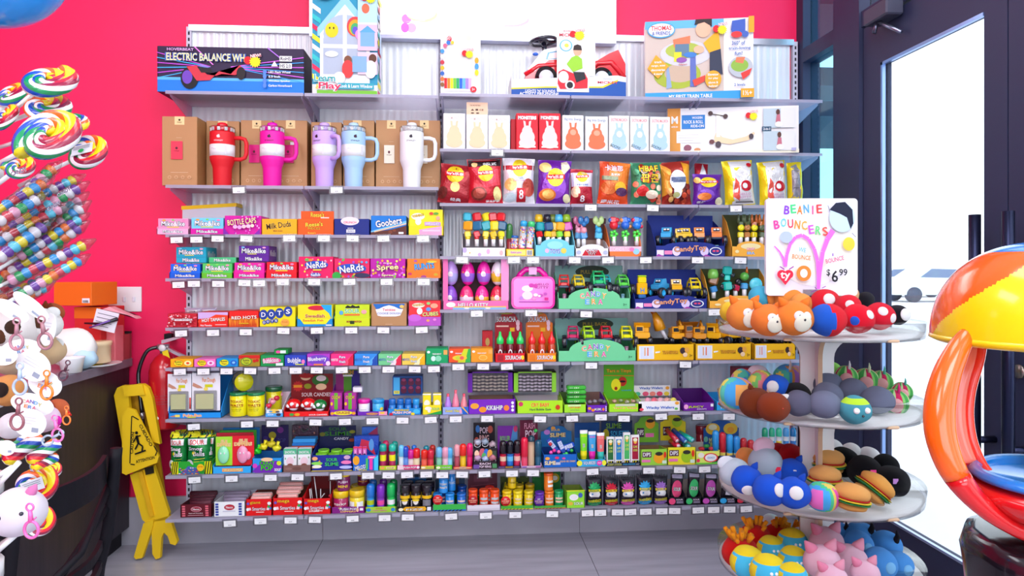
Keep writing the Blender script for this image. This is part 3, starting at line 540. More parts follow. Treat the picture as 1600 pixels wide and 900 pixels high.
def cup(px, r, body, lid, lab, ha=1, ink='3a2030', band='f0eef4', rot=0):
    y = -.232; s = SC(P(px, 420, y)); c = P(px, 420, y); z0 = zL[1]+.001; R0 = 18.5*s; H = (z0*0+P(px, 207, y).z)-z0; Zt = P(px, 192, y).z-z0
    e = empty('insulated_cup', (c.x, y, z0), lab, 'cup'); mx = Matrix.Translation((c.x, y, z0)); Mb = M(body, 'm' if body != 'f0f0f4' else 'm')
    b = MB(); pr = [(R0*.70, 0), (R0*.72, .003), (R0*.76, H*.34), (R0*.80, H*.37), (R0*.97, H*.47), (R0, H*.5), (R0, H*.97), (R0*.98, H)]
    b.lathe([(q[0], q[1], Mb) for q in pr]+[(R0*.93, H, Mb), (0, H, Mb)], Mb, 32, mx)
    wrap = lambda k: (lambda u, v, L: mx @ V(((R0*k+.0004*L)*sin((u-.5)*2.2+rot), -(R0*k+.0004*L)*cos((u-.5)*2.2+rot), H*v)))
    b.art('t|STANLEY|.5|.82|.34|.025|%s;c|.5|.885|.06|.016|%s;s|.5|.9|.07|3|%s' % (ink, ink, ink), wrap(1.004), 2.2*R0/H); b.done('cup_body', e)
    if band:
        b = MB(); b.lathe([(R0*1.005, H*.55, M(band)), (R0*1.005, H*.76, M(band)), (R0*1.0, H*.76, M(band))], M(band), 32, mx); b.art('t|40 oz|.35|.67|.12|.02|c8c0cc;r|.72|.58|.8|.73|d8d4e0;r|.2|.68|.3|.69|c8c4d0', wrap(1.012), 2.2*R0/H); b.done('paper_sleeve', e)
    b = MB(); b.lathe([(R0*.99, H), (R0*1.03, H+.004), (R0*1.03, H+.022), (R0*.97, H+.024)], M('e8e8f0', 'c'), 32, mx); b.lathe([(R0*.8, H), (R0*.86, H+.006), (R0*.84, H+.020), (0, H+.022)], M(lid, 'g'), 24, mx)
    for k in range(10):
        t = k*pi/5; b.box(-.006, .006, -.003, .003, H+.002, H+.018, M('f4f4f8', 'g'), Matrix.Translation((c.x+R0*.9*sin(t), y-R0*.9*cos(t), z0)) @ Matrix.Rotation(t, 4, 'Z'))
    b.done('clear_lid', e)
    b = MB(); b.lathe([(R0*.42, H+.02), (R0*.46, H+.026), (R0*.4, Zt-.004), (R0*.25, Zt), (0, Zt)], M(lid, 'g'), 20, mx); b.box(-R0*.8, R0*.35, -.012, .012, H+.02, H+.029, M(lid, 'g'), mx); b.done('drinking_lid', e)
    hx, zt, zb = R0*1.98, H*.90, H*.5; pts = [(R0*.85, zt), (R0*1.5, zt), (R0*1.85, zt-.006), (hx, zt-.024), (hx, zb+.03), (R0*1.85, zb+.01), (R0*1.5, zb+.002), (R0*.8, zb+.002)]
    ca, sa = cos(rot*0+ha), sin(ha); b = MB(); b.tube([(c.x+q[0]*ca, y+q[0]*sa, z0+q[1]) for q in pts], .0095, Mb, 10); b.done('handle', e)
    reg(1, c.x-R0, c.x+R0, lab)
cup(347.5, 0, 'd40a1c', 'e81828', 'bright red insulated cup with a handle and white paper sleeve', 0, 'f0d0d0')
cup(425.5, 0, 'e8089c', 'f010b0', 'magenta insulated cup with a handle and white paper sleeve', 0)
cup(507, 0, 'c4a4ec', 'c8a8f0', 'lilac insulated cup with its handle turned forwards', -.75, rot=-.5)
cup(552.5, 0, 'a4c8f4', 'b0d0f8', 'pale blue insulated cup with a handle and white paper sleeve', 0, rot=.3)
cup(643.5, 0, 'f0f0f4', 'f4f4f8', 'white insulated cup with a handle, nearest the rack centre', 0, '302830', None)
# ---------- second shelf, right: collectable figure cartons ----------
def fig(px0, px1, yt, bg_, blob, ttl, tcol, lab, extra='', y=-.275, depth=.07):
    a = 'r|.03|.02|.97|.98|%s;t|%s|.5|.88|.8|.09|%s|w;c|.5|.36|.34|.2|%s;c|.5|.5|.24|.17|%s;p|.36,.6,.32,.8,.42,.78,.45,.62|%s;p|.64,.6,.68,.8,.58,.78,.55,.62|%s;c|.5|.2|.38|.14|%s' % ((bg_, ttl, tcol)+(blob,)*5)
    return box3(px0, px1, yt, 1, bg_ if bg_ != 'f6dcdc' else 'c81828', a+extra, lab, 'toy box', 'toy_box', depth, y=y)
for k, (q0, q1, yt) in enumerate([(692.5, 727, 177), (728.5, 762.5, 179), (763, 797, 180)]):
    fig(q0, q1, yt, 'f8eeea', 'f4c8a0', 'THE MONSTERS', 'f0c8c0', 'peach and white figure carton, '+['leftmost of three', 'under the small brown card', 'rightmost of three'][k])
p = P(745, 178, -.25); b = MB(); b.box(P(729, 178, -.25).x, P(762, 178, -.25).x, -.26, -.20, P(745, 178.5, -.275).z+.001, P(745, 160, -.26).z, M('ecc0a0'))
b.art('t|THE MONSTERS|.4|.75|.5|.1|8a6050;t|▲ ■ CE|.5|.4|.6|.16|5a4038;t|● ●|.4|.12|.4|.1|3a2828', front(P(729, 178, -.25).x, P(762, 178, -.25).x, -.2604, P(745, 178, -.275).z, P(745, 160, -.26).z), 1.9); tag(b.done('toy_box'), 'small tan carton lying on top of the peach figure cartons', 'toy box')
box3(798, 806, 186, 1, 'b81424', '', 'dark red carton end beside the two red figure cartons', 'toy box', 'toy_box', .07, y=-.24)
for k, (q0, q1) in enumerate([(806.5, 841), (842, 876)]):
    b_ = fig(q0, q1, 177, 'd81a2c', 'f0ccc8', 'MONSTERS', 'f8f0f0', 'red figure carton with a pale hooded figure, '+['left of the pair', 'right of the pair'][k], ';r|.12|.08|.88|.12|f4e8e8')
for k, (q0, q1) in enumerate([(878.5, 912), (914.5, 950)]):
    fig(q0, q1, 180 if k == 0 else 182, 'f2eef2', 'f07048', 'Big Into Energy', '8090a8', 'white figure carton with an orange blob print, '+['left', 'right'][k]+' of the pair', ';c|.5|.52|.14|.08|f8a080')
for k, (q0, q1) in enumerate([(951.5, 983.5), (984.5, 1014), (1015.5, 1047)]):
    fig(q0, q1, 180.5+k, 'f4eee6', 'a8c8e8', 'EXCITING MACARON', 'e88080', 'cream figure carton with a pale blue hooded print, '+['left', 'middle', 'right'][k]+' of three', ';t|SOON!|.3|.14|.5|.08|3a5a40||-20;c|.5|.48|.14|.09|e0eaf4')
a = 'r|0|0|.1|1|d89038;t|M|.055|.75|.05|.16|f8f4ec;t|MASTER KIDS|.055|.6|.05|.03|f8f4ec;r|.11|.55|.29|.85|2878c0;t|WOODEN|.23|.79|.08|.05|w;t|ROCK & ROLL|.2|.7|.15|.07|w;t|RIDE-ON|.23|.61|.1|.06|w;r|.07|.25|.26|.5|fbf8f6;l|.08|.42|.24|.42|.003|c0b8b8;l|.08|.36|.24|.36|.003|c0b8b8;l|.08|.3|.2|.3|.003|c0b8b8;c|.155|.14|.03|.07|8a5060;c|.23|.1|.025|.04|d09060;r|.1|0|1|.08|f4e6d0;p|.36,.36,.38,.5,.42,.36,.5,.3,.6,.36,.66,.46,.67,.42,.62,.28,.48,.2,.36,.26|e8cfa8;r|.375|.36|.405|.86|f0e8dc;l|.33|.86|.45|.8|.008|4a3830;c|.33|.87|.018|.05|4a3434;c|.445|.8|.018|.05|4a3434;c|.39|.2|.022|.07|4a4048;c|.64|.36|.018|.06|4a4048;c|.34|.26|.02|.05|6a4040;r|.73|.53|.965|.94|b8ccd4;r|.73|.05|.965|.46|b8ccd4;r|.86|.53|.965|.94|e0e4ec;r|.86|.05|.965|.46|e0e4ec;r|.72|.46|.79|.56|3a5870;t|2-in-1|.755|.51|.05|.05|w;c|.84|.86|.015|.06|5a3830;p|.82,.6,.83,.8,.855,.82,.86,.6|c07080;c|.85|.38|.015|.06|5a3830;p|.83,.14,.84,.32,.865,.32,.87,.14|c07080;c|.845|.6|.03|.06|f0e8e0;c|.855|.12|.03|.06|f0e8e0;r|.94|.04|.975|.1|b0b0d8;'+NEW(.655, .8, .035, 3)
pA, pB = P(1043, 237, -.20), P(1248, 237, -.315); U = V((pB.x-pA.x, pB.y-pA.y, 0)); nn = V((U.y, -U.x, 0)).normalized(); z0 = zR[1]+.001; zt = P(1150, 168, -.25).z
b = MB(); W_ = V((0, 0, zt-z0)); O = V((pA.x, pA.y, z0)); b.prism([(0, 0), (1, 0), (1, 1), (0, 1)], O, U, W_, -nn*.09, M('f2eef0')); b.art(a, plane(O+nn*.0004, U, W_, nn), U.length/W_.z); tag(b.done('toy_box'), 'long white carton picturing a wooden ride-on scooter', 'toy box'); reg(1, pA.x, pB.x, 'long white ride-on carton')
# ---------- third shelf, right: bags of crisps ----------
def lays(bgc, x=.5, y=.72, r=.28, a=1.0): return 'c|%f|%f|%f|%f|ffc818;p|%f,%f,%f,%f,%f,%f,%f,%f|d01424;t|lay\'s乐事|%f|%f|%f|%f|w|d01424' % (x, y, r, r*a, x-r*1.15, y-r*a*.28, x+r*1.15, y-r*a*.1, x+r*1.1, y+r*a*.38, x-r*1.1, y+r*a*.25, x, y+.01, r*1.9, r*a*.42)
pot = 'c|.22|.2|.16|.09|8a4a30;c|.22|.21|.12|.06|b87048'
pouch(684, 738, 258, 2, '9c1420', lays(0, .42, .74, .26, .8)+';c|.45|.42|.14|.13|f0c070;c|.1|.25|.14|.16|6a2820;t|经典|.5|.1|.3|.08|f0e8e8', 'small dark red crisp bag at the left end of its shelf', -.24, .028, 6, seed=2)
pouch(733, 785, 248, 2, 'c01828', 'r|.02|.82|.98|.99|2a1014;c|.2|.86|.09|.06|e0b878;t|0反式|.65|.87|.4|.07|f0f0f0;p|.1,.76,.3,.8,.9,.76,.95,.4,.5,.34|e04050;'+lays(0, .52, .66, .24, .75)+';c|.3|.22|.24|.15|7a2c20;c|.3|.22|.18|.11|a84838;c|.85|.2|.12|.16|f4d890;t|得克萨斯|.7|.05|.4|.05|f0e0e0', 'tall red crisp bag with a black top edge', -.255, .028, -2, seed=3)
pouch(786, 835, 248, 2, 'e8e4ec', 'r|0|.74|1|.84|b01828;'+lays(0, .52, .78, .24, .8)+';c|.22|.42|.2|.14|ecc070;c|.8|.35|.2|.2|b04030;c|.2|.14|.2|.1|c8dce0;r|.42|.04|.7|.34|c01424;t|8|.56|.2|.14|.2|f4f0f4;t|中国|.5|.56|.3|.06|8090a8;t|CHINA TASTE|.5|.5|.4|.03|d080b0', 'white crisp bag with a red number panel at its foot', -.25, .03, 0, seed=4)
pouch(838, 889, 251, 2, '6c1c9c', 'c|.5|.4|.38|.28|9a50c8;c|.2|.82|.18|.12|f0d080;p|.7,.6,.98,.85,.85,.98,.68,.95|e8dcc0;'+lays(0, .52, .6, .26, .8)+';c|.3|.2|.26|.14|d87028;c|.32|.21|.18|.1|f0a850;c|.9|.14|.12|.1|f4e0b0', 'large purple crisp bag with an orange grilled snack picture', -.25, .03, 3, seed=5)
pouch(891, 926, 265, 2, 'b01830', 'r|.02|.5|.98|.9|dcd8ec;'+lays(0, .5, .78, .26, .6)+';c|.2|.35|.2|.16|f0c8a0;r|.3|.03|.7|.3|a01020;t|8|.5|.16|.2|.18|f4e8f0;t|中国|.5|.55|.5|.05|5070a8', 'small crisp bag with a white upper half and dark red foot', -.245, .024, 0, seed=6)
pouch(933, 980, 254, 2, 'd84818', 'p|.3,1,1,1,1,.5,.6,.4,.3,.6|f07820;t|卡迪那|.45|.85|.6|.14|w|d01818;t|玉米片|.5|.7|.3|.06|w;r|.05|.56|.6|.66|808868;c|.3|.38|.26|.16|c86020;c|.7|.4|.2|.14|f8b020;c|.75|.3|.2|.1|4a2050;t|爆米花|.4|.06|.6|.08|f0e8f8', 'orange snack bag with white writing above a pile of snacks', -.255, .026, 4, seed=7)
pouch(985, 1033, 254, 2, '3a8a60', dots(['e04830', 'f08060', '50a878', 'f4d8b8', 'b02c20'], 26, 5, .09, a=.8)+';t|HBAF|.5|.83|.6|.15|ffd020|7a1c10;t|팝콘|.55|.6|.6|.2|ffc010|5a1c18;c|.3|.3|.2|.12|c82020;c|.6|.22|.2|.1|f0d0b8', 'green and red popcorn bag with yellow lettering', -.25, .03, 0, seed=8)
pouch(1034, 1080, 253, 2, 'a02818', 'p|.0,.98,.3,.8,.3,.3,0,.2|e89830;p|.7,.98,1,.9,1,.4,.8,.5|f0a020;'+dots(['802010', 'c84828', 'e8b060', '5a1410'], 24, 6, .08, 0, 1, 0, .5, .8)+';c|.48|.55|.28|.24|e4e4f0;r|.25|.5|.75|.62|5a6a8a;c|.45|.3|.14|.16|f0f0f8;c|.4|.22|.12|.06|b8b878', 'dark orange snack bag with a painted white glare patch', -.25, .03, -3, seed=9)  # white reflection on the bag is drawn into its print colours
pouch(1085, 1106, 256, 2, 'c02030', 'p|.1,.6,.6,1,.9,.6|f0e8f0', 'red and white bag tip behind the small purple bag', -.15, .02, 0, seed=10)
pouch(1082, 1127, 272, 2, '5c1c94', lays(0, .5, .72, .3, .55)+';c|.4|.3|.3|.2|7a40b0;c|.35|.26|.24|.12|e07830;c|.1|.78|.1|.1|f0c870;c|.88|.12|.14|.12|f0e0b8;t|香烤|.25|.08|.3|.07|f0e8f8', 'small purple crisp bag beside the yellow edged bags', -.262, .026, 0, seed=11)
def hk(px0, px1, yt, lab, lean, sd, grey=0):
    a = 'p|.22,.02,.98,.02,.94,.98,.2,.98|f4f0f6;p|.3,.62,.2,.2,.45,.1,.42,.5|e05848;c|.62|.72|.24|.12|fbfbff;c|.62|.72|.2|.1|f4f0f6;c|.85|.88|.1|.05|d01828;c|.66|.42|.2|.12|c81828;c|.6|.42|.09|.06|f4f0f4;t|HELLO|.6|.24|.4|.05|d8a0c0;t|KITTY|.62|.17|.4|.05|d8a0c0;l|.3|.08|.9|.06|.03|302830' if not grey else 'p|.1,.02,.7,.02,.66,.95,.15,.9|88868e;l|.15|.8|.6|.78|.02|3a3840;l|.2|.6|.6|.62|.02|3a3840;l|.2|.4|.6|.4|.02|3a3840'
    pouch(px0, px1, yt, 2, 'f0d010', a, lab, -.25, .035, lean, seed=sd)
hk(1133, 1180, 251, 'yellow edged white marshmallow bag, left of the two', -5, 12); hk(1187, 1230, 252, 'yellow edged white marshmallow bag, right of the two', -4, 13); hk(1231, 1254, 254, 'narrow yellow and grey bag turned sideways at the right end', -2, 14, 1)
# ---------- left bays: rows of theatre boxes ----------
MI = 'Mike ı Ike'
def mi(px0, px1, yt, r, tc, bc, nm, sub='', **k):
    case2(px0, px1, yt, r, tc, bc, 't|Mike&Ike|.5|.5|.62|.5|w|%s' % k.get('ol', '203060'), 't|Mike&Ike|.5|.66|.78|.32|w|203060;c|.2|.88|.06|.06|f0a040;c|.5|.9|.05|.05|80d060;c|.85|.86|.06|.06|f080b0;r|.3|.41|.7|.46|ffe040', 'open %s case lip holding %s' % (nm, nm+' candy box'), nm+' theatre box with white bubble lettering', side=None)
mi(245, 295, 341, 2, 'f0a8c8', 'f090b8', 'pale pink')
mi(297, 350, 340, 2, 'd0109a', '70c8f0', 'sky blue and magenta')
a = dots(['f060d0', 'e020b0', 'f8a0e0', 'a010a0'], 40, 3, .02, a=2)+';t|BOTTLE CAPS|.5|.68|.78|.3|f8d890|8a1080|6;c|.32|.4|.06|.1|e8b0d8;c|.44|.38|.06|.1|d8a0e8;c|.56|.42|.06|.1|f0c0c8;c|.68|.44|.06|.1|e8c0d8;c|.79|.46|.05|.09|f0d0c0;p|0,0,.16,0,.04,.3,0,.34|7a20a0;p|.84,0,1,0,1,.3|7a20a0'
box3(351, 408, 337, 2, 'd0129c', a, 'magenta speckled candy case with yellow slanted lettering')
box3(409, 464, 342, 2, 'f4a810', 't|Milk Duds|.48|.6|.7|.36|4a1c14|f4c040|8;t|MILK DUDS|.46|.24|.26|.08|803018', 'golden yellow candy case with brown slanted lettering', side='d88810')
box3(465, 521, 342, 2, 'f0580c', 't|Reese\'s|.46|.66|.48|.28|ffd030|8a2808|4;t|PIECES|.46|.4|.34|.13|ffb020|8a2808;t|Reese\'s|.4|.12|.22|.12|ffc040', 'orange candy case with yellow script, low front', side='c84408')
box3(470, 522, 330, 2, 'ec5410', 't|Reese\'s|.5|.85|.4|.2|ffd030|8a2808;r|.6|.7|.85|.75|f0d0c0', 'raised orange lid flap behind the orange candy case', depth=.004, y=-.262)
box3(522, 577, 342, 2, '142478', 'c|.45|.86|.26|.26|f0d8e0;t|CRUNCH|.45|.78|.36|.14|e0305a|w;t|BUNCHA|.47|.42|.16|.08|w;r|.35|.14|.6|.34|f0f0f8;t|CRUNCH|.475|.24|.2|.12|142478', 'navy candy case with a white and red badge')
box3(579.5, 635, 337, 2, '1474c8', 'p|0,.2,1,.75,1,.6,0,.08|70b8f0;p|.0,0,1,0,1,.5,.6,.3,.3,.22,0,.14|5a2a20;p|.1,.2,1,.62,1,.56,.1,.14|f0c090;t|Goobers|.5|.66|.74|.36|w|103070|10;c|.55|.16|.06|.08|7a3a24;c|.66|.24|.05|.07|7a3a24;r|.78|.06|.92|.16|f0f0f4', 'bright blue candy case with white tilted lettering over chocolate drops')
case2(638, 693, 327, 2, 'f8d410', 'f8d820', 'p|.32,0,.95,0,.95,1,.3,.6|f0a0c0;l|.4|.5|.9|.5|.04|f8c8d8', 'c|.26|.72|.2|.14|f8f0d0;t|WARHEADS|.26|.76|.34|.1|f0c020|6a5010|10;c|.27|.52|.09|.14|f4e8e0;t|WEDGIES|.68|.44|.44|.14|w|c05080;r|.46|.36|.94|.5|c890d0;t|WEDGIES|.69|.43|.42|.1|w|8050a0;c|.66|.84|.06|.06|e04030;c|.8|.84|.08|.05|60a030;c|.86|.66|.06|.08|f0a080', 'yellow and pink open case at the right end of the first candy row', 'yellow box of sour candy with a white puff logo, behind its yellow lip')
# open lid case lying on top at the back
p0, p1 = P(285, 345, -.14), P(368, 345, -.14); b = MB(); z0 = zL[2]+.001; za, zb = P(285, 323, -.12).z, P(368, 318, -.12).z
b.prism([(0, 0), (1, 0), (1, (zb-z0)), (0, (za-z0))], (p0.x, -.14, z0), (p1.x-p0.x, 0, 0), (0, 0, 1), (0, .09, 0), M('c8c8d0'), M('c8c8d0'))
b.prism([(0, -.016), (1, -.016), (1, .001), (0, .001)], (p0.x-.004, -.142, za), (p1.x-p0.x+.008, 0, zb-za), (0, 0, 1), (0, .094, 0), M('e8c010'))
tag(b.done('candy_box'), 'tall grey-backed carton with a yellow top, behind the left candy boxes', 'candy box')
# row 3 (fourth shelf)
for q in [(275, 322, 386, '18a8c0', '1c9cb8', 'teal', 0), (373, 420, 384, '6a1c98', '5c1c90', 'deep purple', 0)]:
    px0, px1, yt, tc, bc, nm, _ = q
    a = 't|Mike&Ike|.5|.68|.8|.3|w|203060;t|Mike&Ike|.5|.18|.55|.22|w|203060;r|0|.36|1|.37|203858;r|.3|.46|.6|.5|ffe040;c|.15|.9|.06|.05|80c8f0;c|.85|.88|.06|.05|f0a0c0'
    box3(px0, px1, yt, 3, bc, a, nm+' candy case stacked on the lower row of the fourth shelf', y=-.272, z0=P(300, 411 if nm == 'teal' else 409, -.272).z+.0005, side=tc, sart=('R', 't|Mike&Ike|.5|.55|.7|.4|e0e0f0'))
box3(326, 369, 402, 3, '48b878', 't|Mike&Ike|.5|.5|.6|.5|w|1a6a40', 'low green candy case wedged between the two stacked cases', y=-.262, depth=.11, z0=P(345, 411, -.272).z+.0005)
for px0, px1, yt, c1, c2, nm in [(264.5, 313.5, 412, '1058c8', '1464d8', 'royal blue'), (314.5, 363.5, 411, '60b828', '50c060', 'lime green'), (364.5, 414, 410, 'd8108c', 'e01898', 'magenta'), (415, 464.5, 409, 'd80c20', 'e01424', 'scarlet')]: mi(px0, px1, yt, 3, c1, c2, nm)
NE = lambda x, y, w_, h, rt: 'c|%f|%f|%f|%f|1850b8;t|NeRds|%f|%f|%f|%f|w|103080|%d' % (x, y, w_*.6, h*.62, x, y, w_, h, rt)
box3(466.5, 521, 401, 3, 'e0145c', dots(['f080a0', 'f8b0c0', 'ffe040'], 16, 4, .025, a=1.8)+';'+NE(.52, .62, .56, .3, 6)+';r|.42|.36|.66|.41|ffe040;'+NE(.5, .16, .26, .15, 4)+';c|.26|.85|.07|.07|60a850;c|.36|.84|.06|.06|f08030', 'hot pink candy case with one blue cloud logo')
box3(522, 577.5, 404, 3, 'e0205c', dots(['f0c030', '50b050', 'f07030', 'a050c8', '50a0e0'], 24, 8, .035, a=1.6)+';'+NE(.5, .5, .68, .38, 8)+';c|.8|.14|.22|.12|303050;c|.08|.12|.12|.2|30a040', 'pink candy case with rainbow dots and a large blue logo')
box3(578.5, 633.5, 404, 3, 'b4149c', dots(['f0a030', 'f060c0', '70c040', 'f0e060', 'd060e0'], 34, 9, .032, a=1.8)+';t|Spree|.5|.52|.62|.34|f4f08c|80307a|4;t|Original|.5|.76|.24|.08|w;t|Spree|.5|.14|.34|.14|f0f0a0|80307a', 'violet candy case with coloured dots and pale yellow script')
case2(635, 689, 404, 3, 'f0741c', 'f07c20', 'c|.1|.6|.06|.2|c03060;c|.85|.5|.06|.2|c0a020;c|.5|.2|.08|.2|a04080', 't|RUNTS|.52|.6|.6|.32|50a8e8|203878|6;c|.25|.88|.05|.06|a050a0;c|.75|.84|.15|.06|f0c030', 'orange open case lip at the right end of the fourth shelf', 'orange candy box with blue block lettering')
# row 4 (fifth shelf)
for k, (px0, px1, yt, lb) in enumerate([(289, 315, 481, 'small clear wrapped packet lying at the back, left of two'), (314, 338, 481, 'small clear wrapped packet lying at the back, right of two')]):
    pouch(px0, px1, yt, 4, 'c8c4dc', 'r|.15|.3|.8|.7|e8e8f4;t|SOUR|.5|.5|.4|.2|505070', lb, -.12, .01, 0, seed=k+30, yb=492)
box3(262, 308, 490, 4, 'c01428', dots(['e84860', 'f8d0d0', 'a00c20', 'f07080'], 60, 21, .03, a=1.6)+';t|Tamarindos|.56|.62|.7|.16|f4e8e8|6a0c20;r|.3|.36|.8|.48|a01020;r|.3|.5|.84|.54|f4e0e0', 'shiny red speckled candy packet at the left end, front', fin='k')
box3(309.5, 356, 488, 4, 'e0241c', 'p|0,.55,1,.75,1,1,0,1|c8a8d8;p|0,.45,.3,.55,.6,.85,1,.8,1,.5,0,.3|f04020;t|HOT TAMALES|.52|.5|.78|.24|f8f0e0|a01010|4;t|Hot Tamales|.28|.12|.38|.12|w;r|.58|.14|.95|.18|f0c8c0', 'red and lilac candy case with slanted white lettering')
a = 'r|0|0|1|.55|f08818;'+';'.join('p|%f,0,%f,0,%f,%f|c83818' % (.06*k, .06*k+.05, .06*k+.02, .35+.2*(k % 3)) for k in range(16))+';t|RED HOTS|.53|.6|.84|.2|f8e8d8|b01010|2;t|cinnamon|.52|.24|.34|.08|f8e020|c03010'
box3(357.5, 404, 486, 4, 'dc1c18', a, 'red candy case with orange flames')
a = ''.join('c|%f|%f|.12|.26|1c3c90;t|%s|%f|%f|.12|.24|f4f0e8;' % (x, y, c, x, y) for c, x, y in zip('DOTS', (.11, .33, .56, .8), (.62, .64, .7, .78)))+';'.join('c|%f|%f|.055|.11|1c3c90;t|%s|%f|%f|.06|.11|f4f0e8' % (x, .27+y, c, x, .27+y) for c, x, y in zip('DOTS', (.14, .24, .36, .47), (-.04, 0, .03, .05)))+';c|.72|.22|.12|.18|f8a040;t|fruit|.72|.25|.16|.06|c05020'
box3(405.5, 461.5, 480, 4, 'f8d810', a, 'yellow candy case with four blue letter discs')
case2(463.5, 520.5, 476, 4, '1888c8', 'f8d818', 'p|.08,1,.2,.3,.8,.3,.92,1|f8e020;t|Swedish Fish|.45|.78|.56|.28|d02030;r|.8|.1|.96|.24|f0f0f8', 'c|.55|.85|.26|.12|c81838;p|.66,1,.98,1,.98,.3,.9,.6,.75,.8|18a0d8;t|Swedish|.5|.47|.56|.16|b01838|f8e080', 'blue and yellow open case lip with red lettering', 'yellow candy box with a red fish shape')
case2(522, 578.5, 476, 4, 'c8d818', 'c0d818', 't|SOUR PATCH|.55|.6|.4|.24|c03018|405010;r|.44|.3|.56|.7|2a3a10', 'p|.3,.9,.36,.98,.45,.92,.5,1,.6,.92,.7,.96,.72,.84,.3,.84|1a1a18;t|SOUR|.5|.7|.44|.2|40b860|f4f8f0;r|.26|.48|.72|.56|f07030;c|.18|.62|.06|.1|50a0d8;c|.84|.66|.08|.1|f0a0a0', 'acid green open case lip at the middle of the fifth shelf', 'acid green candy box with green and white lettering')
a = 'p|0,.98,.05,.98,.3,.42,.7,.42,.95,.98,.96,.98,.9,.98|2068b8;p|.05,.98,.95,.98,.84,.7,.16,.7|2068b8;p|.12,.74,.22,.76,.35,.86,.5,.92,.65,.86,.78,.76,.9,.74,.82,.46,.7,.42,.3,.42,.18,.46|f4f4fa;t|Twinkies|.5|.72|.36|.12|d04050;t|COOKIE DOUGH|.5|.56|.66|.09|7080b0;c|.86|.86|.06|.07|f0c060;l|.4|.08|.6|.08|.01|e0c0a0'
box3(580, 635.5, 474, 4, 'b08458', a, 'brown card case with a blue and white cloud label')
case2(637.5, 689.5, 470, 4, 'b050b8', 'e83038', 'c|.2|.9|.2|.4|c060c8;c|.6|.6|.05|.14|f0a060;c|.8|.7|.05|.14|e080d0', 'c|.3|.82|.2|.1|f8e8d0;t|WARHEADS|.3|.84|.36|.1|f0c060|804030|6;c|.34|.58|.09|.14|f4f0f0;t|CUBES|.68|.46|.5|.16|f8f060|403080|4;c|.8|.8|.12|.1|f0a080;c|.62|.66|.08|.08|6090d8;c|.62|.9|.06|.06|90c870', 'purple open case lip at the right end of the fifth shelf', 'red box of sour cubes with a white puff logo')
# ---------- row 5: gum cartons ----------
def gum(px0, px1, yt, col, txt, tc, ext, lab, rt=3, w_=.7, **k):
    box3(px0, px1, yt, 5, col, ext+(';t|%s|.45|.55|%f|.42|%s|%s|%d' % (txt, w_, tc, k.pop('ol', ''), rt) if txt else ''), lab, 'gum carton', 'gum_carton', .12, **k)
bt = 'c|.36|.5|.22|.42|d8301c;c|.36|.5|.2|.36|f8d820;t|Bubble|.36|.66|.3|.2|202020;t|Tape|.36|.36|.24|.2|202020;'
gum(266, 301.5, 561, 'f4a80c', '', '', bt+'c|.78|.5|.16|.3|f8e8a0;c|.78|.5|.07|.14|e04020', 'yellow gum carton with a round tape logo')
gum(303, 337, 561, 'f070b8', '', '', bt+'c|.78|.5|.16|.3|f8d0e8;c|.78|.5|.07|.14|c83080', 'pink gum carton with a round tape logo')
gum(338, 372, 560, '1c8cd0', '', '', bt.replace('d8301c', '28a848')+'c|.8|.5|.15|.3|2060c0;c|.8|.5|.07|.14|80c0f0', 'blue gum carton with a round tape logo')
gum(373, 406, 555, 'a08820', '', '', 'r|0|.7|1|1|c82018;c|.36|.46|.26|.36|1c8030;c|.36|.46|.23|.3|b8c820;t|Bubble|.36|.56|.3|.18|202020;t|Tape|.36|.32|.24|.18|202020;c|.75|.5|.08|.14|c02018;c|.88|.55|.08|.14|c02018', 'red and olive gum carton with a green tape logo')
gum(407, 443.5, 555, '149048', 'Bubblicious', 'w', 'c|.48|.52|.4|.26|e0408c;r|.66|.06|.96|.3|d8f0e0', 'green gum carton with a pink oval', w_=.66, rt=6, ol='c02070')
box3(428, 450, 546, 5, '108838', 'c|.3|.5|.16|.3|e84898;r|.45|.2|.85|.8|d8f0e0', 'small green carton lying on top of the green gum carton', 'gum carton', 'gum_carton', .08, y=-.27, z0=P(425, 554.5, YF).z+.0005)
gum(444.5, 478.5, 555, '2840b0', 'Bubble', 'f0f0f8', 'c|.86|.4|.08|.2|e878b8;t|Yum|.5|.32|.26|.26|f0f0f8;r|.5|.1|.9|.2|c8d040', 'dark blue gum carton with white lettering', w_=.6)
gum(479.5, 515.5, 553, 'a838b8', 'Blueberry', 'f4f0fa', 'c|.5|.5|.48|.42|7040b8;c|.92|.2|.1|.2|f0c8e0;r|.3|.05|.7|.18|f08040', 'purple gum carton with white arched lettering', w_=.8)
for px0, px1, yt, c, c2, c3, nm in [(516.5, 552, 553, 'e82c7c', 'f04870', 'd01840', 'raspberry pink'), (553.5, 590, 553, '3088d8', '58a8e8', '1c4ca8', 'mid blue'), (591, 627, 553, '70c888', 'f0d8dc', 'd82848', 'mint green'), (628, 664, 553, 'f8c850', 'f4e8b0', 'f0b010', 'pale yellow')]:
    gum(px0, px1, yt, c, '', '', 'p|.5,0,.7,.5,1,1,1,0|%s;p|.75,0,.85,.7,1,1,1,0|%s;t|MENTOS|.18|.5|.3|.22|%s;t|Pure|.52|.74|.26|.2|w|6070b0;t|Fresh|.52|.34|.26|.2|w|6070b0;c|.86|.4|.08|.2|%s' % (c2, c3, '4060b0' if c != 'e82c7c' else 'f0e0f0', c3), nm+' gum carton with a slanted panel')
def fresh(px0, px1, yt, c, ext, nm, r=5):
    box3(px0, px1, yt, r, c, 'c|.12|.78|.07|.08|e8f0f0;r|.8|.62|.97|.9|f0a050;t|FRESHMINT|.5|.66|.4|.09|f4f4f4;'+ext, nm+' mint carton with a fruit slice print', 'mint carton', 'mint_carton', .1, side=c)
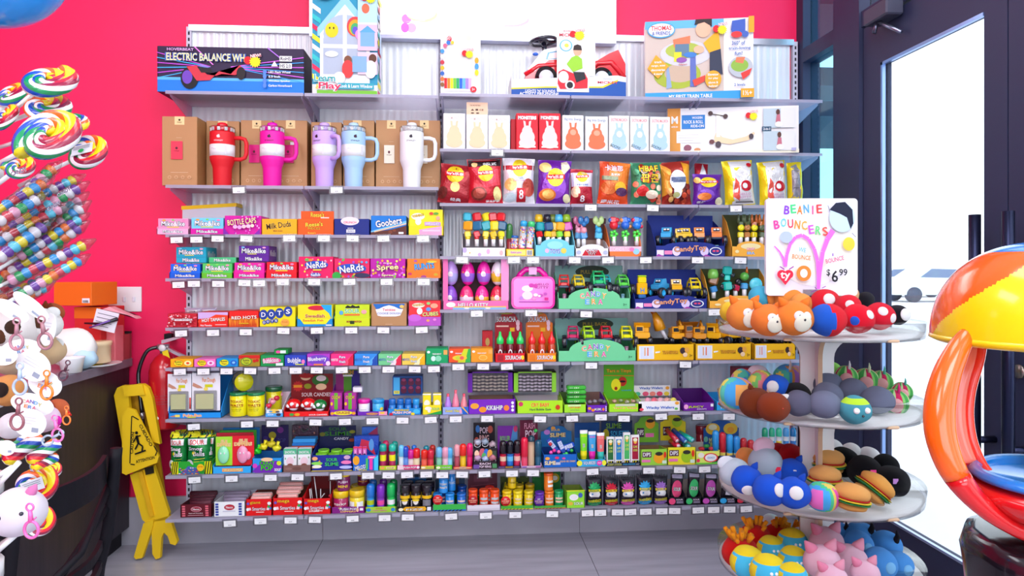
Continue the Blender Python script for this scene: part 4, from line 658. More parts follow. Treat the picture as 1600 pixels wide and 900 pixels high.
fresh(665.5, 700, 544.5, '109c5c', 'c|.34|.38|.11|.16|c8f0dc;c|.56|.38|.14|.18|80d0a8', 'emerald green')
fresh(701.5, 735, 545, 'e85020', 'p|.4,0,.7,1,1,1,1,0|c8d020;p|.75,0,.9,1,1,1,1,0|30a848;c|.5|.34|.34|.2|f4c030;c|.42|.34|.12|.13|c0c830;c|.6|.34|.1|.13|e06050', 'red to green striped')
fresh(736, 770, 544.5, 'f8941c', 'c|.55|.34|.2|.2|f8c060;c|.55|.34|.16|.15|f8a030', 'bright orange')
box3(753.5, 770, 517, 5, 'b01824', 'c|.5|.62|.2|.14|a89050;r|.2|.1|.8|.3|d85058', 'narrow dark red carton behind the orange mint carton', 'candy box', 'candy_box', .05, y=-.20)
def sriracha(px0, px1, c, hc, cap, body, nm):
    t = tray(px0, px1, 552, 5, c, 't|SOURACHA|.62|.5|.56|.5|w|801010;r|.08|.15|.28|.85|%s;c|.92|.5|.05|.25|f0d020' % hc, nm+' tray of squeeze bottles with a tall header card', depth=.11, head=(488, hc, 't|SOURACHA|.42|.82|.7|.14|w|301010;r|.05|.62|.5|.66|f0c0b0;r|.55|.5|.72|.6|f0b020;c|.84|.72|.07|.09|e8c0c8;c|.84|.6|.06|.08|e8c0c8;c|.4|.97|.25|.02|a0a040', 0, 1))
    n = 3; wd = (px1-px0)/n
    for k in range(n):
        px = px0+wd*(k+.5); y = YF+.028; s = SC(P(px, 420, y)); z0 = t[2]+.003; H = P(px, 518, y).z-z0; R0 = 6.2*s; Mc = M(cap, 'g'); Mb = M(body, 'g')
        pr = [(R0, 0, Mb), (R0*1.02, H*.5, Mb), (R0*.8, H*.56, Mb), (R0*.75, H*.58, Mc), (R0*.95, H*.6, Mc), (R0*.9, H*.74, Mc), (R0*.4, H*.86, Mc), (R0*.25, H, Mc), (0, H, Mc)]
        lat(pr, px, y, z0, '%s sauce style bottle with %s cap, %s in the %s tray' % (nm, 'green' if cap[:2] != 'e8' else 'red', ['left', 'middle', 'right'][k], nm), 'candy_bottle', 'candy bottle', art='c|.5|.55|.2|.26|f0e8e8;c|.5|.56|.12|.16|%s' % body, band=(R0*1.02, 0, H*.5))
sriracha(773.5, 820.5, 'd81420', 'a01424', '28d060', '6a1420', 'dark red'); sriracha(823.5, 869.5, 'f08018', 'd87018', 'e82020', 'b83a10', 'orange')
# ---------- toy vehicles and pop toys ----------
def truck(c, sz, bc, wc, lab, kind=0, yaw=0, cat='toy truck', stick=1, grp=None):
    """big-wheeled toy truck facing the aisle; c = point between its wheels at ground level"""
    e = empty('toy_truck', c, lab, cat, grp); s = sz; mx = Matrix.Translation(c) @ Matrix.Rotation(RD(yaw), 4, 'Z'); Mb = M(bc, 'g'); K = M('1c1c26', 'g')
    b = MB(); b.bbox(-.3*s, .3*s, -.42*s, .42*s, .38*s, .52*s, M('4a5a70', 'g'), .06*s, mx)
    if kind == 0:    # pickup style
        b.prism([(-.42, .5), (-.42, .72), (-.2, .78), (-.08, 1.04), (.2, 1.06), (.26, .8), (.44, .78), (.44, .5)], (-.27*s, 0, 0), (0, s, 0), (0, 0, s), (.54*s, 0, 0), Mb)
        b.box(-.2*s, .2*s, -.205*s, -.15*s, .82*s, .98*s, K, mx=Matrix.Identity(4)) if 0 else None
        b.art('r|.15|.15|.85|.85|1c1c26;r|.2|.45|.45|.75|f4f4f4;r|.55|.45|.8|.75|f4f4f4', plane(mx @ V((-.25*s, -.205*s, .78*s)), mx.to_3x3() @ V((.5*s, 0, 0)), mx.to_3x3() @ V((0, .115*s, .25*s)), mx.to_3x3() @ V((0, -.9, .4))))
        nv = 16; b.v[-0:]
    elif kind == 1:  # buggy with roll cage
        for sx in (-.24, .24): b.tube([(sx*s, -.4*s, .5*s), (sx*s, -.25*s, .86*s), (sx*.8*s, 0, 1.05*s), (sx*s, .3*s, .84*s), (sx*s, .42*s, .5*s)], .045*s, Mb, 6, mx=mx)
        for yq, zq in ((-.25, .86), (0, 1.05), (.3, .84)): b.tube([(-.24*s, yq*s, zq*s), (.24*s, yq*s, zq*s)], .045*s, Mb, 6, mx=mx)
        b.bbox(-.2*s, .2*s, -.4*s, .3*s, .5*s, .68*s, Mb, .05*s, mx)
    else:            # construction vehicle
        b.bbox(-.38*s, .38*s, -.44*s, .42*s, .3*s, .62*s, Mb, .04*s, mx); b.bbox(-.36*s, .36*s, -.1*s, .4*s, .6*s, .86*s, Mb, .04*s, mx); b.bbox(-.36*s, .06*s, -.44*s, -.1*s, .6*s, .98*s, Mb, .04*s, mx); b.box(-.3*s, .0, -.446*s, -.43*s, .7*s, .9*s, K, mx)
        if kind == 3: b.tube([(.1*s, .1*s, .8*s), (.15*s, -.1*s, 1.3*s), (.1*s, -.45*s, 1.05*s)], .06*s, Mb, 6, mx=mx); b.bbox(-.05*s, .25*s, -.56*s, -.4*s, .82*s, 1.05*s, Mb, .03*s, mx)
        else: b.prism([(-.1, .86), (-.35, 1.12), (.45, 1.12), (.4, .86)], (-.42*s, 0, 0), (0, s, 0), (0, 0, s), (.84*s, 0, 0), Mb)
    if kind == 0 or kind == 2:
        # prisms above were built unplaced: move them
        pass
    b.done('vehicle_body', e)
    for sx in (-1, 1):
        for sy in (-.34, .34):
            b = MB(); r_ = .3*s if kind < 2 else .2*s; x0 = (.3 if kind < 2 else .26)*sx*s; x1 = x0+.24*s*sx; z = r_
            pr = [(r_*.5, 0, M(wc, 'g')), (r_*.52, .01*s, K), (r_*.9, .01*s, K), (r_, .05*s, K), (r_, .19*s, K), (r_*.9, .24*s, K), (r_*.52, .24*s, M(wc, 'g')), (r_*.3, .2*s, M(wc, 'g')), (0, .2*s, M(wc, 'g'))]
            b.lathe(pr, K, 14, mx @ Matrix.Translation((x0, sy*s, z)) @ Matrix.Rotation(RD(90*sx), 4, 'Y')); b.done('wheel', e)
    return e
# prism helper placed by matrix
_pr = MB.prism
def prism_mx(self, poly, O, U, W, T, mat, side=None, mx=None):
    if mx is None: mx = CURMX[0]
    if mx is None: return _pr(self, poly, O, U, W, T, mat, side)
    r3 = mx.to_3x3(); return _pr(self, poly, mx @ V(O), r3 @ V(U), r3 @ V(W), r3 @ V(T), mat, side)
CURMX = [None]
MB.prism = prism_mx
_truck = truck
def truck(c, sz, bc, wc, lab, kind=0, yaw=0, **k):
    CURMX[0] = Matrix.Translation(c) @ Matrix.Rotation(RD(yaw), 4, 'Z')
    e = _truck(c, sz, bc, wc, lab, kind, yaw, **k); CURMX[0] = None; return e
def candystick(px, ya, yb, y, col, lab):   # clear tube of candy under a toy
    a, b_ = P(px, ya, y), P(px, yb, y); s = 3.2*SC(a); b = MB(); b.tube([b_, a], s, M(col, 'g'), 8); b.tube([b_+V((0, 0, .004)), a-V((0, 0, .002))], s*1.08, M('e0e4f0', 'c'), 8)
    tag(b.done('candy_tube'), lab, 'candy tube')
CT = 'c|.5|.5|.0|.0|w;r|.02|.1|.12|.6|e0d8f0;r|.13|.2|.24|.55|f080b0;c|.3|.5|.06|.44|e0d0f4;c|.7|.5|.06|.44|d0c0f0;t|CandyToy|.5|.68|.46|.62|f8a060|203080|4;c|.86|.5|.09|.38|e0e4f8;c|.86|.5|.075|.31|28307a;c|.835|.52|.02|.08|e04868;c|.885|.52|.02|.08|e04868;p|.0,0,.12,0,.04,.25|a040a0;p|.66,0,.8,0,.72,.2|a040a0'
CE = lambda c: ';'.join('t|%s|%f|%f|%f|%f|%s|f8f8fa|%d' % (ch, x, y, .062, .5, cl, rt) for ch, x, y, cl, rt in [('C', .33, 1.2, 'f08050', 12), ('A', .405, 1.36, 'e04878', 5), ('N', .48, 1.42, '8060c0', 0), ('D', .555, 1.38, '40a0d0', -5), ('Y', .63, 1.22, 'f0b030', -10), ('E', .4, .68, '40a8e0', 0), ('R', .49, .7, 'f0a030', 0), ('A', .58, .68, 'e04898', 0)])+';t|3+|.92|.4|.05|.2|2a5a40'
def vehicles(lst, yb, y, trayname, kind=0):
    """lst: (px, pixel top, colour, colour word, wheel colour, kind, yaw)"""
    n = 0
    for i, (px, yt, col, cw, wc, kd, yaw) in enumerate(lst):
        c = P(px, yb, y); s = (P(px, yt, y).z-c.z)/(1.06 if kd < 3 else 1.25)*(1.1 if kd > 1 else 1)
        truck(c, s, col, wc, '%s toy %s, %s in the %s' % (cw, ['monster truck', 'buggy', 'tipper truck', 'digger'][kd], ORD[i], trayname), kd, yaw)
        if kd < 2: candystick(px+1, yb-2, yb+18, y, ['f0a0c0', 'a0d8f0', 'f0e080'][i % 3], 'clear candy tube under the %s %s, %s in the %s' % (cw, ['truck', 'buggy'][kd], ORD[i], trayname))
# navy candy toy trays
t = tray(1024, 1133, 384, 3, '1c2c80', CT, 'large navy tray on the fourth shelf with purple cloud lettering', depth=.16, yb=345, arch=378, inner='2a3a90', head=(337, '1c3490', 'l|.1|.2|.9|.2|.004|2a48a8'))
vehicles([(1042, 355, '38a8dc', 'sky blue', '20a0d8', 0, -25), (1062, 357, 'f0b820', 'yellow', '2a2a34', 0, -10), (1070, 356, 'f0c020', 'golden', '2a2a34', 0, 5), (1092, 355, 'f08820', 'orange', 'c04820', 0, -15), (1119, 355, 'f07818', 'deep orange', 'd04818', 0, -15)], 385, -.22, 'upper navy tray')
t = tray(991, 1105, 467, 4, '1c2c80', CT, 'large navy tray on the fifth shelf with purple cloud lettering', depth=.16, yb=428, arch=461, inner='2a3a90', head=(421, '1c3490', 'l|.1|.2|.9|.2|.004|2a48a8'))
vehicles([(1031, 435, '3098d0', 'blue', '28a8e0', 0, -55), (1056, 436, 'f0b020', 'yellow', '2a2a34', 0, -8), (1084, 435, 'e8d018', 'lemon yellow', 'f0d820', 1, 0)], 466, -.23, 'lower navy tray')
p = P(1003, 466, -.25); b = MB(); s = SC(p)
for k, (w_, h0, h1, c) in enumerate([(6, 0, 6, '2a6ab0'), (8, 6, 24, 'f0b010'), (6.5, 24, 33, 'e8d010'), (7, 33, 36, 'a0c820')]): b.bbox(p.x-w_*s, p.x+w_*s, -.26, -.235, p.z+h0*s, p.z+h1*s, M(c, 'g'), .003)
b.art('t|H|.5|.3|.5|.3|3078c8', front(p.x-6*s, p.x+6*s, -.2604, p.z+5*s, p.z+30*s)); tag(b.done('toy_robot'), 'upright yellow folding toy truck at the left of the lower navy tray', 'toy')
# green trays with arched lettering
for r, yl, ya, hy, yt, cols, nm in [(4, 466, 450, 415, 430, [(881, 'e03030', 'red', 'd82828'), (903, 'e0c820', 'yellow', 'c82828'), (934, '30c878', 'green', 'a0e020'), (945, '28b0b8', 'teal', '90d820'), (972, '60d850', 'bright green', '78e040')], 'upper green tray'),
                                   (5, 548, 530, 497, 510, [(895, 'c82860', 'crimson', '2890e0'), (918, 'b0e020', 'lime', '90e030'), (946, 'd82838', 'red', '2858d0'), (978, 'e8e810', 'yellow', 'f0e010')], 'lower green tray')]:
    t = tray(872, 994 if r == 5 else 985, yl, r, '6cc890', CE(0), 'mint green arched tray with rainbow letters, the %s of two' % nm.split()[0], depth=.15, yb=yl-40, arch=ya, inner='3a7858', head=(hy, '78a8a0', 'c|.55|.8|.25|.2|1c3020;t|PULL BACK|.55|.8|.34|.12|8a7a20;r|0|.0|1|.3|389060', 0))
    vehicles([(px, yt+(0 if i != 2 or r == 5 else -6), c, cw, wc, 1, [-8, 5, 0, -5, 6][i]) for i, (px, c, cw, wc) in enumerate(cols)], yl-5, -.22, nm)
# yellow construction trays
for k, (px0, px1) in enumerate([(995, 1084.5), (1086.5, 1174), (1178, 1243)]):
    cm = (px0+px1)/2; a = 'r|.04|.1|.3|.9|e8ecf4;r|.06|.14|.28|.86|d0d8e8;r|.13|.3|.15|.8|e0a060;r|.18|.3|.2|.8|e07040;t|TRANSFORM|.58|.5|.26|.2|f0a020|5a3a20;p|.32,.45,.4,.5,.4,.58,.32,.55|f8f0e0;c|.8|.6|.05|.2|3a2a30;c|.84|.35|.04|.14|f0c8a0;c|.87|.65|.04|.16|e0a040;t|3+|.94|.3|.05|.18|5a3a10;l|.02|.03|.98|.03|.01|c08010'
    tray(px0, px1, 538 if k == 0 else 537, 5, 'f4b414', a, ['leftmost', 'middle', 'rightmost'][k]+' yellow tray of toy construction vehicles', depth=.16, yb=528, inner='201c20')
vehicles([(1003, 508, 'f0a818', 'yellow', 'd89018', 2, -10)], 537, -.22, 'first yellow tray')
vehicles([(1057, 505, 'e8a018', 'yellow', '2a2a30', 3, 0), (1075, 507, 'a06018', 'brownish yellow', '2a2a30', 2, 10)], 537, -.20, 'row behind the second yellow tray')
vehicles([(1090, 506, 'd89018', 'amber', '2a2a30', 3, 0), (1118, 509, 'f0b018', 'bright yellow', 'd8a018', 2, -35), (1140, 504, 'e8a818', 'yellow', '2a2a30', 2, 20), (1160, 512, 'c89020', 'dark yellow', '2a2a30', 3, 20), (1200, 512, 'e0a018', 'amber', '2a2a30', 2, 0), (1225, 513, 'f0b018', 'yellow', '2a2a30', 3, 0)], 537, -.215, 'yellow trays')
p = P(1035, 533, -.22); s = SC(p); b = MB(); b.tube([p+V((6*s, 0, 4*s)), p+V((-4*s, 0, 22*s))], 3.2*s, M('d8d8e0', 'g')); b.tube([p+V((-3*s, 0, 18*s)), p+V((-7*s, 0, 30*s)), p+V((-13*s, 0, 44*s))], [9*s, 8*s, 4*s], M('e09818', 'g'), 6); b.tube([p+V((-13*s, 0, 40*s)), p+V((-15*s, 0, 47*s))], [2*s, 5*s], M('b05818', 'g'), 5); tag(b.done('toy_drill'), 'tilted yellow drill toy on a clear candy tube, above the yellow trays', 'toy')
# upright racing cars and handle toys in the trays at the right end
for r, yl, yt, trayn in [(3, 385, 336, 'amber tray on the fourth shelf'), (4, 470, 420, 'amber tray on the fifth shelf')]:
    tray(1143 if r == 3 else 1108, 1203, yl, r, 'f0a83c', 'c|.5|1|.26|.3|f8d8a0;t|CANDY|.5|.75|.22|.26|e04878|f8f8fa;t|ERA|.5|.35|.2|.26|4090d0|f8f8fa;c|.14|.5|.05|.16|f8d8a0', 'small '+trayn, depth=.12, yb=yt, arch=yl-8, inner='4a5028')
def handletoy(px, yt, yb, y, parts, lab, tube='e8e8f0', sw=0):
    """candy tube with a stack of moulded toy shapes on top; parts: (kind, dx px, y0 px, half width px, colour)"""
    s = SC(P(px, 420, y)); c = P(px, yb, y); H = P(px, yt, y).z; e = empty('candy_toy', c, lab, 'candy toy'); b = MB(); b.tube([c, V((c.x, y, P(px, yb-14, y).z))], 3.4*s, M(tube, 'g'), 10); b.done('candy_tube', e)
    for kd, dx, yq, hw, col in parts:
        q = P(px+dx, yq, y); Mm = M(col, 'g'); b = MB()
        if kd == 'b': b.bbox(-hw*s, hw*s, -hw*s*.8, hw*s*.8, -hw*s, hw*s, Mm, hw*s*.3, Matrix.Translation((q.x, y, q.z)) @ Matrix.Rotation(RD((px*7+yq*13) % 36-18), 4, 'Y') @ Matrix.Rotation(RD((px*11+yq*5) % 50-25), 4, 'Z'))
        elif kd == 'e': b.ell(q, hw*s, Mm, 12, 8)
        elif kd == 'w':   # wheel facing aisle
            b.lathe([(hw*s, 0), (hw*s, .01), (hw*s*.4, .012), (hw*s*.35, .012), (0, .009)], Mm, 16, Matrix.Translation((q.x, y, q.z)) @ Matrix.Rotation(RD(90), 4, 'X'))
        elif kd == 'c': b.lathe([(hw*s, -hw*s*.9), (hw*s*1.05, 0), (hw*s*.8, hw*s*.9), (0, hw*s)], Mm, 14, Matrix.Translation(q))
        elif kd == 's': b.tube([q-V((0, 0, hw*s)), q+V((0, 0, hw*s))], [hw*s*.5, hw*s*.18], Mm, 6)
        elif kd == 'f':   # flower
            for k in range(5): b.ell(q+V((cos(k*1.257)*hw*s*.7, 0, sin(k*1.257)*hw*s*.7)), hw*s*.5, Mm, 10, 6)
        elif kd == 'h':   # heart wings
            for k in (-1, 1): b.ell(q+V((k*hw*s*.7, 0, hw*s*.3)), (hw*s*.7, hw*s*.3, hw*s), Mm, 10, 6)
        b.done({'b': 'block', 'e': 'ball', 'w': 'wheel', 'c': 'cap', 's': 'spike', 'f': 'flower', 'h': 'wing'}[kd], e)
    return e
G1 = [('olive green', 1160, '4a5838', 'e8e010'), ('rust orange', 1173, 'c06828', '50402c'), ('green and orange', 1186, '4a5838', 'b86828')]
for i, (nm, px, c1, c2) in enumerate([('dark olive', 1157, '4a5a3a', 'e0d820'), ('olive tipped', 1167, '50603c', 'b87838'), ('rust winged', 1178, 'b86024', 'f0d018'), ('rust and olive', 1190, 'b86828', '50603c')]):
    handletoy(px, 337, 382, -.24, [('b', 0, 367, 4.5, c2), ('w', 0, 356, 5, 'e8e010' if i % 2 == 0 else c2), ('b', 0, 350, 4, c1), ('s', -3, 342, 7, c1), ('s', 4, 342, 7, c1)], nm+' winged candy toy in the amber tray, fourth shelf')
handletoy(1115, 421, 466, -.235, [('b', 0, 452, 5, '3a88c8'), ('b', 0, 438, 7, '8a5a30'), ('c', -1, 428, 8, '78c050')], 'green capped blue candy toy at the left of the amber tray')
handletoy(1136, 420, 466, -.24, [('b', 0, 447, 7, '18b8a8'), ('b', 0, 434, 4.5, '20c8b8'), ('b', 0, 423, 7, '18b0a8'), ('w', -8, 448, 4, '202830'), ('w', 8, 448, 4, '202830'), ('w', -8, 430, 3.5, '202830'), ('w', 8, 430, 3.5, '202830')], 'teal racing car stood on end in the amber tray')
handletoy(1149, 432, 466, -.22, [('b', 1, 450, 5, 'c83050'), ('w', 4, 440, 5, '202028')], 'crimson toy car half hidden beside the teal racing car')
handletoy(1163, 420, 466, -.235, [('b', 0, 447, 5, '38a0d8'), ('e', 0, 432, 7, '60b848'), ('s', 4, 422, 5, 'e87820')], 'green parrot shaped candy toy with an orange crest')
handletoy(1180, 434, 466, -.25, [('w', 0, 444, 10, '58d0e0'), ('b', 0, 458, 3, 'f0c828')], 'pale cyan round paddle candy toy')
# white speckled tray of block toys
def blocktray(px0, px1, yl, c, art, nm, specs, depth=.13, yb=345, side=None, inner='8a8088', arch=None):
    tray(px0, px1, yl, 3, c, art, nm, depth=depth, yb=yb, inner=inner, arch=arch)
blocktray(722, 790, 387, 'f0eef4', 'c|.06|.7|.05|.3|b8a8e0;c|.6|.55|.04|.3|e8a8c8;c|.9|.4|.04|.3|f0b0b0;c|.4|.2|.04|.2|c8a8e0;c|.18|.4|.02|.1|f0c070', 'white tray with pastel spots holding stacked block toys', None, yb=365)
for i, (px, c1, c2, c3, c4) in enumerate([(731, '28b0c8', 'f0a020', '4a78c0', 'f0d020'), (745, 'd81c28', '1c6890', 'e8b020', 'd02028'), (759, 'f0dc20', '18a0a8', 'c82030', 'f0d028'), (771, 'c81c28', 'f0d020', '1c4880', 'f0c020'), (783, 'e02028', '1c5878', 'e86820', 'f0d828')]):
    handletoy(px, 335, 385, -.245-.004*(i % 2), [('b', 0, 366, 5, c4), ('e', 0, 372, 4, c4), ('b', 1, 353, 7.4, c2), ('e', 1, 352, 5.5, c3), ('b', -1+i % 3, 339, 6.6, c1)], '%s topped block toy on a stick, %s of five in the spotted tray' % (['cyan', 'red', 'yellow', 'dark red', 'red'][i], ORD[i]))
popt(796, 349, 3, 5.2, '3a7a3a', '8a1c28', 'dark red candy bottle with a green top beside the spotted tray', y=-.23, capf=.48)
box3(791, 834, 389, 3, 'f0c020', 'r|.05|.15|.7|.85|f8e070;t|Bubble Jumbo|.36|.5|.4|.4|c040a0|w;r|.74|.15|.95|.85|f0f0f4;'+';'.join('r|%f|.2|%f|.8|303038' % (.76+.03*k, .775+.03*k) for k in range(6)), 'low yellow carton lying under two bead filled tubes', 'candy box', 'candy_box', .1)
for k, (px, yt, cc) in enumerate([(803, 368, '1c60b0'), (815, 345, '30a8e0'), (827, 346, '40c870')]):
    y = -.24-.01*k; z = P(px, 389, YF).z+.001; s = SC(P(px, 400, y)); H = P(px, yt, y).z-z; b = MB(); c = V((P(px, 400, y).x, y, z)); mx = Matrix.Translation(c) @ Matrix.Rotation(RD(5), 4, 'Y'); q = random.Random(k)
    b.lathe([(5.2*s, 0, M('d83080', 'g')), (5.2*s, .006, M('e0e8f4', 'g')), (5.2*s, H*.8, M('e0e8f4', 'g')), (5.6*s, H*.8, M(cc, 'g')), (5.6*s, H*.95, M(cc, 'g')), (4.6*s, H, M(cc, 'g')), (0, H, M(cc, 'g'))], M('w'), 14, mx)
    for _ in range(34): t = q.uniform(-1.3, 1.3); b.ell(mx @ V((5.0*s*sin(t), -5.0*s*cos(t), q.uniform(.08, .76)*H)), 1.5*s, M(q.choice(['f0c030', 'f06080', '40a0e0', 'f08030', 'f4f4f8', '8050c0']), 'g'), 6, 4)
    tag(b.done('bead_tube', org=c), ['short dark blue capped tube behind two bead tubes', 'bead filled candy tube with a blue cap', 'bead filled candy tube with a green cap'][k], 'candy tube')
blocktray(836, 898, 383, '70c8e0', 't|TOYS|.5|.45|.26|.4|3868b8|e8d0e0;c|.3|.5|.05|.2|e8b0d0;c|.72|.5|.07|.24|f0c850;c|.5|1|.2|.35|90d8ec', 'pale blue arched tray of block toys', None, yb=350, arch=373, inner='1c7888', depth=.15)
for i, (px, yt, c1, c2, c3, c4) in enumerate([(843, 340, 'f0c020', '18a0a8', 'c82028', 'd82028'), (856, 338, '1c1c2c', '205080', 'e0b020', 'f0c828'), (864, 337, '687828', 'e0b020', '8a3048', 'f0b028'), (874, 335, '48b8e0', 'f0a820', '3878c0', '80d830'), (886, 338, '90b820', 'c040a0', '2a2a6a', 'f0c828')]):
    handletoy(px, yt, 382, -.235-.01*(i % 2), [('b', 0, 366, 5, c4), ('b', 1, 354, 7, c2), ('e', 1, 353, 5.2, c3), ('c', -1, 341, 6.4, c1)], '%s topped block toy, %s of five in the pale blue tray' % (['yellow', 'black', 'olive', 'sky blue', 'lime'][i], ORD[i]))
box3(893, 947, 341, 3, '6a4440', '', 'plain dark brown backing card behind the stick toys', 'backing card', 'backing_card', .003, y=-.14)
tray(899, 951, 388, 3, 'e8e6f0', 'c|.5|1|.32|.5|e8e6f0;p|.2,.1,.8,.1,.7,.8,.3,.8|c01828;t|CANDY|.5|.75|.36|.34|e8e0e8|1a1a20;t|TOY|.5|.35|.26|.34|181820|f0f0f4;c|.1|.5|.07|.24|b0b8d0;c|.9|.5|.07|.24|b0b8d0', 'white and red arched tray with three stick toys', yb=375, arch=382, depth=.12)
for i, (px, c1, c2, c3, nm) in enumerate([(904, 'c86890', 'f0a0b8', '60a0c8', 'small pink'), (912, '2878b8', 'e898a8', '3088c8', 'blue antlered'), (935, 'b8d888', '38a8d8', '50b8e0', 'pale green winged')]):
    handletoy(px, 340 if i else 352, 386, -.235+.02*(i == 0), [('b', 0, 368, 5.5, c3), ('c', 0, 360, 5, c2), ('s', -3, 352, 5, c2), ('h', 0, 346, 6.5, c1), ('e', 0, 350, 4.5, c1)], nm+' stick toy in the white and red tray')
tray(952, 1002, 385, 3, 'f07838', 'r|0|.5|1|1|f0b8c8;t|CANDY TOY|.4|.72|.6|.3|f8f0f4|d060a0;c|.84|.5|.1|.3|90c8f0;c|.7|.7|.08|.2|e878b0', 'orange and pink tray of propeller toys', yb=350, depth=.13, inner='9a9aa8')
for i, (px, c1, c2, nm) in enumerate([(959, 'd82030', '3068c0', 'red'), (977, '2468d0', 'e89040', 'blue'), (995, '2080e0', 'd02848', 'light blue')]):
    handletoy(px, 335, 384, -.245, [('f', 0, 366, 6, '50d848'), ('b', 0, 374, 3.5, '48c848'), ('e', 0, 352, 7, c1), ('e', -5, 344, 4, c2), ('e', 5, 344, 4, c1), ('e', 7, 354, 3, c2), ('b', -1, 344, 5, c1)], nm+' propeller toy on a green flower stick in the orange tray')
# ---------- fifth shelf right: eggs and lunch case ----------
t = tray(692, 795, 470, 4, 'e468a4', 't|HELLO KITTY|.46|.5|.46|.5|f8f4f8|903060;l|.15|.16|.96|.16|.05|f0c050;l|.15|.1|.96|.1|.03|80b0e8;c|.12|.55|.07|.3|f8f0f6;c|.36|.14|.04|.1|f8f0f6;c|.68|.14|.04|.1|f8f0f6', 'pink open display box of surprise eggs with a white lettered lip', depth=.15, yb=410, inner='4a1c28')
ob = [o for o in sc.objects if o.get('label', '').startswith('pink open display box')][0]; me = ob.data
b = MB()
for px0, px1, in ((692, 700), (783, 795)):
    xa, xb_ = P(px0, 420, YF).x, P(px1, 420, YF).x; b.box(xa+.0003, xb_-.0003, YF, YF+.0022, P(740, 469.8, YF).z, P(740, 405, YF).z, M('e468a4' if px0 < 700 else 'f090c0'))
    b.done('side_flap', ob); b = MB()
def egg(px, ytop, ybot, c1, c2, lab, rp=11, y=-.235):
    s = SC(P(px, 420, y)); zb = P(px, ybot, y).z; H = P(px, ytop, y).z-zb; R0 = rp*s; pr = []
    for k in range(17):
        an = pi*k/16; t = (1-cos(an))/2; r_ = R0*sin(an)*(1+.1*cos(an)); pr.append((max(r_, 0), H*t, M(c1 if t > .48 or t < .12 else c2, 'g')))
    lat(pr, px, y, zb, lab, 'surprise_egg', 'surprise egg', art='c|.45|.5|.14|.2|f8f0f6;c|.5|.42|.1|.12|f0c8d8;c|.2|.62|.05|.06|f0a030', band=(R0*.985, H*.2, H*.75))
for k, (px, c1, c2, nm) in enumerate([(705, 'c098e0', 'a8a0d8', 'pale lilac'), (731, 'f01898', '9058c8', 'pink and purple, left'), (756, 'f020a0', '9860c8', 'pink and purple, right'), (778, 'e8e0ec', 'e8b828', 'white and yellow')]):
    egg(px, 408, 446, c1, c2, nm+' surprise egg in the top row of the pink box'); 
for k, (px, c1, c2, nm) in enumerate([(704, '8848c0', '7a40b0', 'deep purple'), (729, 'e82870', 'f0d0e0', 'pink and white'), (753, 'f02890', 'f0a830', 'pink and orange'), (777, 'd82848', 'e8c080', 'red and cream')]):
    egg(px, 446, 481, c1, c2, nm+' surprise egg in the bottom row of the pink box', y=-.24)
# lunch case
x0, x1 = P(799, 450, -.27).x, P(867, 450, -.27).x; z0 = zR[4]+.001; zt = P(833, 424, -.27).z; zh = P(833, 419, -.27).z; W_, H = x1-x0, zt-z0
e = empty('lunch_case', ((x0+x1)/2, -.25, z0), 'hot pink plastic carry case with a rounded handle', 'carry case')
def rrect(w_, h, r_, n=6): return [(cx_+r_*cos(t), cy_+r_*sin(t)) for cx_, cy_, t0 in ((w_-r_, h-r_, 0), (r_, h-r_, 90), (r_, r_, 180), (w_-r_, r_, 270)) for t in [RD(t0+90*k/n) for k in range(n+1)]]
b = MB(); b.prism(rrect(W_, H*.86, .028), (x0, -.27, z0), (1, 0, 0), (0, 0, 1), (0, .07, 0), M('e810a0', 'g')); b.prism(rrect(W_*.9, H*.76, .02), (x0+W_*.05, -.274, z0+H*.05), (1, 0, 0), (0, 0, 1), (0, .004, 0), M('f470c8', 'g')); b.box(x0+.006, x1-.006, -.272, -.27, z0+H*.16, z0+H*.17, M('b00878', 'g'))
b.art('t|HELLO|.74|.82|.34|.09|a02880;t|KITTY|.74|.7|.34|.09|a02880;c|.34|.66|.15|.12|f8f2f6;c|.34|.4|.14|.16|f4d8ec;c|.45|.78|.07|.08|d040a8;c|.56|.76|.06|.08|d040a8;r|.12|.14|.92|.17|a030a0;c|.7|.4|.06|.06|c050b0;c|.66|.38|.04|.04|f8e0f0;c|.82|.46|.05|.05|c050b0;r|.8|.22|.9|.32|d82888;c|.56|.42|.06|.06|f8f0f6;c|.52|.28|.05|.05|e890c8;c|.18|.3|.05|.07|c080d0', front(x0+W_*.07, x1-W_*.07, -.2744, z0+H*.08, z0+H*.78), 1.2); b.done('case_body', e)
b = MB(); zc = z0+H*.80; b.tube([(x0+W_*.16, -.235, zc), (x0+W_*.22, -.235, zc+H*.12), (x0+W_*.34, -.235, zh-.006), (x0+W_*.66, -.235, zh-.006), (x0+W_*.78, -.235, zc+H*.12), (x0+W_*.84, -.235, zc)], .014, M('e810a0', 'g'), 10); b.box(x0+W_*.41, x0+W_*.59, -.252, -.248, zh-.03, zh+.004, M('f8a0d8', 'g')); b.done('handle', e); reg(4, x0, x1, 'hot pink carry case')
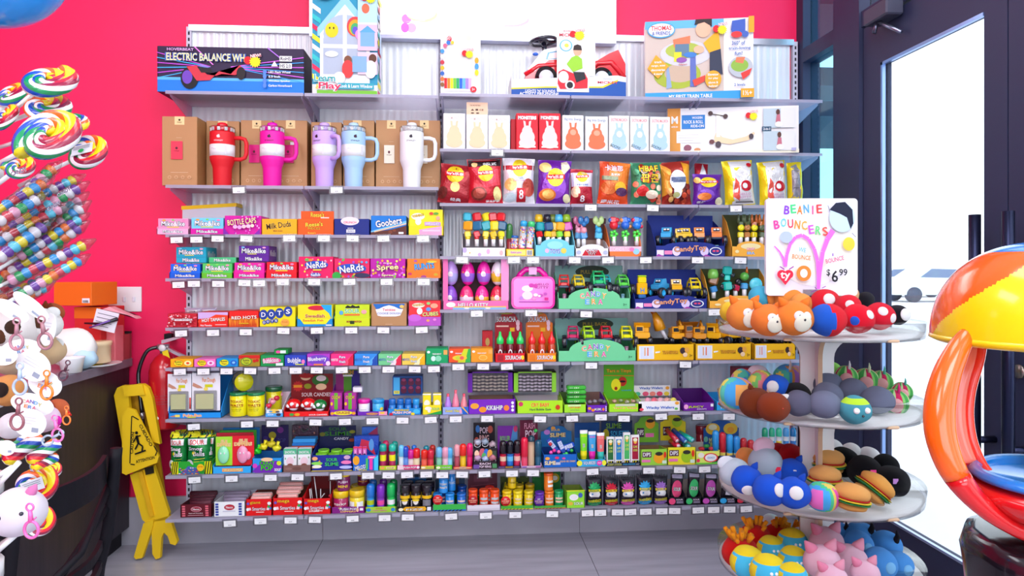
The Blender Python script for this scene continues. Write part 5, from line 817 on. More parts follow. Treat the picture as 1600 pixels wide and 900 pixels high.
# ---------- seventh shelf ----------
def tr(px0, px1, yl, r, c, art, lab, **k): return tray(px0, px1, yl, r, c, art, lab, **k)
t = tr(263, 346, 645, 6, '1c8cdc', 't|Poke-Bun|.45|.5|.34|.6|f08850|f8e0c0;r|.36|.06|.52|.24|c8d820;p|.02,.3,.15,.7,.18,.5,.1,.2|c08870;r|.13|.2|.22|.7|f0d060', 'bright blue tray with two hanging cards at the left end', depth=.17, yb=585, inner='1c84d0')
for k, (px0, px1) in enumerate([(262, 299), (300, 344)]):
    xa, xb_ = P(px0, 600, -.27).x, P(px1, 600, -.27).x; za, zb = P(300, 642, -.27).z, P(300, 584-k, -.27).z; b = MB(); b.box(xa, xb_, -.27, -.268, za, zb, M('e4e2f0'))
    b.art('t|Fun Dough|.6|.8|.46|.14|f08060|f8e8d0;r|.46|.62|.74|.7|c8c820;p|.05,.75,.3,.66,.4,.6,.2,.6,.02,.66|c08870;c|.5|.58|.08|.05|f0d060', front(xa, xb_, -.2704, za, zb), (xb_-xa)/(zb-za))
    e = empty('candy_card', ((xa+xb_)/2, -.27, za), '%s hanging card with a cream candy slab in a clear pack' % ['left narrow', 'right wide'][k], 'candy pack'); b.done('backing_card', e)
    b = MB(); w_ = xb_-xa; h_ = zb-za; b.bbox(xa+.14*w_, xa+.78*w_, -.279, -.2715, za+.04*h_, za+.46*h_, M('f0e8b0', 'g'), .003); b.done('candy_slab', e)
    b = MB(); b.bbox(xa+.08*w_, xb_-.1*w_, -.281, -.2712, za+.01*h_, za+.54*h_, M('f0f0fa', 'c'), .003); b.done('blister', e)
    if k == 0: b = MB(); b.tube([(xb_-.004, -.274, za+.06*h_), (xb_-.004, -.274, za+.36*h_)], .0035, M('c82818', 'g')); b.done('candy_tube', e)
tw = 't|TOXIC|.5|.8|.62|.16|a02010;t|WASTE|.5|.56|.66|.16|a02010;r|.2|.44|.8|.455|805010;t|hazardously|.5|.32|.5|.06|605010;t|Sour Candy|.5|.22|.4|.06|605010'
for k, (px, y, nm) in enumerate([(373, -.25, 'left'), (400, -.25, 'right')]):
    can(px, 612, 6, 14.0, '0e7a44', 'e8dc10', 'yellow drum of sour candy with green lid, %s of the front pair' % nm, y=y, art=tw, capf=.14, name='candy_drum', cat='candy drum')
can(428, 603, 6, 13, '0e5a34', 'd8cc10', 'green lidded drum standing behind the front pair of yellow drums', y=-.17, art='c|.5|.6|.2|.2|f0b0a0;c|.5|.6|.14|.14|d04030;c|.3|.3|.14|.14|f0b0a0', capf=.2, name='candy_drum', cat='candy drum')
p = P(385, 610, -.25); s = SC(p); b = MB(); mx = Matrix.Translation((P(388, 590, -.2).x, -.262, P(388, 596, -.24).z)) @ Matrix.Rotation(RD(25), 4, 'Z') @ Matrix.Rotation(RD(-90), 4, 'X')
b.lathe([(0, 0, M('c8c414', 'g')), (13.5*s, 0, M('c8c414', 'g')), (14*s, .004, M('c8c414', 'g')), (14*s, .012, M('b8b410', 'g')), (13.2*s, .013, M('d8d010', 'g')), (13.2*s, .085, M('0e6a3c', 'g')), (13.6*s, .1, M('0e6a3c', 'g')), (0, .1, M('0e6a3c', 'g'))], M('w'), 24, mx); tag(b.done('candy_drum'), 'yellow drum lying on its side on top of the other drums', 'candy drum')
tr(415, 442, 640, 6, 'd8e0f0', 'r|0|0|1|.5|48a0e0;c|.5|.78|.3|.3|f0c050;t|SOUR|.3|.3|.34|.16|f0f0f8;c|.75|.3|.14|.2|403040;c|.3|.75|.1|.12|50a0d0;c|.7|.7|.12|.12|40405a', 'pale pink and blue tray with a slanted top edge', depth=.16, yb=612, inner='e8c8d8')
for k in range(4): p = P(420+6*k, 634-6*k, -.26+.03*k); b = MB(); b.ell((p.x, p.y, p.z), (.014, .012, .012), M('d02040' if k % 2 == 0 else 'e890a8', 'g'), 10, 8, noise=.1); tag(b.done('jelly_candy'), ['front red', 'second pink', 'third red', 'rearmost pink'][k]+' jelly piece in the pale slanted tray', 'candy')
t = tr(443, 514, 643, 6, 'e01418', 't|SOUR CANDIES|.76|.3|.4|.3|f0e0e0;c|.3|.4|.06|.3|d8a020;c|.18|.4|.05|.3|40a040', 'red tray of mushroom shaped tins with a tall dark red header', depth=.13, yb=620, inner='8a1018', head=(584, '7c0e14', 't|SOUR CANDIES|.6|.36|.7|.12|d8c8c8;s|.16|.62|.14|12|c02020;r|.06|.58|.26|.66|e09020;c|.4|.62|.09|.08|8a9018;c|.7|.8|.2|.17|2a6a20;c|.72|.86|.12|.09|e0d0d0;c|.72|.6|.13|.1|e0b890;c|.35|.9|.12|.1|e0b890;c|.36|.95|.17|.08|b01818'))
for k, (px, py, c, nm) in enumerate([(459, 633, 'e01418', 'left red'), (482, 632, 'e01418', 'middle red'), (500, 634, '1c7a38', 'right green')]):
    q = P(px, py, -.262); s = SC(q); e = empty('mushroom_tin', q-V((0, 0, 8*s)), nm+' mushroom shaped candy tin with white spots', 'candy tin'); b = MB(); b.ell(q+V((0, 0, 2*s)), (11*s, 10*s, 8*s), M(c, 'g'), 16, 10)
    for dx, dz in ((-1, 3), (6, 1), (-7, 0)): b.ell(q+V((dx*s, -9.2*s+abs(dx)*.35*s, dz*s)), (3.4*s, 1.4*s, 3*s), M('f4f4f8', 'g'), 10, 6)
    b.done('cap', e); b = MB(); b.ell(q-V((0, 0, 4*s)), (7*s, 6.5*s, 5*s), M('f0dce8', 'g'), 14, 8); b.done('stem', e)
t = tr(515, 557, 640, 6, '7a20a0', 'c|.5|.45|.36|.36|f8e020;t|OUCH!|.5|.5|.5|.42|f8a020|4a1060;c|.1|.4|.07|.24|f0a020;c|.9|.4|.07|.24|f0a020', 'purple tray of boxed gum with raised lid flaps', depth=.14, yb=600, inner='6a1c90', head=(576, '4a8a20', 'r|0|0|.33|.95|8a2070;r|.66|0|1|.95|2a1878;t|OUCH!|.5|.9|.5|.12|f0a820|303010;r|.3|.78|.7|.83|f0e8e0'))
for k, px in enumerate((525, 547)): box3(px-9.5, px+9.5, 614, 6, 'a82890', 'r|.36|.1|.64|1|60b028;t|OUCH!|.5|.8|.7|.16|f0c020|4a1060;c|.15|.5|.1|.08|f0c020', 'magenta gum box with a green stripe, %s in the purple tray' % ['left', 'right'][k], depth=.06, y=-.272, z0=zL[6]+.004)
tr(558, 605, 643, 6, '6a24a8', 'c|.5|.4|.2|.3|e0a020;t|OUCH!|.5|.4|.3|.3|5a1890;r|.72|0|1|1|f090b0;c|.84|.6|.08|.3|f0c040', 'purple tray with two gum tubs, one pink and one blue', depth=.13, yb=625, inner='5a2090')
can(569, 623, 6, 9.5, 'e818a0', 'e8e0f0', 'hot pink lidded tub in the purple tray', y=-.25, art='r|.2|.2|.8|.8|f4f4f8;l|.3|.4|.7|.4|.04|a0a0b0', capf=.3); can(591, 623, 6, 9.5, '2098d8', '38b0e8', 'bright blue lidded tub in the purple tray', y=-.25, capf=.3, art='c|.8|.5|.15|.2|e8d040')
box3(551, 566, 605, 6, 'd8d4e4', 'r|.1|.1|.9|.9|e8e4f0', 'small white carton lying on the magenta gum boxes', y=-.25, depth=.04, z0=P(560, 613, -.25).z)
tr(606, 658, 638, 6, '1c88d0', 't|Rainbow|.42|.75|.44|.28|f0e020|a02020;t|PUSH POP|.42|.35|.56|.36|f4f4f8|c02040;c|.86|.5|.1|.36|40b0e8;c|.1|.15|.06|.2|c02040;c|.75|.15|.06|.2|f0d020', 'blue tray of push tubes with a rainbow print', depth=.14, yb=630, inner='1c50a0')
for k in range(4): can(613+12.4*k, 623, 6, 5.4, '2a9ae0' if k == 3 else '1c6cc0', '2080d0', 'blue push tube, %s from left in the rainbow tray' % ORD[k], y=-.262, art='c|.5|.45|.3|.3|e0c040;c|.5|.45|.2|.2|d04040', capf=.42, name='candy_tube', cat='candy tube')
box3(613, 660, 588, 6, '2a58a0', 'r|.04|.06|.96|.94|1c2c60;r|.04|.06|.25|.94|48b0f0;r|.05|.1|.24|.26|f0e020;t|POP|.145|.18|.12|.08|3050a0;'+';'.join('c|%f|%f|.1|.16|%s' % (.38+.24*i, .28+.4*j, '5a1438') for i in range(3) for j in range(2))+';'+';'.join('c|%f|%f|.07|.08|%s' % (.38+.24*i, .42+.4*j, '8a3058') for i in range(3) for j in range(2)), 'blue framed carton showing six dark grape tops, stacked high', cat='candy carton', depth=.08, y=-.2, z0=P(636, 618, -.2).z)
tr(660, 690, 633, 6, 'e8d818', 'c|.3|.65|.18|.2|f0e8d0;c|.35|.4|.08|.2|f4f0e8;p|.2,0,1,0,1,.4|28a040;t|SOUR|.7|.6|.4|.24|50b040|f8f8a0', 'yellow and green tray of small dispensers', depth=.1, yb=628, inner='c0b020')
for k, px in enumerate((667, 683)): box3(px-6.5, px+6.5, 615, 6, 'f0d818', 'c|.5|.5|.36|.18|f0e8d0;c|.5|.36|.16|.14|f4f0ec;t|SOUR|.5|.1|.6|.1|403010;r|0|.93|1|1|e8f0d0', 'small yellow candy dispenser, %s of the pair' % ['left', 'right'][k], depth=.03, y=-.275, z0=zL[6]+.004)
tr(691, 732, 636, 6, '90a8e0', 't|Sweet Vibes|.4|.5|.56|.4|f0e040|3058b0;p|.78,0,1,0,1,1,.72,1|2060c0;p|.72,1,.8,1,1,.1,1,.0|f0b020;c|.7|.4|.05|.3|f0a0c0', 'periwinkle blue tray of soda bottle candies', depth=.1, yb=630, inner='8090c0')
for k, (px, yt, c, c2) in enumerate([(700, 615, 'a878d8', 'e090e0'), (712, 609, 'f08098', 'f04020'), (725, 615, 'f08890', 'f05020')]):
    y = -.262; s = SC(P(px, 420, y)); z = zs(6, px)+.004; H = P(px, yt, y).z-z; A, B_ = M(c, 'g'), M(c2, 'g'); lat([(5.4*s, 0, B_), (5.6*s, H*.3, A), (5.2*s, H*.5, A), (3.4*s, H*.68, A), (2*s, H*.85, M('e04860', 'g')), (2.2*s, H, M('e04860', 'g')), (0, H, A)], px, y, z, ['lilac', 'tall pink', 'short pink'][k]+' soda bottle candy in the periwinkle tray', 'candy_bottle', 'candy bottle')
KIK = lambda txt: 'c|.13|.55|.09|.2|f0a030;c|.3|.3|.08|.2|f09020;t|%s|.55|.42|.34|.32|f4f0f8|3a1060;c|.8|.4|.06|.2|f08030;c|.93|.75|.03|.1|f0e8f8;c|.93|.5|.03|.1|f0e8f8;c|.93|.25|.03|.1|f0e8f8' % txt
def flowtray(px0, px1, yl, yb, c, art, lab, cut=1, r=6, inner='8a6a5c', wr='c8c0d0', hd=None, depth=.17, gran=6):
    """low tray whose back holds a window carton, with a pile of flow-wrapped sweets inside"""
    t = tray(px0, px1, yl, r, c, art, lab, depth=depth, yb=yb, inner=inner, head=hd)
    return t
flowtray(732, 806, 624, 617, '7420b4', KIK('KIK&HIP'), 'purple tray with an orange and white logo, mostly empty')
flowtray(808, 880, 626, 617, 'a8e020', 't|CRY BABY|.5|.66|.4|.3|d83818|f8f060;t|Hard Bubble Gum|.5|.3|.46|.18|2a5a40;c|.08|.75|.05|.18|c83060;c|.88|.45|.05|.2|c83818', 'lime green tray with red arched lettering, wider of the two', inner='b8b0b8')
flowtray(881, 916, 632, 612, 'a0e030', 't|CRY BABY|.5|.62|.5|.2|d83818|f8f060;t|EXTRA|.5|.3|.4|.14|80a060;r|.18|.75|.76|1|c8e8a0', 'narrow lime green tray holding green wrapped gum', inner='4a6a30')
for px0, px1, yt, c, lc, nm in [(731, 801, 581, '6a20a8', 'a89888', 'purple'), (803, 869, 581, '90d838', 'b0a8b8', 'lime')]:
    y = -.19; m = (px0+px1)/2; z0 = P(m, 613, y).z; x0, x1 = P(px0, 600, y).x, P(px1, 600, y).x; z1 = P(m, yt, y).z; w_, h_ = x1-x0, z1-z0
    e = empty('window_carton', ((x0+x1)/2, y+.05, z0), nm+' window carton of wrapped candy rolls standing behind its tray', 'candy carton'); b = MB(); b.box(x0, x1, y+.012, y+.09, z0, z1, M('3a2838')); b.box(x0, x0+.1*w_, y, y+.012, z0, z1, M(c)); b.box(x1-.1*w_, x1, y, y+.012, z0, z1, M(c)); b.box(x0, x1, y, y+.012, z1-.05*h_, z1, M(c)); b.done('carton_body', e)
    for j in range(5):
        b = MB(); zc = z0+h_*(.12+.16*j); pts = [V((x0+w_*(.11+.78*i/26), y+.006, zc+.0015*sin(i))) for i in range(27)]
        b.tube(pts, [.0062 if i % 3 else .0042 for i in range(27)], M('8a5a4a' if nm == 'purple' else '9a8aa8', 'g'), 6, stripes=[M('c8b8c8' if nm != 'purple' else 'b0a090', 'g'), M('6a4050', 'g')]); b.done('candy_roll', e)
    b = MB(); b.box(x0+.1*w_, x1-.1*w_, y+.001, y+.0015, z0, z1-.05*h_, M('e8e8f8', 'c')); b.done('clear_window', e)
for px0, px1, py, nm in [(748, 794, 630, 'purple'), (818, 872, 630, 'wide lime')]:
    q = P(px0, py-1, -.262); q2 = P(px1, py-1, -.262); b = MB(); pts = [q.lerp(q2, i/22) for i in range(23)]; b.tube(pts, [.008 if i % 3 else .006 for i in range(23)], M('e8d8d0', 'g'), 8, stripes=[M('e8e0e8', 'g'), M('f0b080', 'g'), M('8a5048', 'g')]); tag(b.done('candy_roll'), 'clear wrapped candy roll lying inside the %s tray' % nm, 'candy roll')
for k in range(4):
    q = P(900, 626-7*k, -.24+.02*(k % 2)); s = SC(q); b = MB(); b.bbox(q.x-15*s, q.x+15*s, q.y-.02, q.y+.02, q.z-3*s, q.z+3*s, M('40b838', 'k'), .004); b.art('t|CRY|.5|.5|.3|.5|e0f0d0;l|.1|.5|.3|.5|.2|b0b8b0', front(q.x-14*s, q.x+14*s, q.y-.0205, q.z-2.4*s, q.z+2.4*s)); tag(b.done('gum_pack'), 'flat green wrapped gum strip, %s in the narrow lime pile' % ['bottom', 'second', 'third', 'top'][k], 'gum pack')
flowtray(917, 949, 633, 612, '6820b0', KIK('KIK'), 'small purple tray with an orange logo and grey wrapped pieces', inner='7a5a50'); flowtray(951, 1003, 631, 612, 'a0e028', 't|Tart n Tinyz|.5|.45|.7|.3|f09018|f8f8a0;r|.2|.7|.8|1|c0c8a8', 'lime tray with orange lettering under a green header card', inner='8aa030', hd=(569, '58b020', 't|Tart n Tinyz|.5|.8|.82|.12|e8c020|a03018;l|.0|.68|1|.66|.02|e07818;c|.62|.5|.14|.14|b02c18;c|.4|.4|.16|.18|e8e020;c|.4|.3|.05|.05|a02010;c|.62|.5|.1|.03|201010;t|crunchy|.75|.24|.34|.06|40a0c0', .0), depth=.14)
for k in range(9):
    px = [922, 930, 938, 944, 960, 970, 980, 990, 996][k]; q = P(px, 628-(k % 3), -.255+.01*(k % 2)); b = MB(); b.ell(q, (.012, .012, .009), M(['8a8088', 'a098a0', '787078'][k % 3] if k < 4 else ['b8b8a0', 'd0a890', '98b078'][k % 3], 'k'), 10, 6, noise=.2); tag(b.done('wrapped_candy'), '%s wrapped sweet, %s in the %s tray' % (['grey', 'pale grey', 'dark grey'][k % 3] if k < 4 else ['cream', 'peach', 'green'][k % 3], ORD[k if k < 4 else k-4], 'small purple' if k < 4 else 'lime orange-lettered'), 'candy')
flowtray(997, 1063, 627, 622, 'f2f2f6', 't|Wacky Wafers|.52|.34|.66|.34|2848b0|c8d8f8;c|.92|.8|.05|.16|f0a030;c|.08|.2|.05|.14|e04858;c|.9|.24|.04|.12|60b858', 'white tray with blue lettering and a white header card', inner='d8c8c8', hd=(602, 'f2f2f6', 't|Wacky Wafers|.5|.72|.6|.3|2848b0|c8d8f8;c|.16|.2|.07|.2|50b890;c|.36|.2|.08|.22|e05878;c|.54|.2|.08|.22|f08878;c|.72|.2|.08|.22|e04868;c|.9|.2|.07|.2|e0c840;c|.92|.75|.05|.16|f0a030'), depth=.15)
for k in range(5): q = P(1012+10*k, 626, -.262); b = MB(); b.lathe([(0, 0), (.014, 0), (.015, .003), (.014, .007), (0, .007)], M(['f0a0b0', 'e86878', 'f0b0b8', 'f0a898', 'f0d860'][k], 'k'), 14, Matrix.Translation(q) @ Matrix.Rotation(RD(70), 4, 'X')); tag(b.done('candy_wafer'), '%s wafer disc, %s in the white tray' % (['pink', 'rose', 'pale pink', 'peach', 'yellow'][k], ORD[k]), 'candy')
flowtray(1067, 1116, 629, 606, '6c1c98', 't|JUICY|.42|.45|.5|.3|c8e020|3a0a50;c|.1|.5|.07|.3|f0a0d0;r|.88|.5|.97|.85|f0e8f8;t|DROPS|.6|.2|.3|.14|e0d0f0', 'dark purple high-sided open tray with lime lettering', inner='4a1468'); flowtray(1119, 1146, 627, 612, '28a0dc', 'c|.25|.75|.16|.2|c83040;c|.8|.45|.12|.2|f0c840;t|SOUR|.5|.3|.5|.2|f4f4f8', 'sky blue tray partly hidden by the plush stand', inner='2890c8')
box3(1150, 1192, 575, 6, 'a01430', 't|FAST FRIES|.5|.66|.7|.26|e8d8b0|601020;r|.2|.36|.8|.5|d8a8a0', 'dark red carton with a cream badge, behind the plush stand', depth=.08, y=-.2)
# ---------- eighth shelf ----------
HZ = ''.join(';p|%f,0,%f,0,%f,1,%f,1|141410' % (x, x+.025, x+.065, x+.04) for x in (.0, .05, .1))+''.join(';p|%f,0,%f,0,%f,1,%f,1|141410' % (x, x+.025, x+.065, x+.04) for x in (.82, .88, .94))
def hz(c, n): return 'r|0|0|1|.22|%s' % c+''.join(';p|%f,0,%f,0,%f,.22,%f,.22|16160e' % (k/n, (k+.5)/n, (k+1.1)/n, (k+.6)/n) for k in range(n-1))
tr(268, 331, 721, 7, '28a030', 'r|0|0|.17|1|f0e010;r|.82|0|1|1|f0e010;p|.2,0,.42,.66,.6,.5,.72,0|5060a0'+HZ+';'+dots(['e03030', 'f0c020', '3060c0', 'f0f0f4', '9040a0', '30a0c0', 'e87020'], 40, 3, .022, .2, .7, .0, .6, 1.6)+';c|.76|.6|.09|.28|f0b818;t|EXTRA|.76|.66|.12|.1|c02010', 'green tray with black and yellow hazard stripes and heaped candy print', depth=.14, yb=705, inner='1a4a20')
for k, (px0, px1, nm) in enumerate([(267, 292, 'left'), (293, 329, 'middle'), (326, 337, 'right, half hidden')]):
    a = 'r|0|.88|1|.97|e8e018;l|.1|.86|.3|.98|.06|141410;l|.5|.86|.7|.98|.06|141410;l|.8|.86|.98|.98|.06|141410;r|.1|.7|.9|.85|e8e8f0;t|SOUR|.5|.77|.6|.12|d83018|f4f4f8;t|Smog|.45|.6|.6|.12|f4f4f8|204020;t|Balls|.6|.48|.5|.12|f0f4f8|204020;c|.36|.5|.06|.04|e8d820;l|.4|.34|.85|.36|.025|d8d040;l|.4|.28|.8|.3|.025|d8d040;c|.22|.22|.16|.12|e0e0e0;c|.22|.22|.04|.04|202020'
    pouch(px0, px1, 676-k, 7, '128038', a, 'green sour candy pouch with striped top, '+nm, -.25+.03*(k == 2), .022, 0, z=zs(7, 300)+.006, seed=50+k, top=(.1, '141410'), spiky=1)
for k in range(3): pouch(275+18*k, 297+18*k, 671, 7, '1a4a1c', 'r|0|.88|1|1|c8c010;l|.2|.86|.4|1|.06|141410;l|.6|.86|.8|1|.06|141410', 'dark striped pouch top behind the green pouches, '+ORD[k], -.16, .02, 0, seed=60+k, top=(.12, 'b8b010'))
tr(332, 393, 729, 7, '30a0e0', 't|SLE POPDIPPER|.52|.5|.5|.4|f8c040|e06030;r|.25|.24|.78|.76|f8a060;t|SPLASH DIPPER|.52|.5|.46|.34|f8f0a0|c04020', 'sky blue tray holding a green and a red ghost pack', depth=.16, yb=705, inner='80b8d8')
for k, (px0, px1, c, gc, nm) in enumerate([(337, 363, 'a0d838', '90e0b0', 'lime green'), (363, 397, 'd81c2c', 'f890b0', 'red')]):
    xa, xb_ = P(px0, 700, -.268).x, P(px1, 700, -.268).x; za, zb = P(365, 727, -.268).z, P(365, 682-k*1, -.268).z; e = empty('candy_card', ((xa+xb_)/2, -.268, za), nm+' backing card with a rounded ghost candy in a blister', 'candy pack'); b = MB(); b.box(xa, xb_, -.268, -.266, za, zb, M(c)); b.art('t|SLE|.5|.84|.4|.1|f8a040|f8f0c0;t|DIPPERS|.5|.72|.8|.12|f8a040|f8f0c0', front(xa, xb_, -.2684, za, zb), .7); b.done('backing_card', e)
    m = (xa+xb_)/2; b = MB(); b.ell((m, -.276, za+.05), (.026, .012, .04), M(gc, 'g'), 14, 10); b.ell((m+.024 if k else m, -.274, za+.045), (.014, .008, .02), M(gc, 'g'), 10, 8)
    for dx in (-.008, .008): b.ell((m+dx, -.288, za+.06), (.003, .002, .005), M('f4f4f8', 'g'), 8, 6)
    b.done('candy', e)
for k in range(3): box3(338+5*k, 396+5*k, 676-4*k, 7, ['c02838', '48a038', '2878b8'][k], 'r|.1|.5|.5|.9|d8a040', '%s card pack, %s behind the ghost packs' % (['red', 'green', 'blue'][k], ORD[k]), depth=.004, y=-.225+.035*k)
tr(394, 441, 716, 7, '2890d8', 't|CRAZY|.5|.66|.44|.3|48c828|0a2a10;t|POP|.56|.36|.4|.34|48c828|0a2a10;p|0,.1,.4,.9,.9,.8,1,.3,.8,0,.1,0|7028a8;t|CRAZY|.5|.68|.5|.3|40c030|0a2a10;t|POP|.5|.34|.4|.36|40c030|0a2a10;c|.1|.5|.08|.16|d038b0;c|.9|.66|.08|.16|c8d820;t|sour|.86|.2|.22|.2|f0f0f8;c|.5|.93|.2|.14|f0c090', 'blue and purple tray with graffiti lettering and foil lollipops', depth=.14, yb=700, inner='2878b8', head=(664, '241a50', 'c|.4|.6|.14|.14|9a9020;c|.7|.8|.12|.12|6a2878;c|.15|.5|.1|.08|3a2a70;t|POP|.75|.4|.3|.16|3a3a70', 0))
for k, (px, py, c, nm) in enumerate([(402, 705, '30c828', 'green'), (412, 698, 'e8d820', 'yellow'), (423, 694, 'c8b818', 'dark yellow'), (432, 700, 'f0e030', 'bright yellow')]):
    q = P(px, py, -.25); b = MB(); b.ell(q, (.02, .015, .014), M(c, 'k'), 12, 8, noise=.35); b.tube([q, q+V((.01, .0, .03))], [.004, .009], M(c, 'k'), 5); tag(b.done('foil_lollipop'), nm+' foil wrapped lollipop in the graffiti tray', 'lollipop')
tr(442, 486, 727, 7, '7a5850', 'c|.5|.5|.16|.25|6a4840;c|.2|.5|.12|.2|8a6860', 'brown corrugated tray holding two small green and white boxes', depth=.13, yb=712, inner='6a4840')
for k, px in enumerate((453, 475)): box3(px-10, px+10.5, 701, 7, 'e8ece8', 'r|0|.74|1|1|48b080;t|SNORTAL|.5|.84|.8|.12|f4f4f4;c|.5|.42|.28|.2|e8c8d0;c|.5|.2|.24|.12|8a5040;c|.15|.55|.05|.05|80b080;c|.85|.6|.05|.05|80b080', 'small green and white box with a round cup print, %s of two' % ['left', 'right'][k], depth=.03, y=-.268, z0=zs(7, 460)+.004)
for k, c in enumerate(['c05038', '2878c8', '3898e0']): box3(455+k, 491+k, [697, 692, 686][k], 7, c, '', 'flat %s box in the stack behind the brown tray' % ['rust', 'blue', 'light blue'][k], depth=.06, y=-.2, z0=P(470, [701, 697, 692][k], -.2).z+.0005)
box3(456, 498, 664, 7, '4a3040', dots(['8a4048', '405a58', 'a06858', '38403a'], 50, 7, .03), 'dark mixed bag of small sweets hanging at the back', depth=.02, y=-.12, fin='k')
SL = 't|SOUR|.5|.78|.36|.2|38c060|102060;t|SLIME|.5|.5|.5|.26|38c060|102060'
tr(487, 550, 711, 7, '20288c', 'p|0,.2,.2,.7,.24,.4,.1,.2|e09030;c|.13|.5|.14|.1|80d050;c|.13|.3|.12|.1|f0e8d0;c|.08|.8|.07|.12|e8a070;t|SOUR|.5|.72|.28|.2|38c060|102060;t|SLIME|.5|.45|.34|.22|38c060|102060;c|.86|.55|.13|.12|e878b0;c|.88|.86|.08|.13|c8a0c0;c|.85|.25|.16|.1|b0b8e8;l|.0|.05|1|.05|.02|c8b020', 'navy tray of green lidded jars with slime lettering', depth=.16, yb=690, inner='141a50', head=(665, '141a48', 't|SOUR|.5|.84|.5|.16|2a6a20;t|SLIME|.5|.62|.74|.2|2f7a24;t|CANDY|.6|.38|.4|.12|c8c8d8;c|.08|.6|.08|.1|6a6a20;c|.9|.7|.08|.08|8a8a20;c|.9|.3|.1|.08|8a3018', 0))
for k, (px, y) in enumerate([(506, -.2), (526, -.2), (545, -.2), (502, -.25), (522, -.25), (541, -.25)]): can(px, 708 if k > 2 else 702, 7, 8.8, '80d028', '30402c', 'dark slime jar with a lime lid, %s row, %s' % (['rear', 'front'][k//3], ['left', 'middle', 'right'][k % 3]), y=y, capf=.42, name='slime_jar', cat='candy jar', fin='g')
box3(565, 590, 667, 7, '2868c8', 'p|0,.3,.4,.8,1,1,1,.5,.5,.1|a03058;c|.2|.5|.16|.2|f09030;t|Melody|.6|.5|.6|.3|e8f0f8|1c3c90', 'glossy blue lollipop bag propped behind the melody tray', depth=.02, y=-.17, fin='k'); box3(553, 592, 681, 7, '1c4cb8', 'p|.1,.2,.5,.6,.9,.3,.7,.8,.3,.9|d03050;c|.7|.7|.1|.2|60a0e0', 'crumpled blue and red lollipop bag above the melody tray', depth=.03, y=-.21, fin='k')
tr(551, 591, 711, 7, '1868c8', 'r|0|.4|.5|1|1c58c0;c|.14|.66|.13|.3|f8a020;t|MELODY|.34|.22|.5|.26|f4f4f8|1c3c90|12;t|POPS|.4|.04|.3|.12|f0d020;r|.66|.05|.78|.9|e838a0;r|.6|.76|.9|.95|e84898;t|new!|.75|.86|.2|.12|f4f4f8;p|.84,0,1,0,1,1,.84,.8|40c0f0;r|.52|.1|.6|.8|48b858', 'bright blue tray of whistle lollipops with white slanted lettering', depth=.12, yb=690, inner='1c50b0')
for k in range(3): box3(552+7.2*k, 558.6+7.2*k, 698, 7, 'd060b0', 'r|0|.9|1|1|d83050;r|.3|.1|.7|.8|e8a0d0;c|.5|.5|.3|.1|303060', 'pink strip pack with a red top, %s in the blue whistle tray' % ORD[k], depth=.012, y=-.268, z0=zs(7, 560)+.03)
def ptray(px0, px1, yl, c, art, lab, tubes, r=7, **k):
    tr(px0, px1, yl, r, c, art, lab, **dict(dict(depth=.12, yb=yl-6, inner='50505a'), **k))
    for i, tt in enumerate(tubes):
        px, yt, rp, cc, bc, nm = tt[:6]; popt(px, yt, r, rp, cc, bc, nm+', %s in the %s' % (ORD[i], lab.split(' of ')[0].split(' with ')[0]), y=tt[6] if len(tt) > 6 else -.262, tip=tt[7] if len(tt) > 7 else None, capf=tt[8] if len(tt) > 8 else .5)
ptray(592, 620, 728, 'b0d020', 'c|.2|.5|.12|.3|e8a050;r|.4|.2|.9|.8|d8d878;t|SOUR|.65|.5|.4|.3|a03080', 'yellow-green tray of long teal tubes', [(598.5, 693, 5.6, '18a898', 'b02858', 'tall teal and magenta tube', -.262, 'e8e020', .3), (613, 693, 5.6, '28b8a0', 'b02858', 'tall sea green and magenta tube', -.262, 'e8e020', .3), (603, 688, 5, 'c82858', 'b02858', 'red topped tube at the back', -.22), (617, 689, 5, '189888', '28a898', 'teal tube at the back', -.22)])
ptray(621, 656, 727, 'd82870', 'p|0,0,.3,0,.24,1,0,1|e8c8d0;t|PUSH POP|.55|.5|.56|.5|f4f4f8|902050;c|.92|.5|.07|.3|e8e0e8', 'crimson tray of push lollipops', [(627, 695, 4.6, '68c0e8', 'd8e8f4', 'pale blue push lollipop'), (634, 697, 4.6, '2048b8', '6090d8', 'dark blue push lollipop'), (642, 702, 4.8, 'd01c90', 'f0d0d0', 'magenta push lollipop'), (651, 700, 5.4, 'e01c20', 'f0d8b0', 'large red push lollipop'), (637, 696, 4, 'c84030', 'c84030', 'orange-red push lollipop', -.22), (647, 695, 4, '2870c8', '2870c8', 'mid blue push lollipop', -.22)])
ptray(657, 679, 728, 'e0b838', 'c|.2|.5|.16|.3|f0e0c0;r|.4|.2|.9|.8|b0c050', 'amber tray of red tubes', [(663, 702, 5.2, 'e02818', 'f06048', 'bright red tube'), (673, 702, 5.4, 'd01c38', 'd83848', 'crimson tube'), (666, 696, 4.6, '208898', '208898', 'teal capped tube', -.22), (676, 695, 4.6, 'b82c20', '2c8030', 'red over green tube', -.22)])
ptray(680, 707, 727, '70c828', 'c|.18|.5|.12|.3|f0e8c0;t|SOUR DIP|.62|.5|.5|.3|f0f8e0|2a6a10', 'grass green tray of clear pastel packs', [(686, 698, 5, '70b8e0', '80c8a8', 'aqua and green stacked tube'), (696, 698, 5.4, 'f0a0b8', 'f0b8c8', 'pale pink stacked tube'), (703, 699, 4.4, '50b0f0', '80d0f8', 'bright aqua stacked tube')])
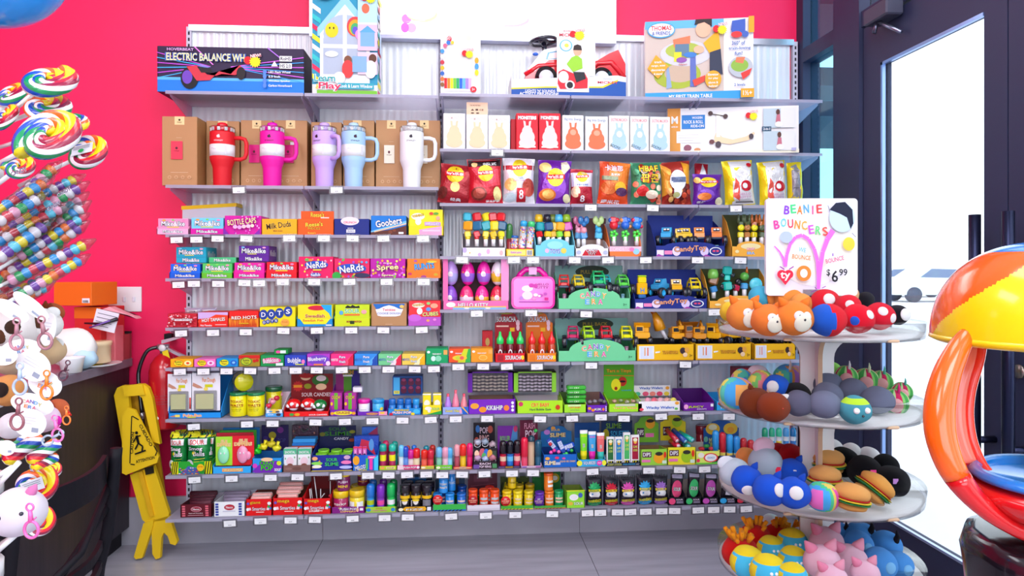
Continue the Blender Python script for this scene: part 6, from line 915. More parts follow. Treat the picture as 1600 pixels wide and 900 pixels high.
ptray(708, 738, 729, 'd83828', 'p|.5,1,1,.5,.5,0,0,.5|f0d0a0;p|.5,.85,.85,.5,.5,.15,.15,.5|e85030;t|RING|.5|.5|.36|.4|2888b8|f0e040', 'red and cream tray of ring tubes', [(714, 694, 4.6, 'e8a0a8', 'b04858', 'dusty pink tube'), (723.5, 693, 5.2, 'e82818', 'e8c020', 'scarlet and yellow tube'), (734, 692, 5, 'e01868', 'd81860', 'hot pink tube')])
tr(739, 777, 721, 7, '24141c', 't|EACH|.5|.7|.44|.3|f0d0e0|301020;t|POP RING|.5|.3|.5|.3|f0d0e0|301020;r|.02|.05|.26|.6|6a4a98;r|.8|.1|.98|.7|488858', 'black tray of ring pops with a black header card', depth=.14, yb=705, inner='18101a', head=(660, '1c101c', 't|POP|.5|.75|.4|.2|d8c0d0;t|RING|.5|.5|.44|.2|e0b0b0;c|.2|.8|.1|.12|3878c0;c|.78|.78|.12|.12|b85040;c|.15|.4|.12|.14|c05848', 0))
q0 = P(739.5, 720, -.262); q1 = P(776.5, 700, -.262); b = MB(); b.box(q0.x, q1.x, -.262, -.260, q0.z, q1.z, M('20161e')); b.art('c|.15|.55|.1|.3|f0c0a0;c|.38|.6|.13|.4|c05868;c|.55|.55|.12|.4|3068c0;c|.7|.5|.12|.4|e0a040;c|.45|.35|.1|.3|50a860;r|.8|.2|.98|.8|384838', front(q0.x, q1.x, -.2624, q0.z, q1.z), 2); tag(b.done('candy_card'), 'black inner card with coloured fruit circles in the ring tray', 'backing card')
for k, (px, py) in enumerate([(746, 691), (758, 690), (770, 694), (746, 716), (758, 717), (770, 715)]):
    q = P(px, py, -.245 if k < 3 else -.27); b = MB(); b.ell(q, (.017, .013, .014), M(['b8b8c8', '98a8b8', 'c0a8b0', 'c098b8', 'a8b8d8', 'c07888'][k], 'k'), 12, 8, noise=.25); b.tube([q+V((.02*cos(t*pi/6)*.7, .0, -.012+.012*sin(t*pi/6))) for t in range(12)], .002, M('d0d0d8', 'g'), 5, True); tag(b.done('ring_pop'), '%s wrapped ring pop, %s row of the black tray' % (['silver', 'steel blue', 'rosy silver', 'lilac', 'pale blue', 'rose'][k], ['upper', 'lower'][k//3]), 'lollipop')
ptray(778, 813, 728, '381838', 't|GOD|.5|.5|.34|.5|f0c020|803010;r|.03|.2|.3|.8|604878;r|.7|.2|.97|.8|584878', 'dark tray of black capped roller tubes', [(786, 688, 5.6, '1a1218', 'c01c38', 'red roller tube', -.262, 'e0c0a0'), (797, 688, 5.6, '141420', '1c70c8', 'blue roller tube', -.262, '60b8f0'), (808, 687, 5.6, '1c1018', 'c82850', 'rose roller tube', -.262, 'e8b0a0')], head=(665, '7a28a0', 'p|.5,0,1,.1,1,.9,.8,1|4a88c0;t|ROLLER|.38|.6|.5|.16|70c840;t|GOO|.4|.3|.44|.24|f0b820|702010;c|.9|.9|.1|.1|c83868', 0), yb=700)
ptray(814, 846, 728, 'd8b0d0', 't|POP|.5|.5|.4|.5|f0f0f8|803070;r|.05|.2|.28|.8|7048a8;r|.72|.2|.96|.8|a05898', 'lilac tray of tall flash tubes', [(819.5, 683, 5.6, 'e01c40', 'e04868', 'tall crimson flash tube', -.262, None, .66), (830, 680, 5.6, '204050', 'c8a888', 'tall cream flash tube', -.262, None, .2), (841, 687, 5.6, '18506a', '205a78', 'tall dark teal flash tube', -.262, None, .6)], head=(656, '6a1838', 't|FLASH|.55|.84|.6|.16|e8a0b8;t|POP|.6|.62|.6|.22|e8c8d8|501020', 0), yb=700)
tr(849, 902, 710, 7, '1460b8', 't|SLIME|.2|.35|.32|.3|f0e8c0|a06020;r|.36|.2|.5|.4|b0b8d0;t|LIQUID GEL CANDY|.72|.45|.46|.16|e8b868;c|.12|.7|.07|.12|e8a040;c|.4|.75|.06|.1|e03060;c|.6|.7|.05|.08|d050a0', 'blue tray of liquid gel bottles with an arched blue header', depth=.15, yb=695, inner='12408a', head=(665, '2070b0', 't|SOUR|.48|.8|.3|.12|f0c040;t|SLIME|.55|.56|.5|.2|f8e0a0|a05818;c|.2|.7|.1|.12|c080d0;c|.4|.9|.07|.08|f0a040', 0, 1))
for k, (px, py, a1, c) in enumerate([(862, 694, -38, '2048a8'), (876, 695, -25, '1c40a0'), (888, 697, 70, '1c50b8')]):
    q = P(px, py, -.255); mx = Matrix.Translation(q) @ Matrix.Rotation(RD(a1), 4, 'Y'); b = MB(); b.bbox(-.012, .012, -.008, .008, -.045, .03, M(c, 'g'), .004, mx); b.art('r|.1|.2|.9|.9|c0c8e0;l|.2|.4|.8|.4|.04|8090b8;l|.2|.6|.8|.6|.04|8090b8;l|.2|.75|.7|.75|.04|8090b8', plane(mx @ V((-.012, -.0085, -.03)), mx.to_3x3() @ V((.024, 0, 0)), mx.to_3x3() @ V((0, 0, .055)), mx.to_3x3() @ V((0, -1, 0)))); tag(b.done('gel_bottle'), 'flat blue gel bottle lying in the blue slime tray, '+['left', 'middle', 'right'][k], 'candy bottle')
for k, (px, py, c) in enumerate([(861, 707, 'f050b0'), (866, 704, 'e83090'), (873, 706, 'f060a8'), (881, 711, '28b840'), (885, 709, '38c850'), (893, 704, '20a838'), (860, 694, 'c02030'), (888, 703, '2050c0'), (837, 673, '28c050')]):
    q = P(px, py, -.272 if k < 8 else -.26); b = MB(); b.ell(q, (.0085, .008, .009), M(c, 'g'), 10, 8); b.lathe([(.0085, -.002), (.01, 0), (.0085, .002)], M(c, 'g'), 10, Matrix.Translation(q)); tag(b.done('bottle_cap_ball'), '%s ball cap, %s among the blue gel bottles' % (['pink', 'rose', 'light pink', 'green', 'bright green', 'dark green', 'red', 'blue', 'mint'][k], ORD[k]), 'candy')
def tube5(px0, px1, yt, yb, c1, c2, c3, txt, lab, y=-.262, r=7, tilt=0):
    """squeezed-flat toothpaste style tube, crimp at top"""
    m = (px0+px1)/2; s = SC(P(m, 420, y)); W = (px1-px0)*s; z0 = P(m, yb, y).z; H = P(m, yt, y).z-z0; c = V((P(m, 420, y).x, y, z0)); mx = Matrix.Translation(c) @ Matrix.Rotation(RD(tilt), 4, 'Y'); b = MB(); n = 12; vs = []
    for j in range(9):
        t = j/8; rx, ry = W*(.42+.1*t), W*.36*(1-t)**.7+.0012
        for k in range(n): a = 2*pi*k/n; vs.append((rx*cos(a), ry*sin(a), H*(.06+.94*t)))
    fs = [(j*n+k, j*n+(k+1) % n, (j+1)*n+(k+1) % n, (j+1)*n+k) for j in range(8) for k in range(n)]+[tuple(range(n-1, -1, -1)), tuple(8*n+k for k in range(n))]
    b.add(vs, fs, [M(c2 if j < 2 else c1 if j < 7 else c3, 'g') for j in range(8) for k in range(n)]+[M(c2), M(c3)], True, mx); b.lathe([(W*.36, 0), (W*.38, H*.08)], M(c2, 'g'), 12, mx)
    fn = lambda u, v, L: mx @ V(((u-.5)*W*(.84+.2*v), -(W*.36*(1-(.06+.94*v))**.7+.0012)*sqrt(max(.05, 1-(2*u-1)**2))-.0006-.0004*L, H*(.06+.94*v))); b.curved = True
    b.art(txt, fn, W/H); tag(b.done('squeeze_tube', org=c), lab, 'candy tube')
tr(903, 946, 718, 7, '38a8d8', 'c|.06|.5|.1|.4|f0e838;c|.95|.5|.08|.4|f0e838;t|SQUEEZE|.42|.5|.44|.5|f4f4f8|2060a0;c|.78|.5|.1|.36|e030a0;t|POP|.78|.5|.12|.3|f8c0e0', 'light blue tray of three upright squeeze tubes', depth=.13, yb=700, inner='58a848', head=(660, '1c6cb0', 'r|0|.5|1|1|164a8c', 0))
for k, (c1, c2, c3) in enumerate([('78d820', 'e8e010', 'f4f4f8'), ('38a0d8', 'e020a8', 'f0f0f8'), ('f06868', '38c0b0', 'f4e8ec')]):
    tube5(906+13.2*k, 918+13.2*k, 672+2*k, 717, c1, c2, c3, 't|SOUR|.5|.8|.7|.08|%s;t|SQUEEZE|.5|.45|.5|.09|f4f4f8|203020|90' % ['f0e020', 'e028a8', 'f8a0a0'][k], '%s squeeze tube with a white crimped top' % ['lime green', 'blue and magenta', 'coral red'][k])
tr(947, 1000, 723, 7, '20283c', 't|TOXIC WASTE|.25|.7|.4|.26|d8d8a0;t|SLIME LICKER|.25|.35|.44|.3|c8d040;t|SQUEEZE|.68|.5|.36|.4|40b0e8;t|sour|.93|.5|.1|.2|e8e8f0', 'charcoal tray of white framed slime tubes with a dark blue header', depth=.14, yb=705, inner='d8d8e0', head=(657, '14305a', 't|SLIME|.4|.85|.5|.16|6a9a30;t|SQUEEZE|.6|.6|.6|.2|3898c8;t|Sour Candy|.6|.4|.4|.1|c8d8e0;c|.15|.6|.1|.16|a8a020', 0))
for k, (px0, px1, yt, c) in enumerate([(948, 960, 683, '2a6a38'), (961, 973, 683, '1c78b8'), (974, 985, 676, '48b060'), (986, 999, 680, 'a01838')]):
    q = P((px0+px1)/2, 700, -.268); xa, xb_ = P(px0, 700, -.268).x, P(px1, 700, -.268).x; za, zb = zR[7]+.005, P(q.x*0+px0, yt, -.268).z; b = MB(); b.bbox(xa, xb_, -.268, -.255, za, zb, M('e8e8ee'), .002); b.art('r|.14|.16|.86|.92|%s;c|.5|.78|.2|.08|e8b040;c|.5|.84|.26|.06|f0e8c0;t|SLIME|.5|.6|.5|.08|c8d860;t|LICKER|.5|.48|.5|.08|c8d860;r|.14|.02|.86|.12|16160e;l|.2|.02|.3|.12|.1|e8e020;l|.5|.02|.6|.12|.1|e8e020' % c, front(xa, xb_, -.2684, za, zb), (xb_-xa)/(zb-za)); tag(b.done('slime_tube'), '%s white framed slime pack, %s in the charcoal tray' % (['dark green', 'blue', 'bright green', 'wine red'][k], ORD[k]), 'candy pack')
for k, (px0, px1, yl, c, hc, hy, hx0, nm, oc) in enumerate([(1001, 1043, 702, '90c840', '70b030', 666, 0, 'apple green tray of orange sauce candy', 'f0a020'), (1043, 1087, 699, 'e0d828', 'd8c820', 660, 0, 'lemon yellow tray of green sauce candy', '98c020')]):
    tr(px0, px1, yl, 7, c, 'r|.06|.5|.4|.85|502040;t|DIPS|.23|.68|.28|.24|f0e8f0;c|.68|.45|.2|.34|%s;c|.68|.72|.14|.12|303028;r|.04|.2|.36|.36|e070a8;r|.8|.1|.96|.3|c8e0c8;c|.9|.65|.05|.2|d83020' % oc, nm, depth=.14, yb=695, inner='8a6a48', head=(hy-(16 if k == 0 else 12), hc, 'r|.1|.2|.4|.55|402040;t|DIPS|.25|.38|.24|.2|f0e8f0;c|.65|.72|.2|.2|%s;c|.65|.82|.16|.07|302820;r|.45|.2|.8|.35|e070a8' % oc, 0, 1))
for k, (px0, py0, px1, py1, c) in enumerate([(1042, 672, 1058, 689, 'c02038'), (1052, 672, 1071, 690, '1c48a0'), (1062, 676, 1082, 688, '18b8a0'), (1048, 690, 1060, 697, 'd02038'), (1066, 692, 1076, 698, '1c9888')]):
    a_, b_ = P(px0, py0, -.18), P(px1, py1, -.262); b = MB(); b.tube([a_, b_], .013, M(c, 'g'), 14); b.tube([b_, b_+(b_-a_).normalized()*.002], .009, M('f0d0d8' if c[0] != '1' else '90d0e0', 'g'), 14); tag(b.done('candy_tube'), '%s tube lying in the lemon yellow tray' % ['wine red', 'navy', 'turquoise', 'lower red', 'lower teal'][k], 'candy tube')
tr(1087, 1125, 705, 7, 'd8e868', 'c|.62|.5|.3|.36|e04040;c|.62|.5|.24|.28|f0f0e8;t|CRUNCH|.62|.5|.3|.16|3888c0;c|.22|.7|.13|.2|f0e8d8;c|.1|.3|.07|.14|e03050;r|0|.0|1|.12|70c840', 'yellow green tray with a red ring print of sour chews', depth=.14, yb=690, inner='d8d0c8')
for k in range(4): q = P(1096+8*k, 701-(k % 2)*4, -.25+.02*(k % 2)); b = MB(); b.bbox(q.x-.013, q.x+.013, q.y-.01, q.y+.01, q.z-.008, q.z+.008, M(['c02830', '38a048', 'd8384a', '58b858'][k], 'k'), .004, None); tag(b.done('candy_chew'), ['left red', 'left green', 'right red', 'right green'][k]+' foil chew in the yellow green tray', 'candy')
for k, (px, c) in enumerate([(1096, '8a1828'), (1108, '7a1424')]): can(px, 664, 7, 9, c, c, 'dark red tub standing at the back, '+['left', 'right'][k], y=-.12, capf=.3)
tr(1112, 1172, 712, 7, '284a88', 'r|0|0|1|.3|38a050;t|MEGA|.3|.6|.2|.3|e0e8a0', 'blue tray of mascot topped tubes behind the elephant plush', depth=.13, yb=700, inner='203060', head=(656, '2458a0', 'c|.26|.7|.2|.2|e8c038;c|.26|.76|.12|.1|f0e8c0;c|.76|.7|.2|.2|e8c038;c|.76|.66|.1|.1|e8a030;t|MEGA|.3|.3|.3|.2|e8e8b0|304020;t|SLIME|.75|.3|.3|.16|a0b020;c|.06|.35|.06|.1|70b8a0', 0, 1))
for k, c in enumerate(['2898e0', 'd02030', '30a0e8', '2890d8', 'b82028', 'c02830']): popt(1118+11*k, 672+3*k, 7, 5.2, c, c, '%s domed tube, %s in the blue tray' % (['sky blue', 'red', 'azure', 'blue', 'dark red', 'brick red'][k], ORD[k]), y=-.255, tip='f0d060', capf=.6)
for k in range(5): px = 1195+11*k; popt(px, 668, 7, 4.6, ['28a878', '30b888', '38c898', '50a0d8', '2070a8'][k], 'e8ecf4', 'white bottle with %s cap, %s behind the plush stand column' % (['green', 'emerald', 'mint', 'blue', 'dark blue'][k], ORD[k]), y=-.2, tip=['f0d030', '40a0d0', 'e8c840', '4080c0', '3870b0'][k], capf=.3, name='candy_bottle', cat='candy bottle')
# ---------- ninth shelf ----------
ST = lambda c1, c2: ''.join(';r|.06|%f|.16|%f|%s;r|.8|%f|.9|%f|%s' % (.08+.18*k, .2+.18*k, c2, .08+.18*k, .2+.18*k, c2) for k in range(5))
NC = 'c|.5|.62|.17|.2|%s;c|.5|.62|.15|.17|%s;t|Necco|.5|.62|.22|.16|%s'
tr(282, 331, 788, 8, '5c1420', NC % ('e8a0b0', '8a1c30', 'f0e0e0')+ST('', 'e06878')+';t|Assorted Chocolate|.5|.34|.46|.07|f0d8d8;l|.25|.18|.75|.18|.02|c08890', 'maroon tray of wafer rolls at the left end of the bottom shelf', depth=.2, yb=770, inner='d8d0dc')
tr(334, 383, 784, 8, 'ecebf4', NC % ('a01c2c', 'b82838', 'f4e8e8')+ST('', '2c3c98')+';l|.3|.38|.7|.38|.02|b0b0c8', 'white tray of wafer rolls with blue blocks and a red oval', depth=.2, yb=766, inner='d8d8e4')
for j, (px0, px1, c, yb, nm) in enumerate([(297, 331, '5a2030', 772, 'maroon'), (350, 383, 'a898b0', 768, 'white')]):
    for k in range(4):
        q = P(px0, 786-5*k, -.26+.045*k); q2 = P(px1+3*k, 785-5*k, -.26+.045*k); b = MB(); b.tube([q, q.lerp(q2, .03), q.lerp(q2, .97), q2], [.007, .0115, .0115, .007], M(c, 'k'), 10, stripes=[M(c, 'k'), M(c, 'k'), M('d8c8d8' if j else '8a4858', 'k'), M(c, 'k'), M(c, 'k')]); tag(b.done('wafer_roll'), 'clear wrapped wafer roll, %s in the %s tray' % (ORD[k]+' from front', nm), 'candy roll')
GM = lambda t: 't|%s|.36|.78|.4|.2|f8b020|a01010;t|Smarties|.5|.42|.5|.22|e8c8d0|802030;l|.1|.4|.2|.42|.1|e8c8d0;l|.8|.42|.9|.4|.1|e8c8d0;r|.4|.2|.7|.24|f0d8d0;c|.9|.75|.07|.1|f0f0f0;c|.88|.55|.05|.08|30a050;c|.95|.45|.04|.08|3070c0;c|.08|.4|.05|.1|f0f0f0;c|.1|.75|.05|.08|6050b0' % t
tr(384, 425, 780, 8, 'd81418', GM('giant'), 'red tray of giant candy rolls with yellow lettering', depth=.18, yb=765, inner='6a3a30'); tr(426, 473, 778, 8, 'd81418', GM('mega'), 'red tray of mega candy rolls heaped with packs', depth=.18, yb=758, inner='7a4a38')
tr(474, 517, 779, 8, 'd41014', GM('mega').replace('.78', '.82').replace('Smarties', 'Smarties')+';t|LOLLIES|.4|.24|.36|.14|f0e8e8', 'red tray of lollipops with white sticks poking up', depth=.15, yb=752, inner='4a1014', head=(738, '6a1014', 't|LOLLIES|.5|.8|.5|.14|a05050', 0))
for k, (px0, px1, py, nm) in enumerate([(392, 424, 779, 'giant'), (394, 426, 774, 'giant'), (434, 466, 776, 'mega'), (432, 470, 769, 'mega'), (434, 474, 763, 'mega'), (437, 474, 757, 'mega')]):
    y = -.262+.03*(k % 2) if k < 2 else -.262+.022*(k-2); q, q2 = P(px0, py, y), P(px1, py-1, y); b = MB(); n = 22; b.tube([q.lerp(q2, i/n) for i in range(n+1)], [.006]+[.0135 if i % 2 else .012 for i in range(n-1)]+[.006], M('e8b0a0', 'g'), 10, stripes=[M('f0d0c8', 'g'), M('d89088', 'g'), M('e8c0a8', 'g'), M('c87070', 'g'), M('f0e0d8', 'g')]); tag(b.done('candy_roll'), 'cellophane candy roll in the %s tray, %s up' % (nm, ORD[k if k < 2 else k-2]), 'candy roll')
for k, (a_, b_) in enumerate([((486, 790), (484, 764)), ((496, 785), (491, 745)), ((501, 788), (501, 764)), ((497, 784), (507, 771)), ((516, 775), (516, 752)), ((489, 786), (486, 763))]):
    b = MB(); p0, p1 = P(a_[0], a_[1], -.25+.01*k), P(b_[0], b_[1], -.25+.01*k); b.tube([p0, p1], .0022, M('f0f0f4'), 6); b.ell(p0, .009, M('c83040', 'g'), 8, 6); tag(b.done('lollipop'), 'white lollipop stick in the red lollipop tray, '+ORD[k]+' from left', 'lollipop')
tr(518, 570, 792, 8, '7c1c78', 't|PUSH POP|.5|.66|.5|.36|f0e8f0|50105a;t|DIPPERS|.5|.28|.46|.26|f0c060;r|.85|.4|.95|.8|e8e0e8;c|.78|.5|.04|.3|f0b890', 'purple tray of yellow lidded buckets', depth=.16, yb=785, inner='5a1430')
for k, (px, yt, y, z) in enumerate([(533, 765, -.25, None), (558, 764, -.25, None), (560, 757, -.17, None)]): can(px, yt, 8, 12.2, 'f0c010', 'a02058' if k == 0 else 'e8d030', 'yellow lidded candy bucket, '+['front left', 'front right', 'rear'][k], y=y, capf=.34, art='t|PUSH POP|.5|.6|.7|.2|f0e8e0;t|bucket|.5|.3|.6|.14|f0d060' if k == 0 else 'r|.0|.2|.4|.8|e8e8e0;l|.1|.3|.3|.3|.05|404040;r|.55|.2|.9|.8|f4f0e8', name='candy_bucket', cat='candy bucket')
s = SC(P(536, 750, -.24)); can(537, 738, 8, 11, 'f0c010', '7a1c58', 'purple and yellow bucket stacked on the yellow front bucket', y=-.25, z=P(536, 765, -.25).z+.001, capf=.2, art='t|PUSH|.5|.7|.6|.2|f0d0e0;t|MINI|.5|.3|.6|.24|f0c030', name='candy_bucket', cat='candy bucket')
can(568, 739, 8, 10, 'c8a010', '6a1838', 'dark red and yellow bucket stacked at the back', y=-.17, z=P(564, 757, -.17).z+.001, capf=.2, art='t|MINI|.5|.5|.6|.2|d09030', name='candy_bucket', cat='candy bucket')
ptray(571, 619, 792, '98c838', 'c|.1|.5|.08|.3|3080c0;t|SOUR|.45|.72|.22|.2|c02020;t|TWIST SPRAY|.45|.34|.5|.26|d02890;c|.9|.5|.07|.3|3080c0', 'lime tray of tall spray tubes', [(579, 755, 6.4, '1c78d0', '2898e0', 'wide blue spray tube', -.258, 'a8c020', .5), (595, 756, 6.4, '8028b8', '9038c0', 'wide purple spray tube', -.258, 'e04898', .5), (611, 754, 6.6, '18b858', '30d060', 'wide green spray tube', -.258, 'e8f0e8', .5), (583, 748, 6, '1458a0', '1458a0', 'dark blue spray tube', -.2), (599, 747, 6, '5a1c80', '5a1c80', 'dark purple spray tube', -.2), (615, 748, 6, '108040', '108040', 'dark green spray tube', -.2)], r=8, depth=.14)
tr(621, 675, 791, 8, '14120e', 'p|.12,.5,.24,.9,.8,.9,.84,.5,.8,.1,.24,.1|f0a818;t|ATOMIC|.48|.72|.3|.2|202010;t|FIZZ|.5|.42|.5|.34|f4f0e0|302010;c|.1|.45|.07|.3|f0e0c0;r|.86|.15|.97|.85|e0e0e8', 'black and amber tray of black soda style jars', depth=.15, yb=785, inner='100e0c', head=(742, '14243c', 'r|.2|.3|.8|.9|2060a0', 0))
for k, (px, y) in enumerate([(633, -.26), (650, -.26), (667, -.26), (638, -.2), (656, -.2), (671, -.2)]): can(px, 757 if k < 3 else 752, 8, 8, '241c24', '1c1618', 'black candy jar with yellow band, %s %s' % (['front', 'rear'][k//3], ['left', 'middle', 'right'][k % 3]), y=y, capf=.3, art='r|.0|.72|1|.95|e8b818;c|.5|.5|.22|.2|e0d8d0;c|.5|.62|.3|.08|e8c828;r|.05|.1|.2|.6|c8c8c8' if k != 2 else 'r|.0|.72|1|.95|e8b818;r|.15|.1|.85|.65|787880', name='candy_jar', cat='candy jar')
def drumtray(px0, px1, yl, base, art, lab, cols, hd, stack=None, strip='f0e020', badge=None, badgec='d01c20'):
    a = 'r|0|0|1|1|%s;' % base+hz(strip, 9)+(art and ';'+art)
    tr(px0, px1, yl, 8, base, a, lab, depth=.15, yb=yl-15, inner='1c5a28', head=hd)
    for i, (px, yt, y, c, cw) in enumerate(cols): can(px, yt, 8, 7.4, c, c, '%s ridged candy drum, %s in the %s' % (cw, ORD[i], ' '.join(lab.split()[:3])), y=y, capf=.2, art='r|.15|.62|.85|.82|%s;r|.15|.28|.85|.48|%s;t|TOXIC|.5|.72|.6|.16|f0f0e0;t|WASTE|.5|.38|.6|.16|f0f0e0' % ((stack or 'c03030'), (stack or 'c03030')), name='candy_drum', cat='candy drum')
    if badge: q = P(badge, yl-7, YF-.002); b = MB(); b.lathe([(0, 0), (.0225, 0), (.0225, .002), (0, .002)], M(badgec), 20, Matrix.Translation(q) @ Matrix.Rotation(RD(90), 4, 'X')); b.art('t|NEW|.5|.72|.3|.12|f0e8e0;t|SOUR CANDY|.5|.52|.8|.14|f0c0a0;t|ASSORTED|.5|.34|.6|.1|f0c0a0', front(q.x-.0225, q.x+.0225, q.y-.0024, q.z-.0225, q.z+.0225)); o = b.done('badge', None, org=q); o['label'] = 'round %s badge on the front of the %s' % ({'d01c20': 'red', 'b01820': 'dark red', '5a2898': 'violet'}[badgec], ' '.join(lab.split()[:4])); o['category'] = 'badge'
drumtray(677, 728, 788, '38b048', '', 'green striped tray of blue drums', [(684, 770, -.26, '1c84d0', 'blue'), (703, 770, -.26, '2088d4', 'mid blue'), (721, 770, -.26, '1868c0', 'deep blue'), (690, 764, -.21, '1450b0', 'dark blue'), (722, 758, -.17, '1448a0', 'navy')], (740, '28405a', 'r|.2|.5|.8|.9|705848', 0), stack='e0a8a0', strip='2868c0', badge=684)
can(693, 743, 8, 7.6, '2890e0', '2890e0', 'blue drum stacked on top of the front blue drums', y=-.255, z=P(693, 769, -.255).z+.001, capf=.2, art='t|TOXIC|.5|.72|.7|.2|f0d8a0;t|WASTE|.5|.4|.7|.2|f0d8a0', name='candy_drum', cat='candy drum')
can(706, 738, 8, 6.4, '2088d8', '2088d8', 'taller blue drum stacked at the back of the green striped tray', y=-.22, z=P(706, 766, -.22).z+.001, capf=.2, name='candy_drum', cat='candy drum', art='t|TOXIC|.5|.6|.7|.2|d8e8f0')
drumtray(730, 781, 789, 'd8d4dc', 'r|0|0|1|.4|c8c4cc', 'pale grey tray of orange drums', [(739, 764, -.26, 'f04a10', 'orange'), (756, 764, -.26, 'f05018', 'bright orange'), (773, 764, -.26, 'e84c14', 'deep orange'), (765, 760, -.21, 'e83018', 'red orange')], (738, '5a2838', 'l|.1|.4|.9|.5|.02|8a4858;r|.2|.6|.7|.9|70384a', 0), stack='98a8b0', strip='c8c4cc', badge=739, badgec='b01820')
drumtray(783, 833, 790, '48a838', '', 'green hazard tray of yellow drums', [(792, 766, -.26, 'e8c810', 'yellow'), (809, 766, -.26, 'ecd010', 'bright yellow'), (826, 766, -.26, 'dcc410', 'golden yellow'), (796, 757, -.2, 'b89c10', 'dull yellow'), (811, 757, -.2, 'c8a810', 'dark golden'), (828, 756, -.2, 'b89810', 'olive yellow')], (744, '3a4a18', ''.join('l|%f|.2|%f|.7|.04|%s;' % (.1*k, .1*k+.08, 'c8b810' if k % 2 else '141410') for k in range(10)), 0), stack='d8b020', badge=790)
can(800, 742, 8, 7, 'e8c810', 'e0c010', 'yellow drum stacked on the other yellow drums', y=-.235, z=P(800, 762, -.235).z+.001, capf=.2, art='t|TOXIC|.5|.6|.7|.2|604010', name='candy_drum', cat='candy drum')
drumtray(835, 884, 790, '48a040', '', 'green orange-striped tray of mixed drums', [(843, 768, -.26, '5a28a8', 'purple'), (858, 766, -.26, 'f07818', 'orange'), (873, 766, -.25, '18a060', 'green')], (736, '1c6a2c', 'c|.8|.7|.16|.2|b8a020;c|.8|.7|.1|.1|e0e0d8', 0), stack='e8b080', strip='e87820', badge=842, badgec='5a2898')
can(857, 738, 8, 7.6, 'f05818', 'f07c20', 'orange drum with a white label stacked in the mixed tray', y=-.255, z=P(857, 765.5, -.255).z+.001, capf=.16, art='r|.4|.55|.9|.75|f0e8e0;r|.4|.2|.9|.4|f0e8e0', name='candy_drum', cat='candy drum')
o = tr(885, 914, 766, 8, '90d838', 'c|.4|.6|.24|.18|f4f4f0;c|.4|.6|.18|.12|e0e0e0;c|.22|.25|.14|.1|d8b040;t|SOUR|.66|.25|.5|.16|f4f4f8|388020;c|.75|.72|.12|.14|4060b0;r|0|.96|1|1|e8e020', 'lime and white tall open box with a swirl print', depth=.14, yb=757, inner='7a8a38')
def spiky(px0, px1, c, c2, nm, yt=741, r=8, y=-.262):
    a = 's|.5|.6|.42|12|%s;c|.5|.42|.34|.14|f0f0f8;c|.36|.42|.06|.03|3080c0;r|.12|.5|.88|.58|f0d820;t|SOUR|.5|.54|.6|.06|%s;r|.2|.28|.8|.33|302838;c|.5|.12|.42|.12|%s;t|WARHEADS|.5|.2|.8|.1|f8e020|3a2010|4;t|chews|.5|.08|.4|.04|f0f0f0' % (c, c2, c)
    pouch(px0, px1, yt, r, '1a1626', a, nm+' sour candy pouch with a spiky top', y, .02, 0, seed=int(px0), top=(.12, '141020'), spiky=1, flare=.02)
spiky(915, 941, '18a058', '0e7a40', 'emerald green', 743); spiky(942, 966, 'd01c38', 'a01020', 'red', 744); spiky(967, 993, 'e050b0', 'a02080', 'pink', 744); spiky(994, 1019, '28a0d8', '1870a8', 'sky blue', 740); spiky(1019, 1043, 'a070c8', '7840a0', 'lilac', 741)
for k, (px0, px1, c) in enumerate([(1044, 1070, 'e04878'), (1071, 1096, '38b868'), (1097, 1123, 'c050b0'), (1124, 1150, '30a0d8'), (1151, 1176, 'd03048')]):
    cw = ['rose', 'green', 'orchid', 'blue', 'red'][k]
    tr(px0, px1, 777, 8, '14121e', 'c|.24|.5|.2|.4|%s;t|SOUR|.68|.7|.4|.2|d8c8d8;l|.5|.45|.9|.45|.04|9890a8;l|.5|.3|.9|.3|.04|9890a8' % c, 'black tray with a %s splat print at the right of the bottom shelf' % cw, depth=.15, yb=748, inner='c8b8b0')
    pouch(px0+1, px1-5, 740-(k % 2)*2, 8, '181420', 'c|.5|.5|.4|.3|%s;r|.1|.86|.9|.97|a098b0;t|SOUR|.5|.5|.6|.12|f0e8f4|201020;r|.15|.03|.85|.08|d8d0e0' % c if k != 3 else 'r|.3|.25|.8|.8|c8c8d4;l|.35|.4|.75|.4|.02|8890a0;l|.35|.6|.75|.6|.02|8890a0;r|.3|.05|.8|.15|202028;r|.05|.5|.28|.95|1878a8', 'dark %s accented candy pouch in its black tray' % cw, -.262, .012, 4, z=zs(8, 1100)+.006, seed=80+k)
